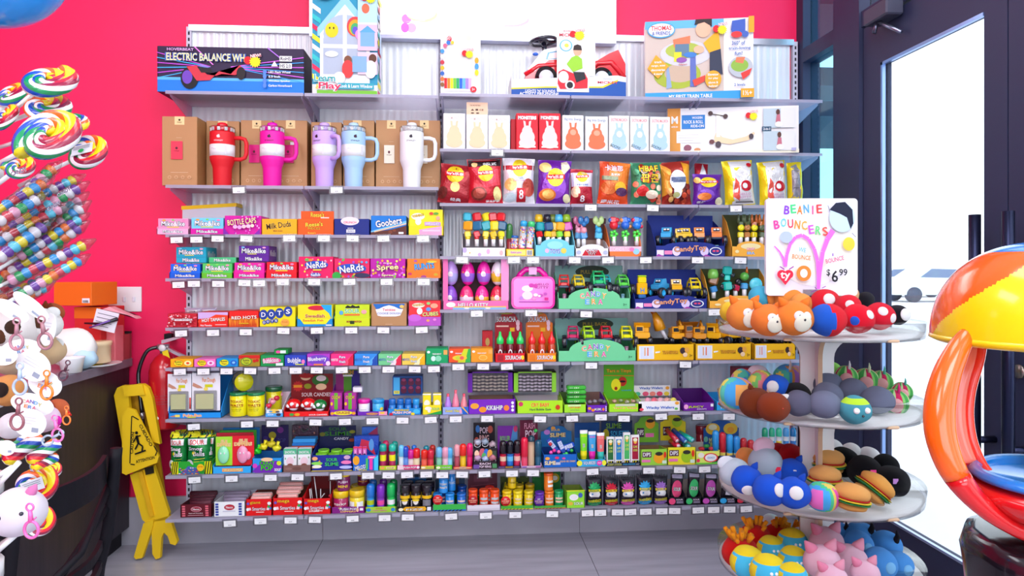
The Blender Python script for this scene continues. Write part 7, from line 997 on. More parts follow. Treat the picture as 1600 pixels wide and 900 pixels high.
# ---------- price tags ----------
TG = {1: [(373, 297), (526, 297), (777, 238)], 2: [(276, 375), (307, 374.5), (340, 373), (385, 373), (452, 372), (506, 371), (551, 371), (599, 370.5), (661, 370.5), (923, 323), (1020, 324), (1150, 325)],
      3: [(279, 445), (303, 443.5), (341, 443.5), (382, 442), (405, 442.5), (442, 440.5), (491, 439), (546, 439), (604, 439.5), (662, 439.5), (722, 405), (803, 406), (833, 406.5), (898, 406.5), (950, 406.5), (1009, 406.5), (1090, 406), (1157, 407)],
      4: [(283, 521), (333, 520), (384, 519), (443, 517), (495, 515), (549, 515), (599, 514.5), (659, 514), (745, 490), (830, 489), (916, 491), (1116, 488)],
      5: [(281, 581), (318, 580), (354, 578.5), (391, 577.5), (429, 576), (462, 575), (495, 575), (534, 575), (570, 574.5), (607, 574.5), (648, 573), (678, 574), (716, 573.5), (755, 573), (792, 573), (839, 573), (924, 571), (1071, 568.5)],
      6: [(303, 667), (386, 663), (426, 662), (493, 660), (539, 659), (582, 658), (629, 657), (673, 656), (712, 655), (761, 654), (844, 655), (894, 654), (939, 652), (975, 654), (1033, 651), (1091, 651), (1139, 651)],
      7: [(304, 750), (362, 748), (423, 745.5), (465, 744), (525, 744), (575, 742), (607, 741.5), (636, 740), (666, 739.5), (691, 739.5), (722, 738.5), (757, 738), (800, 737), (833, 737), (926, 735), (971, 734), (1014, 731.5), (1062, 731), (1101, 731)],
      8: [(359, 818), (407, 812.5), (454, 812), (492, 812), (551, 810), (601, 808), (637, 807), (705, 804), (759, 803.5), (805, 803), (863, 802), (918, 800), (938, 799), (965, 798.5), (985, 798), (1009, 797), (1034, 796), (1054, 795.5), (1091, 795), (1115, 794), (1140, 793.5), (1166, 793)]}
seen = {}
for r, lst in TG.items():
    for k, (px, py) in enumerate(lst):
        y = -SD-.0095; p = P(px, py, y); zsf = zs(r, px); s = SC(p); z = zsf-7.5*s if abs(p.z-zsf) > 16*s else p.z
        if z > zsf-5.5*s: z = zsf-5.5*s
        near = min((it for it in ITEMS if it[0] == r), key=lambda it: 0 if it[1]-.004 <= p.x <= it[2]+.004 else min(abs(p.x-it[1]), abs(p.x-it[2])))
        lab = 'white price tag below the '+' '.join(near[3].split()[:10]); n = seen.get(lab, 0); seen[lab] = n+1
        if n: lab = 'white price tag, %s under the %s' % (ORD[n], ' '.join(near[3].split()[:9]))
        e = empty('price_tag', (p.x, y, z), lab, 'price tag', 'price tags on the %s shelf edges' % ORD[r])
        mx = Matrix.Translation((p.x, y, z)) @ Matrix.Rotation(RD(((k*37) % 7-3)*.8), 4, 'Y')
        b = MB(); b.box(-11.5*s, 11.5*s, -.0004, .0006, -6.5*s, 7*s, M('e8e8f4', 'c'), mx); b.done('clear_holder', e)
        b = MB(); b.box(-9*s, 9*s, -.0013, -.0005, -4.6*s, 4.4*s, M('f6f6fa'), mx); b.art('t|$%d.%d9|.5|.28|.26|.2|404050;l|.15|.75|.85|.75|.03|c0c0cc;l|.15|.6|.85|.6|.03|c8c8d4' % (2+(k*5) % 8, 4+k % 5), plane(mx @ V((-9*s, -.0014, -4.6*s)), V((18*s, 0, 0)), V((0, 0, 9*s)), V((0, -1, 0)))); b.done('paper_label', e)
# ---------- plush stand ----------
CT0 = PD(1276, 420, 2.2); CX, CY = CT0.x, CT0.y; TR = .296; TZ = [1.150, .912, .658, .415]
st = empty('plush_stand', (CX, CY, 0), 'white four-tier round display stand heaped with round plush toys', 'display stand')
WH = M('f2eeec', 'm'); PLY = M('c8a888', 'm')
for i, z in enumerate(TZ):
    mx = Matrix.Translation((CX, CY, z)); b = MB(); b.lathe([(0, -.012), (TR-.01, -.012), (TR, -.006), (TR, 0), (0, 0)], WH, 48, mx); b.done('tray', st)
    b = MB(); b.lathe([(TR+.001, -.012), (TR+.006, .034)], M('eceaf4', 'c'), 48, mx); b.done('clear_rim', st)
ANG = [math.atan2(CAM.y-CY, CAM.x-CX)+RD(q) for q in (12, 102, 192, 282)]
for a in ANG:
    U = V((cos(a), sin(a), 0)); T = V((-sin(a), cos(a), 0))*.013; zz_ = [.02]+TZ[::-1]
    for j in range(4):
        z0, z1 = zz_[j], zz_[j+1]-.0125; fl = .16; nw = .05; rr_ = min(.075, (z1-z0)/2.2)
        pl = [(0, z0), (fl, z0)]+[(nw+rr_-rr_*cos(t*pi/16)+ (fl-nw-rr_)*(1-t/8)**3, z0+rr_*(1-cos(t*pi/16)) if 0 else z0+.003+(rr_)*sin(t*pi/16)) for t in range(1, 9)][::1]
        pl = [(0, z0), (fl, z0)]+[(nw+(fl-nw)*(1-sin(t*pi/16)), z0+rr_*(1-cos(t*pi/16))) for t in range(1, 9)]+[(nw+(fl-nw)*(1-sin(t*pi/16)), z1-rr_*(1-cos(t*pi/16))) for t in range(8, 0, -1)]+[(fl, z1), (0, z1)]
        b = MB(); b.prism(pl, V((CX, CY, 0))-T/2, U, (0, 0, 1), T, WH, PLY); b.done('upright_panel', st)
b = MB(); b.lathe([(0, 0), (.26, 0), (.27, .01), (.26, .02), (0, .02)], WH, 40, Matrix.Translation((CX, CY, 0))); b.done('base', st)
for a in (ANG[0]+.5, ANG[0]-.45):
    for z in TZ: q = V((CX+(TR-.002)*cos(a), CY+(TR-.002)*sin(a), z-.008)); b = MB(); b.bbox(q.x-.018, q.x+.018, q.y-.006, q.y+.003, q.z-.004, q.z+.004, PLY, .002); b.done('tab', st)
# sign on top
q0, q1 = PD(1197, 462, 2.24), PD(1340, 310, 2.24); O = V((q0.x, q0.y, q0.z)); Wd = (V((q1.x, q1.y, 0))-V((q0.x, q0.y, 0))); H = q1.z-O.z; U = Wd.normalized(); N_ = -U.cross(UP)*-1; N_ = V((U.y, -U.x, 0)); wl = Wd.length
e = empty('promotion_sign', O+Wd/2, 'square white acrylic price sign with coloured lettering and a purple bounce line', 'sign'); b = MB(); b.prism(rrect(wl, H, .012), O, U, UP, -N_*.014, M('dcdcf8', 'g')); 
fn = plane(O+N_*.0006, Wd, UP*H, N_); a = 'c|.5|.5|.42|.4|f4ecf0;c|.45|.5|.26|.3|faf0d8;c|.8|.5|.14|.2|f8e8e0;'
for k, (ch, c) in enumerate(zip('BEANIE', ['8038d0', '40c878', 'f07820', '50a0f0', 'e04888', 'f04040'])): a += 't|%s|%f|%f|%s|.09|%s||%d;' % (ch, .225+.07*k, .88+(.012 if k % 2 else 0), '.015' if ch == 'I' else '.06', c, (-6, 5, -3, 4, 0, 3)[k])
for k, (ch, c) in enumerate(zip('BOUNCERS', ['e03890', '60c0f0', 'e83050', 'f08828', 'f0a040', 'c050d0', '60c878', 'f05048'])): a += 't|%s|%f|%f|.06|.09|%s||%d;' % (ch, .11+.075*k, .73+(.03 if 0 < k < 5 else 0)-(.01*k), c, (8, -4, 3, -6, 5, 8, -3, 10)[k])
pts = [(.08, .51, .012), (.14, .45, .018), (.18, .38, .026), (.2, .3, .034)]; pts2 = [(.2, .3, .034), (.215, .42, .034), (.25, .53, .036), (.31, .6, .036), (.38, .62, .038), (.45, .58, .038), (.51, .48, .038), (.545, .36, .038), (.555, .2, .038), (.553, .07, .036)]; pts3 = [(.553, .07, .036), (.57, .25, .038), (.6, .45, .045), (.65, .58, .052), (.71, .67, .06)]
for PT in (pts, pts2, pts3):
    for i in range(len(PT)-1):
        (x0, y0, w0), (x1, y1, w1) = PT[i], PT[i+1]; dx, dy = x1-x0, y1-y0; L_ = hypot(dx, dy); nx_, ny_ = -dy/L_/2, dx/L_/2; a += 'p|%f,%f,%f,%f,%f,%f,%f,%f|d86cf0;' % (x0+nx_*w0, y0+ny_*w0, x0-nx_*w0, y0-ny_*w0, x1-nx_*w1-dx*.0, y1-ny_*w1, x1+nx_*w1, y1+ny_*w1)
a += 'c|.81|.8|.14|.15|b8d4f0;p|.67,.88,.74,.95,.84,.96,.92,.88,.93,.74,.9,.68,.86,.8,.78,.84|1a2038;c|.2|.6|.07|.06|a8b8d0;c|.88|.53|.065|.07|f0c840;c|.39|.23|.08|.08|f08030;c|.39|.23|.04|.045|f8f0e8;c|.15|.22|.05|.045|e02040;c|.225|.22|.05|.045|e02040;p|.102,.21,.273,.21,.187,.11|e02040;t|ty|.187|.2|.11|.09|w;t|WE|.37|.47|.08|.045|60b8e8||-10;t|BOUNCE|.36|.395|.2|.045|f08040||-6;t|I|.7|.42|.012|.03|8050c0;t|BOUNCE|.72|.37|.2|.045|e05888||12;t|$|.65|.235|.04|.075|202028;t|6|.72|.2|.07|.12|202028;t|99|.81|.24|.09|.07|202028;l|.46|.04|.52|.06|.008|9030a0;l|.58|.08|.62|.1|.008|9030a0;l|.5|.09|.52|.07|.008|9030a0;l|.58|.04|.64|.03|.008|9030a0;l|.12|.3|.17|.27|.012|9030a0;l|.22|.27|.27|.3|.012|9030a0;l|.64|.92|.66|.86|.006|505068;l|.9|.64|.94|.6|.006|505068'
b.art(a, fn, wl/H); b.done('sign_board', e); b = MB(); dz = O.z-TZ[0]-.001; b.prism([(.4, -dz), (.6, -dz), (.6, .02), (.4, .02)], O+N_*.001, Wd, UP, N_*.003, M('e8e8f4', 'c')); b.prism([(.4, -dz), (.6, -dz), (.6, -dz+.003), (.4, -dz+.003)], O+N_*.03, Wd, UP, -N_*.07, M('e8e8f4', 'c')); b.done('clear_foot', e)
CB = {'rain': ['f080b0', 'f0e060', '60d0b0', '50b0e8', 'f0a060', 'd080e0']}
PLN = [0]
def plush(px, py, dep, r, col, lab, parts=(), sq=.92, cf=None, noise=.03, name='plush_ball'):
    """round plush toy: parts are (kind, dx, dy, size, colour) in radii, on the side facing the aisle"""
    c = PD(px, py, dep); R0 = r*dep/F; e = empty(name, c-V((0, 0, R0*sq)), lab, 'plush toy'); PLN[0] += 1
    b = MB(); b.ell(c, (R0, R0, R0*sq), M(col if isinstance(col, str) else col[0], 'f'), 28, 18, cf=cf, noise=noise); b.done('plush_body', e)
    def at(dx, dy, k=1.0): dz = sqrt(max(0, 1-dx*dx-dy*dy)); return c+(RT*dx*R0-FW*dz*R0+UP*dy*R0*sq)*k
    for kd, dx, dy, s_, cc in parts:
        b = MB(); Mm = M(cc, 'f' if kd not in 'en' else 'g'); q = at(dx, dy)
        if kd == 'a':   # ear: rounded cone standing out at the rim
            d = (RT*dx+UP*dy).normalized(); b.tube([c+d*R0*.75, c+d*R0*1.05, c+d*R0*(1+s_)], [R0*s_*.75, R0*s_*.62, R0*s_*.12], Mm, 10); nm = 'ear'
        elif kd == 'f': b.ell(c+(RT*dx+UP*dy)*R0, (R0*s_, R0*s_*.35, R0*s_*.8), Mm, 14, 10); nm = 'ear'
        elif kd == 'p': nr = (at(dx, dy, 1)-c).normalized(); b.ell((0, 0, 0), (R0*s_*1.15, R0*s_*1.15, R0*s_*.4), Mm, 16, 10, Matrix.Translation(at(dx, dy, .93)) @ nr.to_track_quat('Z', 'Y').to_matrix().to_4x4()); nm = 'patch'
        elif kd == 'e': b.ell(at(dx, dy, .97), R0*s_, Mm, 10, 8); nm = 'eye'
        elif kd == 'n': b.ell(at(dx, dy, 1.0), R0*s_, Mm, 10, 8); nm = 'nose'
        elif kd == 't': b.tube([at(dx, dy, .9), at(dx, dy, 1.1)+UP*R0*.3, at(dx, dy, 1.0)+UP*R0*.7], [R0*s_, R0*s_*.8, R0*s_*.2], Mm, 8); nm = 'tuft'
        elif kd == 'g': b.prism([(-.5, -.5), (.5, -.5), (.5, .5), (-.5, .5)], at(dx, dy, 1.02), RT*R0*s_, UP*R0*s_, -FW*.0015, M(cc)); nm = 'fabric_tag'
        b.done(nm, e)
    return e
def band(cols, ax=2, f=3.0, ph=0): return lambda x, y, z: M(cols[int(((x*.9, y, z)[ax]+.35*sin(3*x+4*y+ph)+1.6)*f) % len(cols)], 'f')
RB = ['f488b8', 'f0e468', '58d0b8', '48a8e8', 'f8a860', 'c888e8']
OR = [('a', -.6, .8, .4, 'e87828'), ('a', .6, .8, .4, 'e87828')]
fo = [('p', .1, -.25, .42, 'f4e4d0'), ('p', -.1, .2, .24, 'f8f4f0'), ('p', .35, .15, .24, 'f8f4f0'), ('e', -.08, .2, .08, '18141c'), ('e', .32, .15, .08, '18141c'), ('n', .12, -.02, .12, '18141c')]
plush(1142, 487, 2.1, 17, 'f8c030', 'yellow plush end poking out at the left of the top tray')
plush(1163, 492, 2.02, 27, 'f08838', 'orange fox-like plush with a pale muzzle, leftmost on the top tray', OR+fo)
plush(1188, 463, 2.3, 18, '48b0d0', 'blue and orange plush lying behind the left orange plushes', [('p', .8, 0, .7, 'f08838')])
plush(1232, 465, 2.28, 24, 'f09040', 'orange plush with raised ear behind the front orange ones', [('a', -.3, .95, .45, 'f09040')])
plush(1200, 500, 1.96, 27, 'e87c34', 'orange plush with pale muzzle, second from left on the top tray', OR+fo)
plush(1241, 497, 1.93, 29, 'ec8030', 'largest orange plush with a pale muzzle, beside the red ones', OR+fo)
plush(1252, 474, 2.2, 17, 'f09848', 'small orange plush squeezed behind the largest orange one')
plush(1289, 472, 2.18, 22, 'd01c2c', 'red plush with a white patch behind the blue and red plush', [('p', -.1, .3, .35, 'f4f0f4')])
plush(1293, 500, 1.92, 28, 'd01828', 'round plush, left half blue and right half red', cf=lambda x, y, z: M('2058c0' if x < -.1 else 'd01828', 'f'))
plush(1322, 462, 2.32, 19, 'f8b080', 'peach plush behind the red plushes on the top tray')
plush(1325, 478, 2.12, 19, 'd41c30', 'small red plush with a white spot in the middle row', [('p', -.3, .2, .3, 'f4f0f4')])
plush(1340, 498, 1.94, 25, 'd8142c', 'red plush with a white oval patch, centre right of the top tray', [('p', .4, .35, .26, 'f4f0f4'), ('p', -.6, -.1, .26, '2858c8')])
plush(1374, 494, 2.02, 23, 'd01830', 'red plush with two white patches, beside the black one', [('p', -.2, .45, .28, 'f4f0f4'), ('p', .55, -.1, .28, 'f4f0f4')])
plush(1402, 492, 2.08, 17, '16161e', 'black plush with a white patch at the right end of the top tray', [('p', .3, .1, .5, 'f0f0f4')])
plush(1352, 468, 2.3, 13, '1a1820', 'small black plush behind the red ones on the top tray')
plush(1151, 614, 2.1, 27, 'f0e060', 'rainbow striped plush, leftmost on the second tray', cf=band(RB, 0, 2.6))
plush(1160, 592, 2.3, 17, '80d0b0', 'mint and yellow plush behind the leftmost rainbow plush', cf=band(RB, 0, 2, 1))
plush(1190, 598, 2.16, 21, 'f0a860', 'orange and yellow tie-dye plush in the second tray', cf=band(['f0a860', 'f0e060', '80d070', 'f08890'], 0, 3, 2))
plush(1184, 586, 2.32, 17, 'f4d8e4', 'pale pink plush at the back of the second tray')
plush(1229, 588, 2.3, 20, '48a8d0', 'rainbow plush with a small white horn', [('t', .0, .7, .12, 'f4f0f0')], cf=band(RB, 0, 2.4, 4))
plush(1243, 584, 2.42, 14, 'f0a8c0', 'pink plush beside the stand column on the second tray')
plush(1213, 604, 2.1, 20, '1c58c8', 'blue plush with a white and peach patch, second tray', [('p', -.6, .15, .4, 'f4f4f8'), ('p', -.7, -.3, .3, 'f0c8a8')])
plush(1181, 630, 1.98, 26, '6a2c10', 'dark brown plush, left of the two on the second tray', [('a', -.3, .9, .25, '6a2c10')])
plush(1244, 618, 2.08, 22, '100e12', 'black plush resting against the stand column')
plush(1208, 636, 1.92, 25, '7a3014', 'brown plush ball, right of the two on the second tray', [('n', .25, .1, .04, 'c03020')])
plush(1248, 630, 1.95, 22, '5a5a70', 'dark grey plush with a small white fin', [('a', -.6, .3, .35, 'e8e8f0')])
plush(1299, 579, 2.4, 15, 'a0e868', 'lime green plush at the back of the second tray')
for k, (px, py, dp, r) in enumerate([(1292, 600, 2.2, 23), (1293, 617, 2.06, 23), (1332, 610, 2.16, 22), (1288, 632, 1.93, 25), (1371, 625, 2.04, 25)]): plush(px, py, dp, r, '6a7088', 'slate grey plush, %s on the second tray' % ['rear left', 'middle left', 'upper middle', 'front left', 'right'][k], [('g', .8, -.4, .2, 'e0e0e8')] if k == 2 else (), sq=.85)
for k, (px, py, dp, r) in enumerate([(1322, 588, 2.3, 18), (1352, 594, 2.3, 20), (1376, 596, 2.3, 18), (1397, 628, 2.1, 22), (1409, 612, 2.2, 16)]): plush(px, py, dp, r, '50b060', 'green and pink melon striped plush, %s' % ['back left', 'back middle', 'back right', 'front right', 'far right'][k], [('t', 0, .8, .12, ['e8e8e8', 'd8f0c0', '60c8b0', 'e03080', '50b0a0'][k]), ('p', -.4, -.1, .45, 'f8a8a8')], cf=lambda x, y, z: M(['48a850', 'c0e8a0', 'd02860', '88d070'][int((math.atan2(y, x)+4)*3) % 4], 'f'))
plush(1336, 640, 1.9, 24, '4898a8', 'teal plush with a lime headband and big brown eyes', [('e', -.35, .1, .2, 'f4f0f0'), ('e', .35, .12, .2, 'f4f0f0'), ('e', -.37, .1, .12, '4a2418'), ('e', .38, .12, .12, '4a2418'), ('n', .05, -.25, .08, '181820')], cf=lambda x, y, z: M('b8e838' if .45 < z < .82 else '4898a8', 'f'))
plush(1148, 738, 2.06, 24, 'b8c8d4', 'pale grey plush with large ear at the left of the third tray', [('f', -.55, .6, .6, 'd8dce4'), ('e', .1, 0, .1, '202838')])
plush(1196, 722, 2.16, 26, 'a8b8c8', 'grey elephant plush with a large pink ear', [('f', -.1, .95, .68, 'f0c0d4'), ('g', .4, -.2, .3, 'd82848')])
plush(1166, 714, 2.34, 16, 'f09850', 'orange plush far back on the left of the third tray')
plush(1218, 708, 2.4, 17, 'a81420', 'dark red plush, left of the pair beside the column'); plush(1236, 710, 2.34, 18, 'b01420', 'dark red plush, right of the pair beside the column')
for k, (px, py, dp, r) in enumerate([(1237, 738, 2.14, 23), (1167, 750, 1.99, 24), (1240, 770, 1.9, 26), (1202, 766, 1.92, 26)]): plush(px, py, dp, r, '1850c8', 'royal blue plush, %s on the third tray' % ['rear one', 'front left', 'front right', 'front middle'][k], [('a', .5, .85, .35, '1446b8'), ('p', -.2 if k != 3 else .35, -.5 if k == 1 else .3, .35 if k else .2, 'e8ecf4')])
def burger(px, py, dp, r, lab, tops='e8a860', tilt=0):
    c = PD(px, py, dp); R0 = r*dp/F; e = empty('burger_plush', c-V((0, 0, R0*.6)), lab, 'plush toy'); mx = Matrix.Translation(c) @ Matrix.Rotation(-TH, 4, 'Z') @ Matrix.Rotation(RD(tilt), 4, 'Y')
    for nm, z, h, rr, cc in (('bottom_bun', -.38, .3, .85, 'd89850'), ('lettuce', -.14, .1, 1.0, '2a8a48'), ('cheese', -.03, .07, 1.04, 'f8c830'), ('tomato', .06, .08, .95, 'c81c20'), ('top_bun', .3, .5, .95, tops)):
        b = MB(); b.ell((0, 0, z*R0), (R0*rr, R0*rr, R0*h), M(cc, 'f'), 22, 12, mx, noise=.05 if nm != 'lettuce' else .12); b.done(nm, e)
plush(1299, 702, 2.45, 18, 'f0f0f4', 'white plush at the back left of the black plushes'); plush(1330, 706, 2.42, 15, 'ececf2', 'white plush tip behind the black plushes'); plush(1358, 714, 2.4, 17, 'f0f0f4', 'white plush behind the right black plushes')
plush(1318, 722, 2.26, 25, '0c0c12', 'black plush, left of the four on the third tray'); plush(1351, 736, 2.14, 26, '0e0e14', 'black plush with a pink tag, third tray', [('g', 0, .2, .34, 'e84890')]); plush(1384, 728, 2.26, 20, '0c0c12', 'black plush at the back right of the third tray'); plush(1394, 752, 2.08, 26, '0a0a10', 'black plush with a lilac label, rightmost on the third tray', [('g', -.3, .3, .3, 'a878b8')])
burger(1294, 722, 2.2, 26, 'burger plush with a plain bun, rear of the four'); burger(1290, 748, 2.05, 25, 'burger plush behind the tie-dye plush')
burger(1366, 764, 1.97, 29, 'burger plush tilted onto its side, right of the others', 'd89848', 40); burger(1331, 778, 1.89, 28, 'front burger plush with red tomato and yellow cheese', 'e0a058', 8)
plush(1285, 776, 1.9, 25, 'f060b0', 'tie-dye plush in pink, yellow, blue and green', cf=band(['f050a8', 'f870c0', '48a8e8', '50c890', 'f0d060', 'f058b0'], 0, 2.2, 3))
def fries(px, py, dp, r, lab, sd):
    c = PD(px, py, dp); R0 = r*dp/F; e = empty('fries_plush', c-V((0, 0, R0*.9)), lab, 'plush toy'); b = MB(); b.ell(c, (R0, R0*.9, R0*.9), M('c01410', 'f'), 22, 14, noise=.04); b.done('plush_body', e); q = random.Random(sd)
    b = MB()
    for k in range(16):
        d = (RT*q.uniform(-.7, .7)+UP*q.uniform(.7, 1.2)-FW*q.uniform(-.3, .6)); b.tube([c+d*R0*.7, c+d*R0*1.2], R0*.12, M('f09010', 'f'), 6)
    b.done('fries', e)
for k, a_ in enumerate([(1215, 838, 2.3, 22), (1180, 842, 2.2, 26), (1232, 842, 2.35, 20), (1156, 862, 2.02, 28)]): fries(*a_, 'red fries-packet plush with orange fries, %s of four' % ['back', 'second', 'rear right', 'front left'][k], k)
plush(1205, 818, 2.45, 16, 'c8e8e8', 'pale aqua plush behind the fries plushes'); plush(1252, 838, 2.3, 15, 'f0f0f4', 'white plush pressed against the column on the lowest tray')
for k, (px, py, dp, r) in enumerate([(1238, 848, 2.16, 24), (1205, 858, 2.1, 22), (1240, 876, 1.98, 24), (1168, 878, 1.94, 27), (1200, 892, 1.86, 28), (1238, 902, 1.82, 24)]): plush(px, py, dp, r, '48c0e8', 'turquoise plush with a yellow cap, %s on the lowest tray' % ['upper right', 'upper left', 'middle right', 'front left', 'front middle', 'front right'][k], [('e', -.15, .25, .1, 'f4f4f8'), ('e', .12, .25, .1, 'f4f4f8')], cf=lambda x, y, z: M('f8d020' if z > .62 or y > .1 or x > .78 or x < -.85 else '48c0e8', 'f'))
for k, (px, py, dp, r) in enumerate([(1292, 848, 2.1, 26), (1328, 876, 2.0, 27), (1284, 878, 1.92, 28), (1352, 896, 1.88, 22), (1300, 905, 1.82, 24)]): plush(px, py, dp, r, 'f8b8cc', 'pink piglet plush with a darker snout, %s' % ['rear', 'middle', 'front left', 'front right', 'lowest'][k], [('a', -.6, .75, .5, 'f488a8'), ('a', .5, .85, .5, 'f498b0'), ('n', .1, -.1, .2, 'f04878'), ('e', -.3, .15, .07, '302028'), ('e', .4, .1, .07, '302028')])
plush(1330, 828, 2.45, 15, 'f0f0f8', 'white plush tip at the back of the lowest tray')
for k, (px, py, dp, r) in enumerate([(1310, 832, 2.3, 18), (1345, 838, 2.26, 24), (1342, 850, 2.14, 22), (1384, 852, 2.2, 24), (1374, 880, 2.02, 26), (1402, 884, 2.1, 24)]): plush(px, py, dp, r, '4890d8', 'sky blue plush%s, %s on the lowest tray' % (' with black tuft' if k in (0, 3, 1) else '', ['far left', 'rear', 'middle', 'right', 'front', 'front right'][k]), ([('t', .3, .6, .2, '12101a')] if k in (0, 1, 3) else [('p', .2, .1, .3, '78b8f0')]))
# ---------- spiral gumball chute at the right ----------
OG, YL, BL, RD_ = M('f06010', 'g'), M('f8d010', 'g'), M('1878d0', 'g'), M('c81418', 'g')
sp = empty('gumball_spiral', PD(1640, 860, 1.1), 'large glossy orange, yellow and blue spiral gumball chute at the right edge', 'gumball machine')
c = PD(1650, 526, 1.05); s = 1.05/F; mxr = Matrix.Translation(c) @ Matrix.Rotation(-TH, 4, 'Z')
b = MB(); vs = []; n = 200; m_ = 70; ml = []
for j in range(m_+1):
    t = j/m_*pi/2
    for k in range(n): a = 2*pi*k/n; vs.append((170*s*cos(a)*cos(t)**.8, 170*s*sin(a)*cos(t)**.8, 150*s*sin(t)))
fs = [(j*n+k, j*n+(k+1) % n, (j+1)*n+(k+1) % n, (j+1)*n+k) for j in range(m_) for k in range(n)]
for j in range(m_):
    for k in range(n): a = 2*pi*(k+.5)/n; t = (j+.5)/m_*pi/2; X_ = 170*cos(a)*cos(t)**.8; Z_ = 150*sin(t); ml.append(BL if (Z_ > 132) else YL if (2.84 < a and Z_/150 < .8*(a-2.84)) else OG)
b.add(vs, fs, ml, True, mxr); b.lathe([(170*s, 0), (172*s, -.006), (160*s, -.012), (0, -.012)], YL, n, mxr); b.done('dome', sp)
def path(pp, dep0=1.0, ddep=0): return [PD(x, y, dep0+ddep*i/len(pp)) for i, (x, y) in enumerate(pp)]
def smooth(P_, k=5):
    out = []; n = len(P_)
    for i in range(n-1):
        p0, p1, p2, p3 = P_[max(0, i-1)], P_[i], P_[i+1], P_[min(n-1, i+2)]
        for j in range(k):
            t = j/k; out.append(.5*((2*p1)+(p2-p0)*t+(2*p0-5*p1+4*p2-p3)*t*t+(3*p1-p0-3*p2+p3)*t**3))
    return out+[P_[-1]]
outer = smooth(path([(1512, 522), (1496, 548), (1478, 590), (1468, 640), (1472, 690), (1495, 745), (1540, 795), (1600, 832), (1680, 850)], 1.02, -.1)); inner = smooth(path([(1535, 522), (1530, 560), (1516, 610), (1513, 655), (1522, 700), (1545, 740), (1590, 765), (1680, 780)], 1.08, -.06))
b = MB(); n = len(outer); m2 = len(inner)-1; vs = []; ml = []
for i in range(n):
    o_ = outer[i]; t = i/(n-1)*m2; i0 = min(int(t), m2-1); q = inner[i0].lerp(inner[i0+1], t-i0); 
    for k in range(9): u = k/8; p = o_.lerp(q, u); vs.append(p+FW*(.035*sin(pi*u)))
fs = [(i*9+k, i*9+k+1, (i+1)*9+k+1, (i+1)*9+k) for i in range(n-1) for k in range(8)]; ml = [M('e86850', 'g') if i < n*.62 else RD_ for i in range(n-1) for k in range(8)]; b.add(vs, fs, ml, True)  # upper trough made paler: window reflection put into its colour
o = b.done('trough', sp); sol = o.modifiers.new('thickness', 'SOLIDIFY'); sol.thickness = .006
b = MB(); k_ = int(n*.62); rr = [.011+.0095*sin(pi*min(1, i/(n*.8))) for i in range(n)]; b.tube(outer[:k_+1], rr[:k_+1], OG, 14); b.tube(outer[k_:], rr[k_:], RD_, 14); b.done('outer_rail', sp)
b = MB(); b.tube(inner, .008, M('e83020', 'g'), 10); b.done('inner_rail', sp)
c2 = PD(1655, 775, .98); s2 = .98/F; mx2 = Matrix.Translation(c2) @ Matrix.Rotation(-TH, 4, 'Z'); b = MB(); b.lathe([(130*s2, .012), (133*s2, .0), (115*s2, -.02), (95*s2, -.022), (88*s2, -.006), (90*s2, .004)], RD_, 48, mx2); b.done('catch_bowl', sp)
b = MB(); b.lathe([(118*s2, .020), (121*s2, .026), (108*s2, .034), (100*s2, .028), (104*s2, .018)], BL, 48, Matrix.Translation((0, 0, .0)) @ mx2); b.done('blue_ring', sp)
b = MB(); b.tube([c2+V((0, 0, -.25)), c+V((0, 0, .02))], .03, YL, 16); b.tube([V((c2.x, c2.y, .002))+FW*.26+RT*.24, c2+FW*.26+RT*.24-V((0, 0, .02)), c2+FW*.05+RT*.05+V((0, 0, .02))], .035, M('303038', 'e'), 16); b.done('pole', sp)
q = PD(1660, 905, 1.0); z_ = q.z; bb = MB(); pr = [(.085, -z_+.002), (.105, -z_*.4), (.12, -.03), (.125, .03), (.12, .055), (.105, .06)]; bb.lathe([(a_, z) for a_, z in pr], M('16121a', 'g'), 28, Matrix.Translation(q)); 
for v in bb.v: w_ = sin(v.z*60+v.x*90)*.004+sin(v.x*140+v.y*120)*.003; v.x += w_; v.y += w_*.6
tag(bb.done('black_bin_bag'), 'crinkled black plastic bin liner under the spiral chute', 'bin bag')
# ---------- counter, chair, caution sign, extinguisher ----------
CTX = -1.59; WD = WOOD
e = empty('counter', (-2.2, -1.2, 0), 'dark wood service counter with grey worktop against the pink wall', 'counter')
b = MB(); b.box(-3.1, CTX-.015, -3.0, -.02, .09, .87, WD); b.box(-3.1, CTX-.05, -3.0, -.02, 0, .09, M('1c1820', 'm')); b.done('cabinet_body', e)
b = MB(); b.bbox(-3.1, CTX, -3.02, -.016, .87, .91, noisemat('grey_laminate', '6c6874', '827e8a', 9, .3), .002); b.done('worktop', e)
b = MB(); b.box(CTX-.2, CTX-.004, -.034, -.018, .91, 1.03, M('a8907c', 'e')); b.box(CTX-.02, CTX-.004, -.15, -.03, .91, 1.03, M('a8907c', 'e')); b.box(CTX-.2, CTX-.004, -.036, -.016, 1.03, 1.04, M('2a2428', 'm')); b.done('end_guard', e)
def cbox(px0, px1, yb, yt, y, dp, col, art, lab, name='cardboard_box', cat='box', z=.9105, yaw=0, side=None):
    x0, x1 = P(px0, yb, y).x, P(px1, yb, y).x; zt = P(px0, yt, y).z; b = MB(); m = (x0+x1)/2; mx = Matrix.Translation((m, y, z)) @ Matrix.Rotation(RD(yaw), 4, 'Z'); w_ = (x1-x0)/2; b.bbox(-w_, w_, 0, dp, 0, zt-z, M(col), .002, mx)
    if art: b.art(art, plane(mx @ V((-w_, -.0004, 0)), mx.to_3x3() @ V((2*w_, 0, 0)), V((0, 0, zt-z)), mx.to_3x3() @ V((0, -1, 0))), 2*w_/(zt-z))
    o = b.done(name, org=V((m, y, z))); return tag(o, lab, cat)
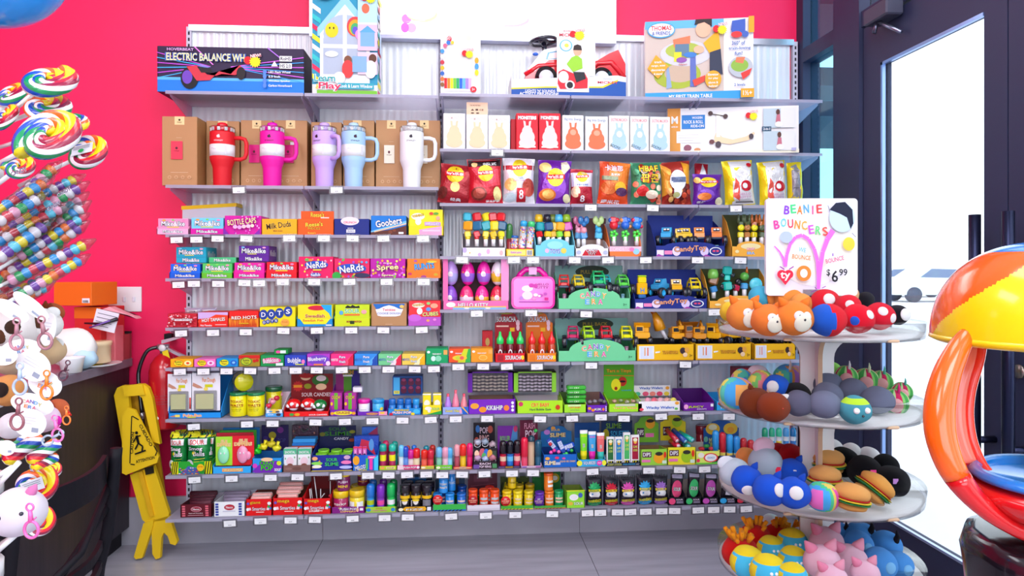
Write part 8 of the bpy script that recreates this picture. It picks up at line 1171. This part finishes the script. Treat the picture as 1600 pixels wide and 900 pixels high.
cbox(113, 160, 545, 480, -.22, .16, 'd03030', 'r|.0|.8|1|1|f07020', 'shiny red carton on the counter under the orange box', yaw=-12)
cbox(78, 148, 480, 441, -.26, .16, 'f06a1c', 'r|.76|.12|.96|.32|f4f0f0;'+';'.join('r|%f|.14|%f|.24|404048' % (.78+.02*k, .79+.02*k) for k in range(8)), 'orange carton with a barcode label on top of the red one', yaw=-14, z=P(120, 479, -.22).z+.006)
cbox(166, 180, 552, 510, -.2, .08, 'e87880', '', 'small pink carton standing by the beige tub'); cbox(166, 172, 540, 492, -.13, .03, 'f04a20', '', 'narrow orange red carton behind the beige tub')
c = P(150, 553, -.27); s = SC(c); b = MB(); b.lathe([(20*s, 0), (21*s, .004), (21*s, 26*s), (22.5*s, 27*s), (22.5*s, 33*s), (20*s, 34*s), (0, 34*s)], M('e8cca0', 'g'), 28, Matrix.Translation((c.x, c.y, .922))); tag(b.done('candy_tub'), 'round beige tub with a pale lid standing on the white plate', 'tub')
b = MB(); b.lathe([(0, 0), (28*s, 0), (36*s, .010), (35*s, .010), (27*s, .004), (0, .004)], M('f0f0f4', 'g'), 32, Matrix.Translation((c.x+.01, c.y-.02, .9115))); b.art('c|.5|.5|.5|.5|f0d020', plane((c.x-.05, c.y-.07, .916), (.09, 0, 0), (0, .09, 0), UP)); tag(b.done('plate'), 'white paper plate with a yellow centre on the counter', 'plate')
c = P(112, 578, -.5); s = SC(c); b = MB(); b.lathe([(14*s, 0), (18*s, 22*s), (19*s, 24*s), (17*s, 23*s), (13*s, 2*s), (0, 2*s)], M('e8e8f0', 'g'), 24, Matrix.Translation((c.x, c.y, .9115))); tag(b.done('paper_cup'), 'small white cup near the front corner of the counter', 'cup')
c = P(112, 520, -.4); b = MB(); b.ell((c.x, c.y, .91+.092), (.1, .05, .085), M('f0e4dc', 'm'), 20, 14, noise=.08); b.ell((c.x+.05, c.y-.01, .96), (.06, .045, .045), M('b8d8f4', 'm'), 14, 10, noise=.1); tag(b.done('crumpled_bag'), 'crumpled white and pale blue bag on the counter', 'bag')
p = P(158, 478, -.24); mx = Matrix.Translation((P(145, 505, -.26).x, -.27, P(150, 512, -.26).z)) @ Matrix.Rotation(RD(14), 4, 'Y'); b = MB(); b.box(0, .1, 0, .004, 0, .09, M('dcdce4'), mx); b.art('l|.1|.8|.9|.8|.03|606070;l|.1|.6|.9|.6|.03|606070;l|.1|.4|.8|.4|.03|606070;l|.1|.2|.7|.2|.03|606070', plane(mx @ V((0, -.0006, 0)), mx.to_3x3() @ V((.1, 0, 0)), mx.to_3x3() @ V((0, 0, .09)), V((0, -1, 0)))); tag(b.done('leaflet'), 'small printed leaflet leaning on the red carton', 'leaflet')
b = MB(); b.prism([(0, 0), (.14, -.035), (.15, -.045), (.03, .01)], P(160, 483, -.25), (1, 0, 0), (0, 0, 1), (0, .05, 0), M('e8a0a8')); tag(b.done('card_flap'), 'pale pink card sticking out above the counter clutter', 'card')
b = MB(); b.tube([P(132, 505, -.29), P(160, 506, -.29), P(184, 498, -.28)], [.004, .007, .009], M('181420', 'g'), 8); b.tube([P(140, 512, -.3), P(172, 501, -.3)], .004, M('6a48a0', 'g'), 8); tag(b.done('pen'), 'black and purple pen lying across the counter clutter', 'pen')
# switch plate
x0, x1 = P(170, 470, 0).x, P(222, 470, 0).x; z0, z1 = P(196, 487, 0).z, P(196, 448, 0).z; e = empty('switch_plate', ((x0+x1)/2, -.004, z0), 'white three-gang wall switch plate on the pink wall', 'light switch'); b = MB(); b.bbox(x0, x1, -.008, -.0005, z0, z1, M('f0eef4', 'g'), .002); b.done('cover_plate', e)
for k in range(3): xm = x0+(x1-x0)*(.2+.29*k); b = MB(); b.bbox(xm-.006, xm+.006, -.016, -.008, (z0+z1)/2-.012, (z0+z1)/2+.012, M('dcdae4', 'g'), .002); b.done('toggle', e)
# extinguisher
c = P(257, 600, -.12); s = SC(c); zb = P(257, 668, -.12).z; zt = P(257, 552, -.12).z; R0 = .068; e = empty('fire_extinguisher', (c.x, -.12, zb), 'red fire extinguisher with black hose hanging on the pink wall', 'fire extinguisher'); h = zt-zb; mx = Matrix.Translation((c.x, -.12, zb)); Rm = M('c01420', 'g')
b = MB(); b.lathe([(R0*.9, 0), (R0, .01), (R0, h*.76), (R0*.9, h*.86), (R0*.6, h*.95), (R0*.3, h), (0, h)], Rm, 32, mx); b.art('r|0|.33|1|.72|e8e4ec;r|0|.66|1|.72|e8c020;r|0|.38|1|.41|181820;l|.1|.6|.9|.6|.006|606068;l|.1|.55|.9|.55|.006|606068;l|.1|.5|.9|.5|.006|606068;l|.1|.46|.8|.46|.006|606068;r|0|.14|1|.3|d8202c;c|.4|.22|.2|.06|f0f0f4;c|.35|.22|.05|.02|2040a0;t|FIRE|.4|.63|.3|.03|c02020', lambda u, v, L: mx @ V(((R0+.0005*L)*sin((u-.5)*2.6-.2), -(R0+.0005*L)*cos((u-.5)*2.6-.2), v*h*.76)), .55); b.done('cylinder', e)
b = MB(); z = zb+h; b.tube([(c.x, -.12, z-.01), (c.x, -.12, z+.04)], .02, M('c0c0c8', 'e'), 14); b.tube([(c.x-.03, -.12, z+.03), (c.x+.02, -.12, z+.03)], .014, M('d0d0d8', 'e'), 12); b.lathe([(.016, 0), (.016, .006), (0, .006)], M('f0f0f4', 'g'), 16, Matrix.Translation((c.x, -.142, z+.028)) @ Matrix.Rotation(RD(90), 4, 'X')); b.done('valve', e)
b = MB(); b.prism([(0, 0), (.11, .035), (.11, .043), (0, .018)], (c.x-.01, -.13, z+.045), (1, 0, 0), UP, (0, .02, 0), M('d8d8e0', 'e')); b.prism([(0, .012), (.1, -.04), (.095, -.05), (.05, -.03), (0, 0)], (c.x, -.13, z+.025), (1, 0, 0), UP, (0, .02, 0), M('d8d8e0', 'e')); b.done('handle', e)
b = MB(); b.tube(smooth([V((c.x-.03, -.125, z+.03)), V((c.x-.075, -.135, z+.01)), V((c.x-.108, -.14, z-.08)), V((c.x-.1, -.15, z-.17)), V((c.x-.085, -.16, z-.27))]), .009, M('141418', 'g'), 10); b.tube([(c.x-.085, -.16, z-.27), (c.x-.083, -.16, z-.30)], .011, M('b8b8c0', 'e'), 10); b.tube([(c.x-.083, -.16, z-.30), (c.x-.08, -.16, z-.37)], [.009, .014], M('141418', 'g'), 12); b.done('hose', e)
b = MB(); b.box(c.x-.03, c.x+.005, -.052, -.001, z+.05, z+.085, M('18181c', 'm')); b.done('wall_hook', e); b = MB(); b.prism([(0, 0), (.025, .01), (.035, -.03), (.01, -.04)], (c.x, -.146, z+.01), (1, 0, 0), UP, (0, .001, 0), M('e8d020')); b.done('inspection_tag', e)
# caution sign, folded and leaning
def Q(px, py, dep=3.22): return PD(px, py, dep)
YW = M('f4bc04', 'm'); e = empty('wet_floor_sign', PZ(240, 868, 0), 'yellow folded wet floor sign with a black triangle warning', 'floor sign'); BT = FW*.02
def pix(poly, dep, T, mat, nm, hole=None):
    o0 = PD(230, 700, dep); s = dep/F; b = MB(); pl = [((x-230)*s, -(y-700)*s) for x, y in poly]; b.prism(pl, o0, RT, UP, T, mat); return b.done(nm, e)
pix([(180, 618), (183, 607), (192, 603), (222, 600), (231, 604), (236, 616), (262, 806), (225, 815)], 3.26, BT*.5, M('c89404', 'm'), 'rear_panel')
pix([(178, 618), (183, 606), (192, 602), (199, 602), (207, 690), (197, 700), (192, 700)], 3.2, BT, YW, 'frame_side'); pix([(214, 600), (224, 600), (232, 606), (238, 622), (250, 694), (238, 690), (222, 622), (214, 616)], 3.2, BT, YW, 'frame_side')
pix([(190, 603), (222, 600), (226, 617), (194, 620)], 3.19, BT, YW, 'handle_bar')
pix([(193, 650), (202, 636), (213, 640), (250, 712), (247, 722), (199, 741), (193, 738)], 3.175, -BT*.6, YW, 'triangle_panel')
o0 = PD(230, 700, 3.162); s = 3.162/F; fn = lambda u, v, L: o0+RT*((u-230)*s)+UP*(-(v-700)*s)-FW*(.0006*L)
b = MB(); b.prism([(0, 0), (.001, 0), (0, .001)], fn(222, 700, 1), RT, UP, FW*.001, M('k'))
b.art('l|206|650|203|724|1.6|k;l|207|650|217|656|1.6|k;l|204|725|211|726|1.6|k;l|243|712|246|705|1.6|k;l|246|705|241|696|1.6|k;c|214|676|2.4|2.4|k;l|214|680|217|692|4|k;l|217|692|212|702|2.5|k;l|217|692|224|697|2.5|k;l|224|697|223|704|2.5|k;l|214|682|221|680|2|k;l|214|682|210|690|2|k;l|212|709|229|703|2.5|k', fn, 1)
for txt, x, y, w_, h_, rot in (('CAUTION', 207, 692, 34, 4.5, 86), ('CUIDADO', 228, 680, 38, 5, -62), ('ATTENTION', 227, 718, 30, 5, 14)):
    vs, fs = glyph(txt, .02); ca, sa = cos(RD(rot)), sin(RD(rot)); b.add([fn(x+vx*w_*ca-vy*h_*sa, y-(vx*w_*sa+vy*h_*ca), 2) for vx, vy in vs], fs, M('k'))
b.done('lettering', e)
pix([(203, 742), (240, 728), (264, 802), (262, 812), (228, 817), (222, 812)], 3.2, BT, YW, 'lower_panel'); pix([(216, 738), (222, 736), (240, 806), (234, 808)], 3.19, BT, M('e0a804', 'm'), 'rib')
pix([(226, 731), (240, 728), (241, 739), (228, 742)], 3.195, -BT*.1, M('2a2418'), 'maker_badge')
pix([(224, 818), (240, 812), (238, 824), (222, 872), (212, 874), (209, 870)], 3.19, BT, YW, 'foot'); pix([(236, 814), (264, 806), (277, 846), (274, 852), (266, 850), (262, 838), (256, 832), (252, 840), (250, 872), (243, 874), (238, 866)], 3.2, BT, YW, 'foot')
# chair
K_ = M('0e0c14', 'm'); a0 = PD(182, 702, 1.86); a1 = PD(25, 745, 1.46); zt = .862; a0.z = a1.z = zt; back = V((a0.x-a1.x, a0.y-a1.y, 0)).normalized(); fr = V((-back.y, back.x, 0)); fr = fr if fr.x < 0 else -fr
e = empty('dining_chair', V(((a0.x+a1.x)/2, (a0.y+a1.y)/2, 0)), 'black metal chair with a slatted curved back at the counter', 'chair')
def post(a): return [a+V((0, 0, 0)), a+fr*.02-V((0, 0, .2)), a+fr*.05-V((0, 0, .42)), a-fr*.03-V((0, 0, .86))]
for a_ in (a0, a1):
    b = MB(); b.tube(smooth(post(a_)), .016, K_, 8); b.done('back_leg', e); b = MB(); t_ = a_+fr*.42; b.tube([V((t_.x, t_.y, .44)), V((t_.x+fr.x*.02, t_.y, .002))], .015, K_, 8); b.done('front_leg', e)
def slat(z, h, bow=.05):
    b = MB(); vs = []; n = 14
    for i in range(n+1):
        t = i/n; q = a1.lerp(a0, t)-fr*(bow*sin(pi*t)); f0 = fr*(.02+.05*(zt-z)); vs += [V((q.x+f0.x, q.y+f0.y, z)), V((q.x+f0.x, q.y+f0.y, z+h)), V((q.x+f0.x+fr.x*.012, q.y+f0.y+fr.y*.012, z+h)), V((q.x+f0.x+fr.x*.012, q.y+f0.y+fr.y*.012, z))]
    fs = [(4*i+k, 4*i+(k+1) % 4, 4*i+4+(k+1) % 4, 4*i+4+k) for i in range(n) for k in range(4)]+[(0, 1, 2, 3), (4*n+3, 4*n+2, 4*n+1, 4*n)]; b.add(vs, fs, K_, False); b.done('back_slat', e)
slat(.775, .07); slat(.60, .022); slat(.545, .022)
b = MB(); b.tube([a1.lerp(a0, .0)+fr*.03+V((0, 0, -.28)), a1.lerp(a0, .5)-fr*.02+V((0, 0, -.2)), a0+fr*.02+V((0, 0, -.1))], .009, K_, 8); b.tube([a1.lerp(a0, .2)+fr*.02+V((0, 0, -.3)), a0+fr*.02+V((0, 0, -.15))], .009, K_, 8); b.done('back_rod', e)
b = MB(); p0 = a1+fr*.04; p1 = a0+fr*.04; U = p1-p0; U.z = 0; b.prism([(0, 0), (1, 0), (1, .42), (0, .42)], V((p0.x, p0.y, .44)), U, fr, (0, 0, .035), M('100c12', 'g')); b.done('seat', e)
# ---------- lollipop and keychain rack at the left ----------
BASE = PD(-60, 900, 1.2); rk = empty('lollipop_rack', V((BASE.x, BASE.y, 0)), 'tall lollipop and keychain rack post with a blue ball top at the left', 'display rack')
b = MB(); b.lathe([(.16, 0), (.16, .02), (.02, .03), (.02, 1.62), (0, 1.62)], M('d8d8e0', 'e'), 24, Matrix.Translation((BASE.x, BASE.y, 0))); b.done('post', rk)
for z in (1.5, 1.3, 1.1, .95, .8, .6): b = MB(); b.lathe([(.02, 0), (.06, .0), (.06, .03), (.02, .03)], M('e8e8f0', 'g'), 20, Matrix.Translation((BASE.x, BASE.y, z))); b.done('holder_ring', rk)
c = PD(-20, -76, 1.15); b = MB(); b.ell(c, 115*1.15/F, M('2090f0', 'g'), 40, 28, cf=lambda x, y, z: M('38b828' if z < -.93 and x < 0 else '2090f0', 'g')); b.done('ball_top', rk)
RBW = [M(q, 's') for q in ('f8d010', 'f8d010', 'f06018', 'e8e4ec', '1848b0', '108850', 'e8e4ec', '8a1038', 'e02030')]
def swirl(px, py, dep, r, nx, ny, lab, sx=None, sy=None, turns=2.2, ang=0, label=0, fl=.92):
    """twisted rope lollipop; nx, ny tilt its disc normal (in view right/up), stick from centre to (sx, sy)"""
    c = PD(px, py, dep); R0 = r*dep/F; n_ = (-FW*sqrt(max(.05, 1-nx*nx-ny*ny))+RT*nx+UP*ny).normalized(); u = n_.cross(UP).normalized()*-1; v = u.cross(n_).normalized()*-1
    e = empty('swirl_lollipop', c, lab, 'lollipop', 'swirl lollipops on the left rack'); pts = []; N = 90; rt = R0/(turns*2+.0)*.98
    for i in range(N+1):
        t = i/N; th = ang+2*pi*turns*(1-t); rr_ = (R0-rt*.9)*(1-t)+.12*R0*t; pts.append(c+u*(rr_*cos(th))+v*(rr_*sin(th)))
    b = MB(); b.tube(pts, [rt*(1.15-.1*i/N) for i in range(N+1)], RBW[0], 9, stripes=RBW, twist=.16); b.done('candy_disc', e)
    if label: b = MB(); b.prism([(-.5, -.3), (.5, -.3), (.5, .3), (-.5, .3)], c+n_*rt*1.3, (u+v*.3).normalized()*R0*.9, (v-u*.3).normalized()*R0*.9, n_*.0008, M('d8dce4')); b.art('l|.1|.8|.9|.8|.04|505868;l|.1|.65|.9|.65|.04|505868;l|.1|.5|.9|.5|.04|505868;c|.5|.25|.14|.18|20a050', plane(c+n_*(rt*1.3+.0014)-(u+v*.3).normalized()*R0*.45-(v-u*.3).normalized()*R0*.27, (u+v*.3).normalized()*R0*.9, (v-u*.3).normalized()*R0*.54, n_)); b.done('wrapper_label', e)
    if sx is not None: q = PD(sx, sy, dep+.06); b = MB(); b.tube([c+(q-c).normalized()*R0*.9, q], .0035, M('f0ecec', 's'), 8); b.done('stick', e)
swirl(75, 127, 1.1, 43, .1, .72, 'rainbow swirl lollipop, topmost on the rack', 0, 190)
swirl(72, 168, 1.13, 38, .2, .72, 'rainbow swirl lollipop squeezed under the topmost one', -10, 200, ang=1)
swirl(112, 194, 1.2, 28, .1, .75, 'small rainbow swirl lollipop right of the pile', 0, 230, ang=2)
swirl(18, 150, 1.2, 30, -.3, .6, 'swirl lollipop cut by the left edge, upper', -20, 200, ang=2.4); swirl(8, 185, 1.12, 26, -.4, .5, 'swirl lollipop cut by the left edge, lower', -30, 230, ang=.4)
swirl(135, 240, 1.22, 36, -.1, .5, 'rainbow swirl lollipop with a printed wrapper label, far right', 30, 290, ang=1.5, label=1)
swirl(78, 213, 1.0, 55, -.05, .5, 'largest rainbow swirl lollipop at the front of the rack', -10, 260, ang=.8, turns=2.5)
swirl(30, 262, 1.05, 26, .1, .5, 'small swirl lollipop below the largest one', -20, 300, ang=2)
BEAD = ['f8d020', '18a058', '2898e0', 'f07020', 'e8e0e8', 'd03048', '7038a0', '58c8e8', 'f0a0c0']
def beads(x0, y0, x1, y1, dep, r, sd, lab):
    a, b_ = PD(x0, y0, dep), PD(x1, y1, dep+.05); e = empty('bead_lollipop', a, lab, 'lollipop', 'bead lollipops on the left rack'); d = b_-a; L_ = d.length; R0 = r*dep/F; n = max(6, int(L_/(R0*1.15))); q = random.Random(sd); pr = []; mb = MB(); rot = d.to_track_quat('Z', 'Y').to_matrix().to_4x4(); mx = Matrix.Translation(a) @ rot
    off = q.randrange(9)
    for i in range(n):
        z = L_*i/n; h = L_/n; m = M(BEAD[(off+i*2+q.randrange(2)) % 9], 's'); pr += [(R0*.62, z, m), (R0*.95, z+h*.25, m), (R0*.95, z+h*.7, m)]
    pr.append((R0*.3, L_, m)); mb.lathe(pr, m, 12, mx); mb.done('bead_rod', e)
    w_ = MB(); w_.lathe([(R0*.4, -R0), (R0*1.15, 0), (R0*1.15, L_), (R0*.2, L_+R0*2)], M('f0f2fa', 'c'), 10, mx); w_.done('film_wrap', e)
    s_ = MB(); s_.tube([a, a-d.normalized()*.10], .0028, M('f0ecec', 's'), 8); s_.done('stick', e)
BD = [(20, 318, 84, 262, 8), (28, 322, 118, 280, 7.5), (-5, 330, 70, 285, 8), (5, 362, 124, 293, 8), (-5, 348, 60, 310, 8), (10, 400, 125, 311, 8), (-5, 380, 95, 325, 8), (0, 420, 128, 324, 8), (-5, 405, 70, 352, 9), (28, 402, 126, 342, 7.5), (-5, 440, 125, 355, 8), (24, 428, 95, 378, 8.5), (14, 440, 133, 382, 8), (0, 452, 80, 402, 8), (30, 462, 126, 406, 7.5), (0, 470, 90, 425, 8), (12, 478, 70, 448, 8)]
for k, (x0, y0, x1, y1, r) in enumerate(BD): beads(x0, y0, x1, y1, 1.12-.012*(k % 5)+(.05 if k % 2 else 0), r*1.15, k, 'striped bead lollipop rod, %s from the top of the bead rack' % (ORD+['thirteenth', 'fourteenth', 'fifteenth', 'sixteenth', 'seventeenth'])[k])
for k, (px, py, w_, r) in enumerate([(30, 268, 13, -20), (100, 300, 12, -28), (84, 322, 12, -30)]):
    c = PD(px, py, 1.0); s = 1/F; b = MB(); b.art('t|CANDY|0|0|1|1|2a2050|e8e0f0', lambda x, y, L: c+RT*(x*w_*2*s*cos(RD(-r))-y*w_*.5*s*sin(RD(-r)))+UP*(x*w_*2*s*sin(RD(-r))+y*w_*.5*s*cos(RD(-r)))-FW*.0005*L, 2); tag(b.done('wrapper_print'), 'dark candy lettering on clear wrapper, %s on the bead lollipops' % ['upper', 'middle', 'lower'][k], 'wrapper label')
# keychains
def ovtag(px, py, dep, rx, ry, rot, lab, back=0):
    c = PD(px, py, dep); s = dep/F; ca, sa = cos(RD(rot)), sin(RD(rot)); u = (RT*ca+UP*sa)*rx*s; v = (UP*ca-RT*sa)*ry*s; b = MB(); b.prism([(cos(t*pi/16), sin(t*pi/16)) for t in range(32)], c, u, v, FW*.0012, M('f0eef4'))
    fn = plane(c-u-v-FW*.0004, u*2, v*2, -FW)
    if back: b.art('r|.6|.2|.8|.36|9098a8;l|.2|.7|.7|.7|.02|c8c8d0;l|.2|.6|.7|.6|.02|c8c8d0;l|.2|.5|.6|.5|.02|c8c8d0', fn)
    else: b.art(''.join('t|%s|%f|%f|.09|.16|%s||0;' % (ch, x, y, cc) for ch, x, y, cc in (('C', .3, .58, 'd0a050'), ('A', .4, .62, 'e05878'), ('N', .5, .64, '6050a8'), ('D', .6, .62, '3898c8'), ('Y', .7, .58, 'b0b050'), ('E', .4, .4, 'f08040'), ('R', .5, .4, '3080c0'), ('A', .6, .4, 'c03060'))), fn)
    tag(b.done('card_tag'), lab, 'card tag')
def clasp(px, py, dep, sz, col, lab, rot=0):
    c = PD(px, py, dep); s = sz*dep/F; m = M(col, 'g'); b = MB(); R_ = Matrix.Rotation(RD(rot), 4, FW); f_ = lambda x, y: c+(R_.to_3x3() @ (RT*x*s+UP*y*s)); b.tube([f_(.42*cos(t*pi/10), -.6+.5*sin(t*pi/10)) for t in range(20)], s*.09, m, 8, True); b.tube([f_(0, -.1), f_(0, .55)], [s*.15, s*.11], m, 8); b.tube([f_(.22*cos(t*pi/6), .75+.22*sin(t*pi/6)) for t in range(12)], s*.06, m, 6, True); b.tube([f_(.18, .0), f_(.34, .12)], s*.05, m, 6); tag(b.done('keychain_clasp'), lab, 'keychain clasp')
KP = [(25, 512, 1.1, 38, 'dcd4d0', 'white and brown keychain plush at the upper left of the cluster', [('p', -.1, -.3, .3, '5a3420'), ('p', .5, .1, .26, '3a2418'), ('f', .5, .8, .4, 'c8a880')]), (66, 508, 1.12, 28, 'e0dcd8', 'white keychain plush with dark brown patches', [('p', .45, .3, .34, '4a2c1c'), ('p', -.1, -.45, .3, '4a2c1c'), ('f', .6, .7, .4, 'ece8e4')]), (80, 490, 1.2, 18, 'a85020', 'shaggy rust brown keychain plush at the top right of the cluster', [('t', .1, .5, .3, '8a3c18'), ('t', .5, .3, .3, '8a3c18')]),
      (18, 560, 1.1, 28, 'c0a488', 'cream keychain plush with fur trim, middle left', [('p', .4, .2, .4, 'c8a070')]), (76, 548, 1.15, 24, 'c8a880', 'tan keychain plush between the oval tags', [('f', .6, .5, .4, 'f0ece4')]), (12, 610, 1.05, 26, 'd89050', 'orange brown patterned keychain plush at the left edge', [('p', .2, .2, .4, '2a1c18'), ('p', -.4, -.3, .3, '2a1c18')]), (20, 665, 1.0, 22, 'd8d0d4', 'white rounded keychain plush above the rope lollipops', [('f', -.2, -.8, .5, '6a4030')]),
      (88, 640, 1.15, 18, 'c86038', 'rust and red keychain plush at the right of the cluster', [('a', .8, -.3, .4, 'e02020'), ('t', .2, .3, .3, 'a83c20')]), (70, 655, 1.1, 22, 'f4c8dc', 'pale pink keychain plush with a magenta ear', [('f', .7, -.1, .5, 'f020b0'), ('e', .3, -.2, .1, '202028')]), (28, 800, 1.0, 40, 'e8dce8', 'white keychain plush with a pink cheek at the bottom left', [('e', -.05, .1, .1, '181828'), ('p', -.5, -.4, .3, 'f878a8'), ('a', .5, .75, .3, 'f080b8'), ('e', .65, .2, .08, '181828')])]
for px, py, dp, r, c, lb, pt in KP: plush(px, py, dp, r, c, lb, pt, name='keychain_plush')
TGS = [(32, 546, 1.0, 32, 16, 6, 0), (52, 572, .98, 28, 23, -30, 1), (70, 600, .99, 27, 20, -20, 0), (50, 632, .97, 34, 17, -12, 0), (34, 660, .96, 22, 11, 10, 0), (46, 661, .95, 26, 22, -8, 1), (18, 485, .98, 30, 12, -30, 1), (48, 478, .99, 34, 11, -38, 1), (75, 515, 1.02, 12, 26, -10, 1), (5, 556, .96, 22, 15, 0, 1), (10, 700, .99, 14, 12, 0, 1)]
for k, (px, py, dp, rx, ry, rt, bk) in enumerate(TGS): ovtag(px, py, dp, rx, ry, rt, '%s oval tag %s, %s down the keychain cluster' % ('plain white' if bk else 'white', 'with print lines' if bk else 'with rainbow letters', ORD[k]), bk)
for k, (px, py, sz, c, nm, rt) in enumerate([(26, 520, 24, 'a87480', 'dusty rose', 0), (68, 518, 25, '9a6870', 'brownish rose', -10), (31, 590, 24, 'a8b8d0', 'pale blue', 0), (102, 578, 16, '4a2030', 'dark maroon', 20), (73, 600, 22, 'f07818', 'orange', 0), (28, 645, 24, '8a5058', 'dark rose', 5), (88, 668, 20, 'f070b0', 'pink', -10), (84, 683, 18, '98a8b8', 'grey blue', 60), (48, 812, 26, 'f060a8', 'bright pink', -4), (104, 648, 14, 'f07020', 'small orange', 0)]): clasp(px, py, .93, sz, c, nm+' plastic clasp hanging on the keychain cluster', rt)
# twisted rope sticks and lower swirls
for k, (x0, y0, x1, y1, r) in enumerate([(-10, 706, 42, 684, 13), (6, 722, 66, 682, 13), (44, 722, 92, 690, 11), (50, 730, 88, 714, 9)]):
    a, b_ = PD(x0, y0, 1.02), PD(x1, y1, 1.06); b = MB(); n = 16; R0 = r*1.0/F; b.tube([a.lerp(b_, i/n) for i in range(n+1)], [R0*.4]+[R0]*(n-1)+[R0*.4], RBW[0], 9, stripes=RBW, twist=.3); tag(b.done('rope_lollipop'), 'twisted rainbow rope candy, %s from the left under the keychains' % ORD[k], 'lollipop')
swirl(55, 757, 1.08, 34, .25, .1, 'rainbow swirl lollipop with wrapper label below the rope candies', 0, 800, ang=.5, label=1)
swirl(82, 735, 1.2, 14, .5, .3, 'small swirl lollipop edge beside the labelled one', ang=1); swirl(58, 815, 1.12, 30, .3, -.1, 'rainbow swirl lollipop behind the bright pink clasp', 0, 850, ang=2.2)
for k, (x0, y0, x1, y1) in enumerate([(-5, 760, 30, 722), (-5, 790, 28, 770), (-5, 745, 20, 730), (-5, 862, 24, 836)]): b = MB(); b.tube([PD(x0, y0, 1.0), PD(x1, y1, 1.0)], .004, M('f0ecec', 's'), 8); tag(b.done('lollipop_stick'), 'bare white lollipop stick crossing at the left edge, %s' % ORD[k], 'stick')
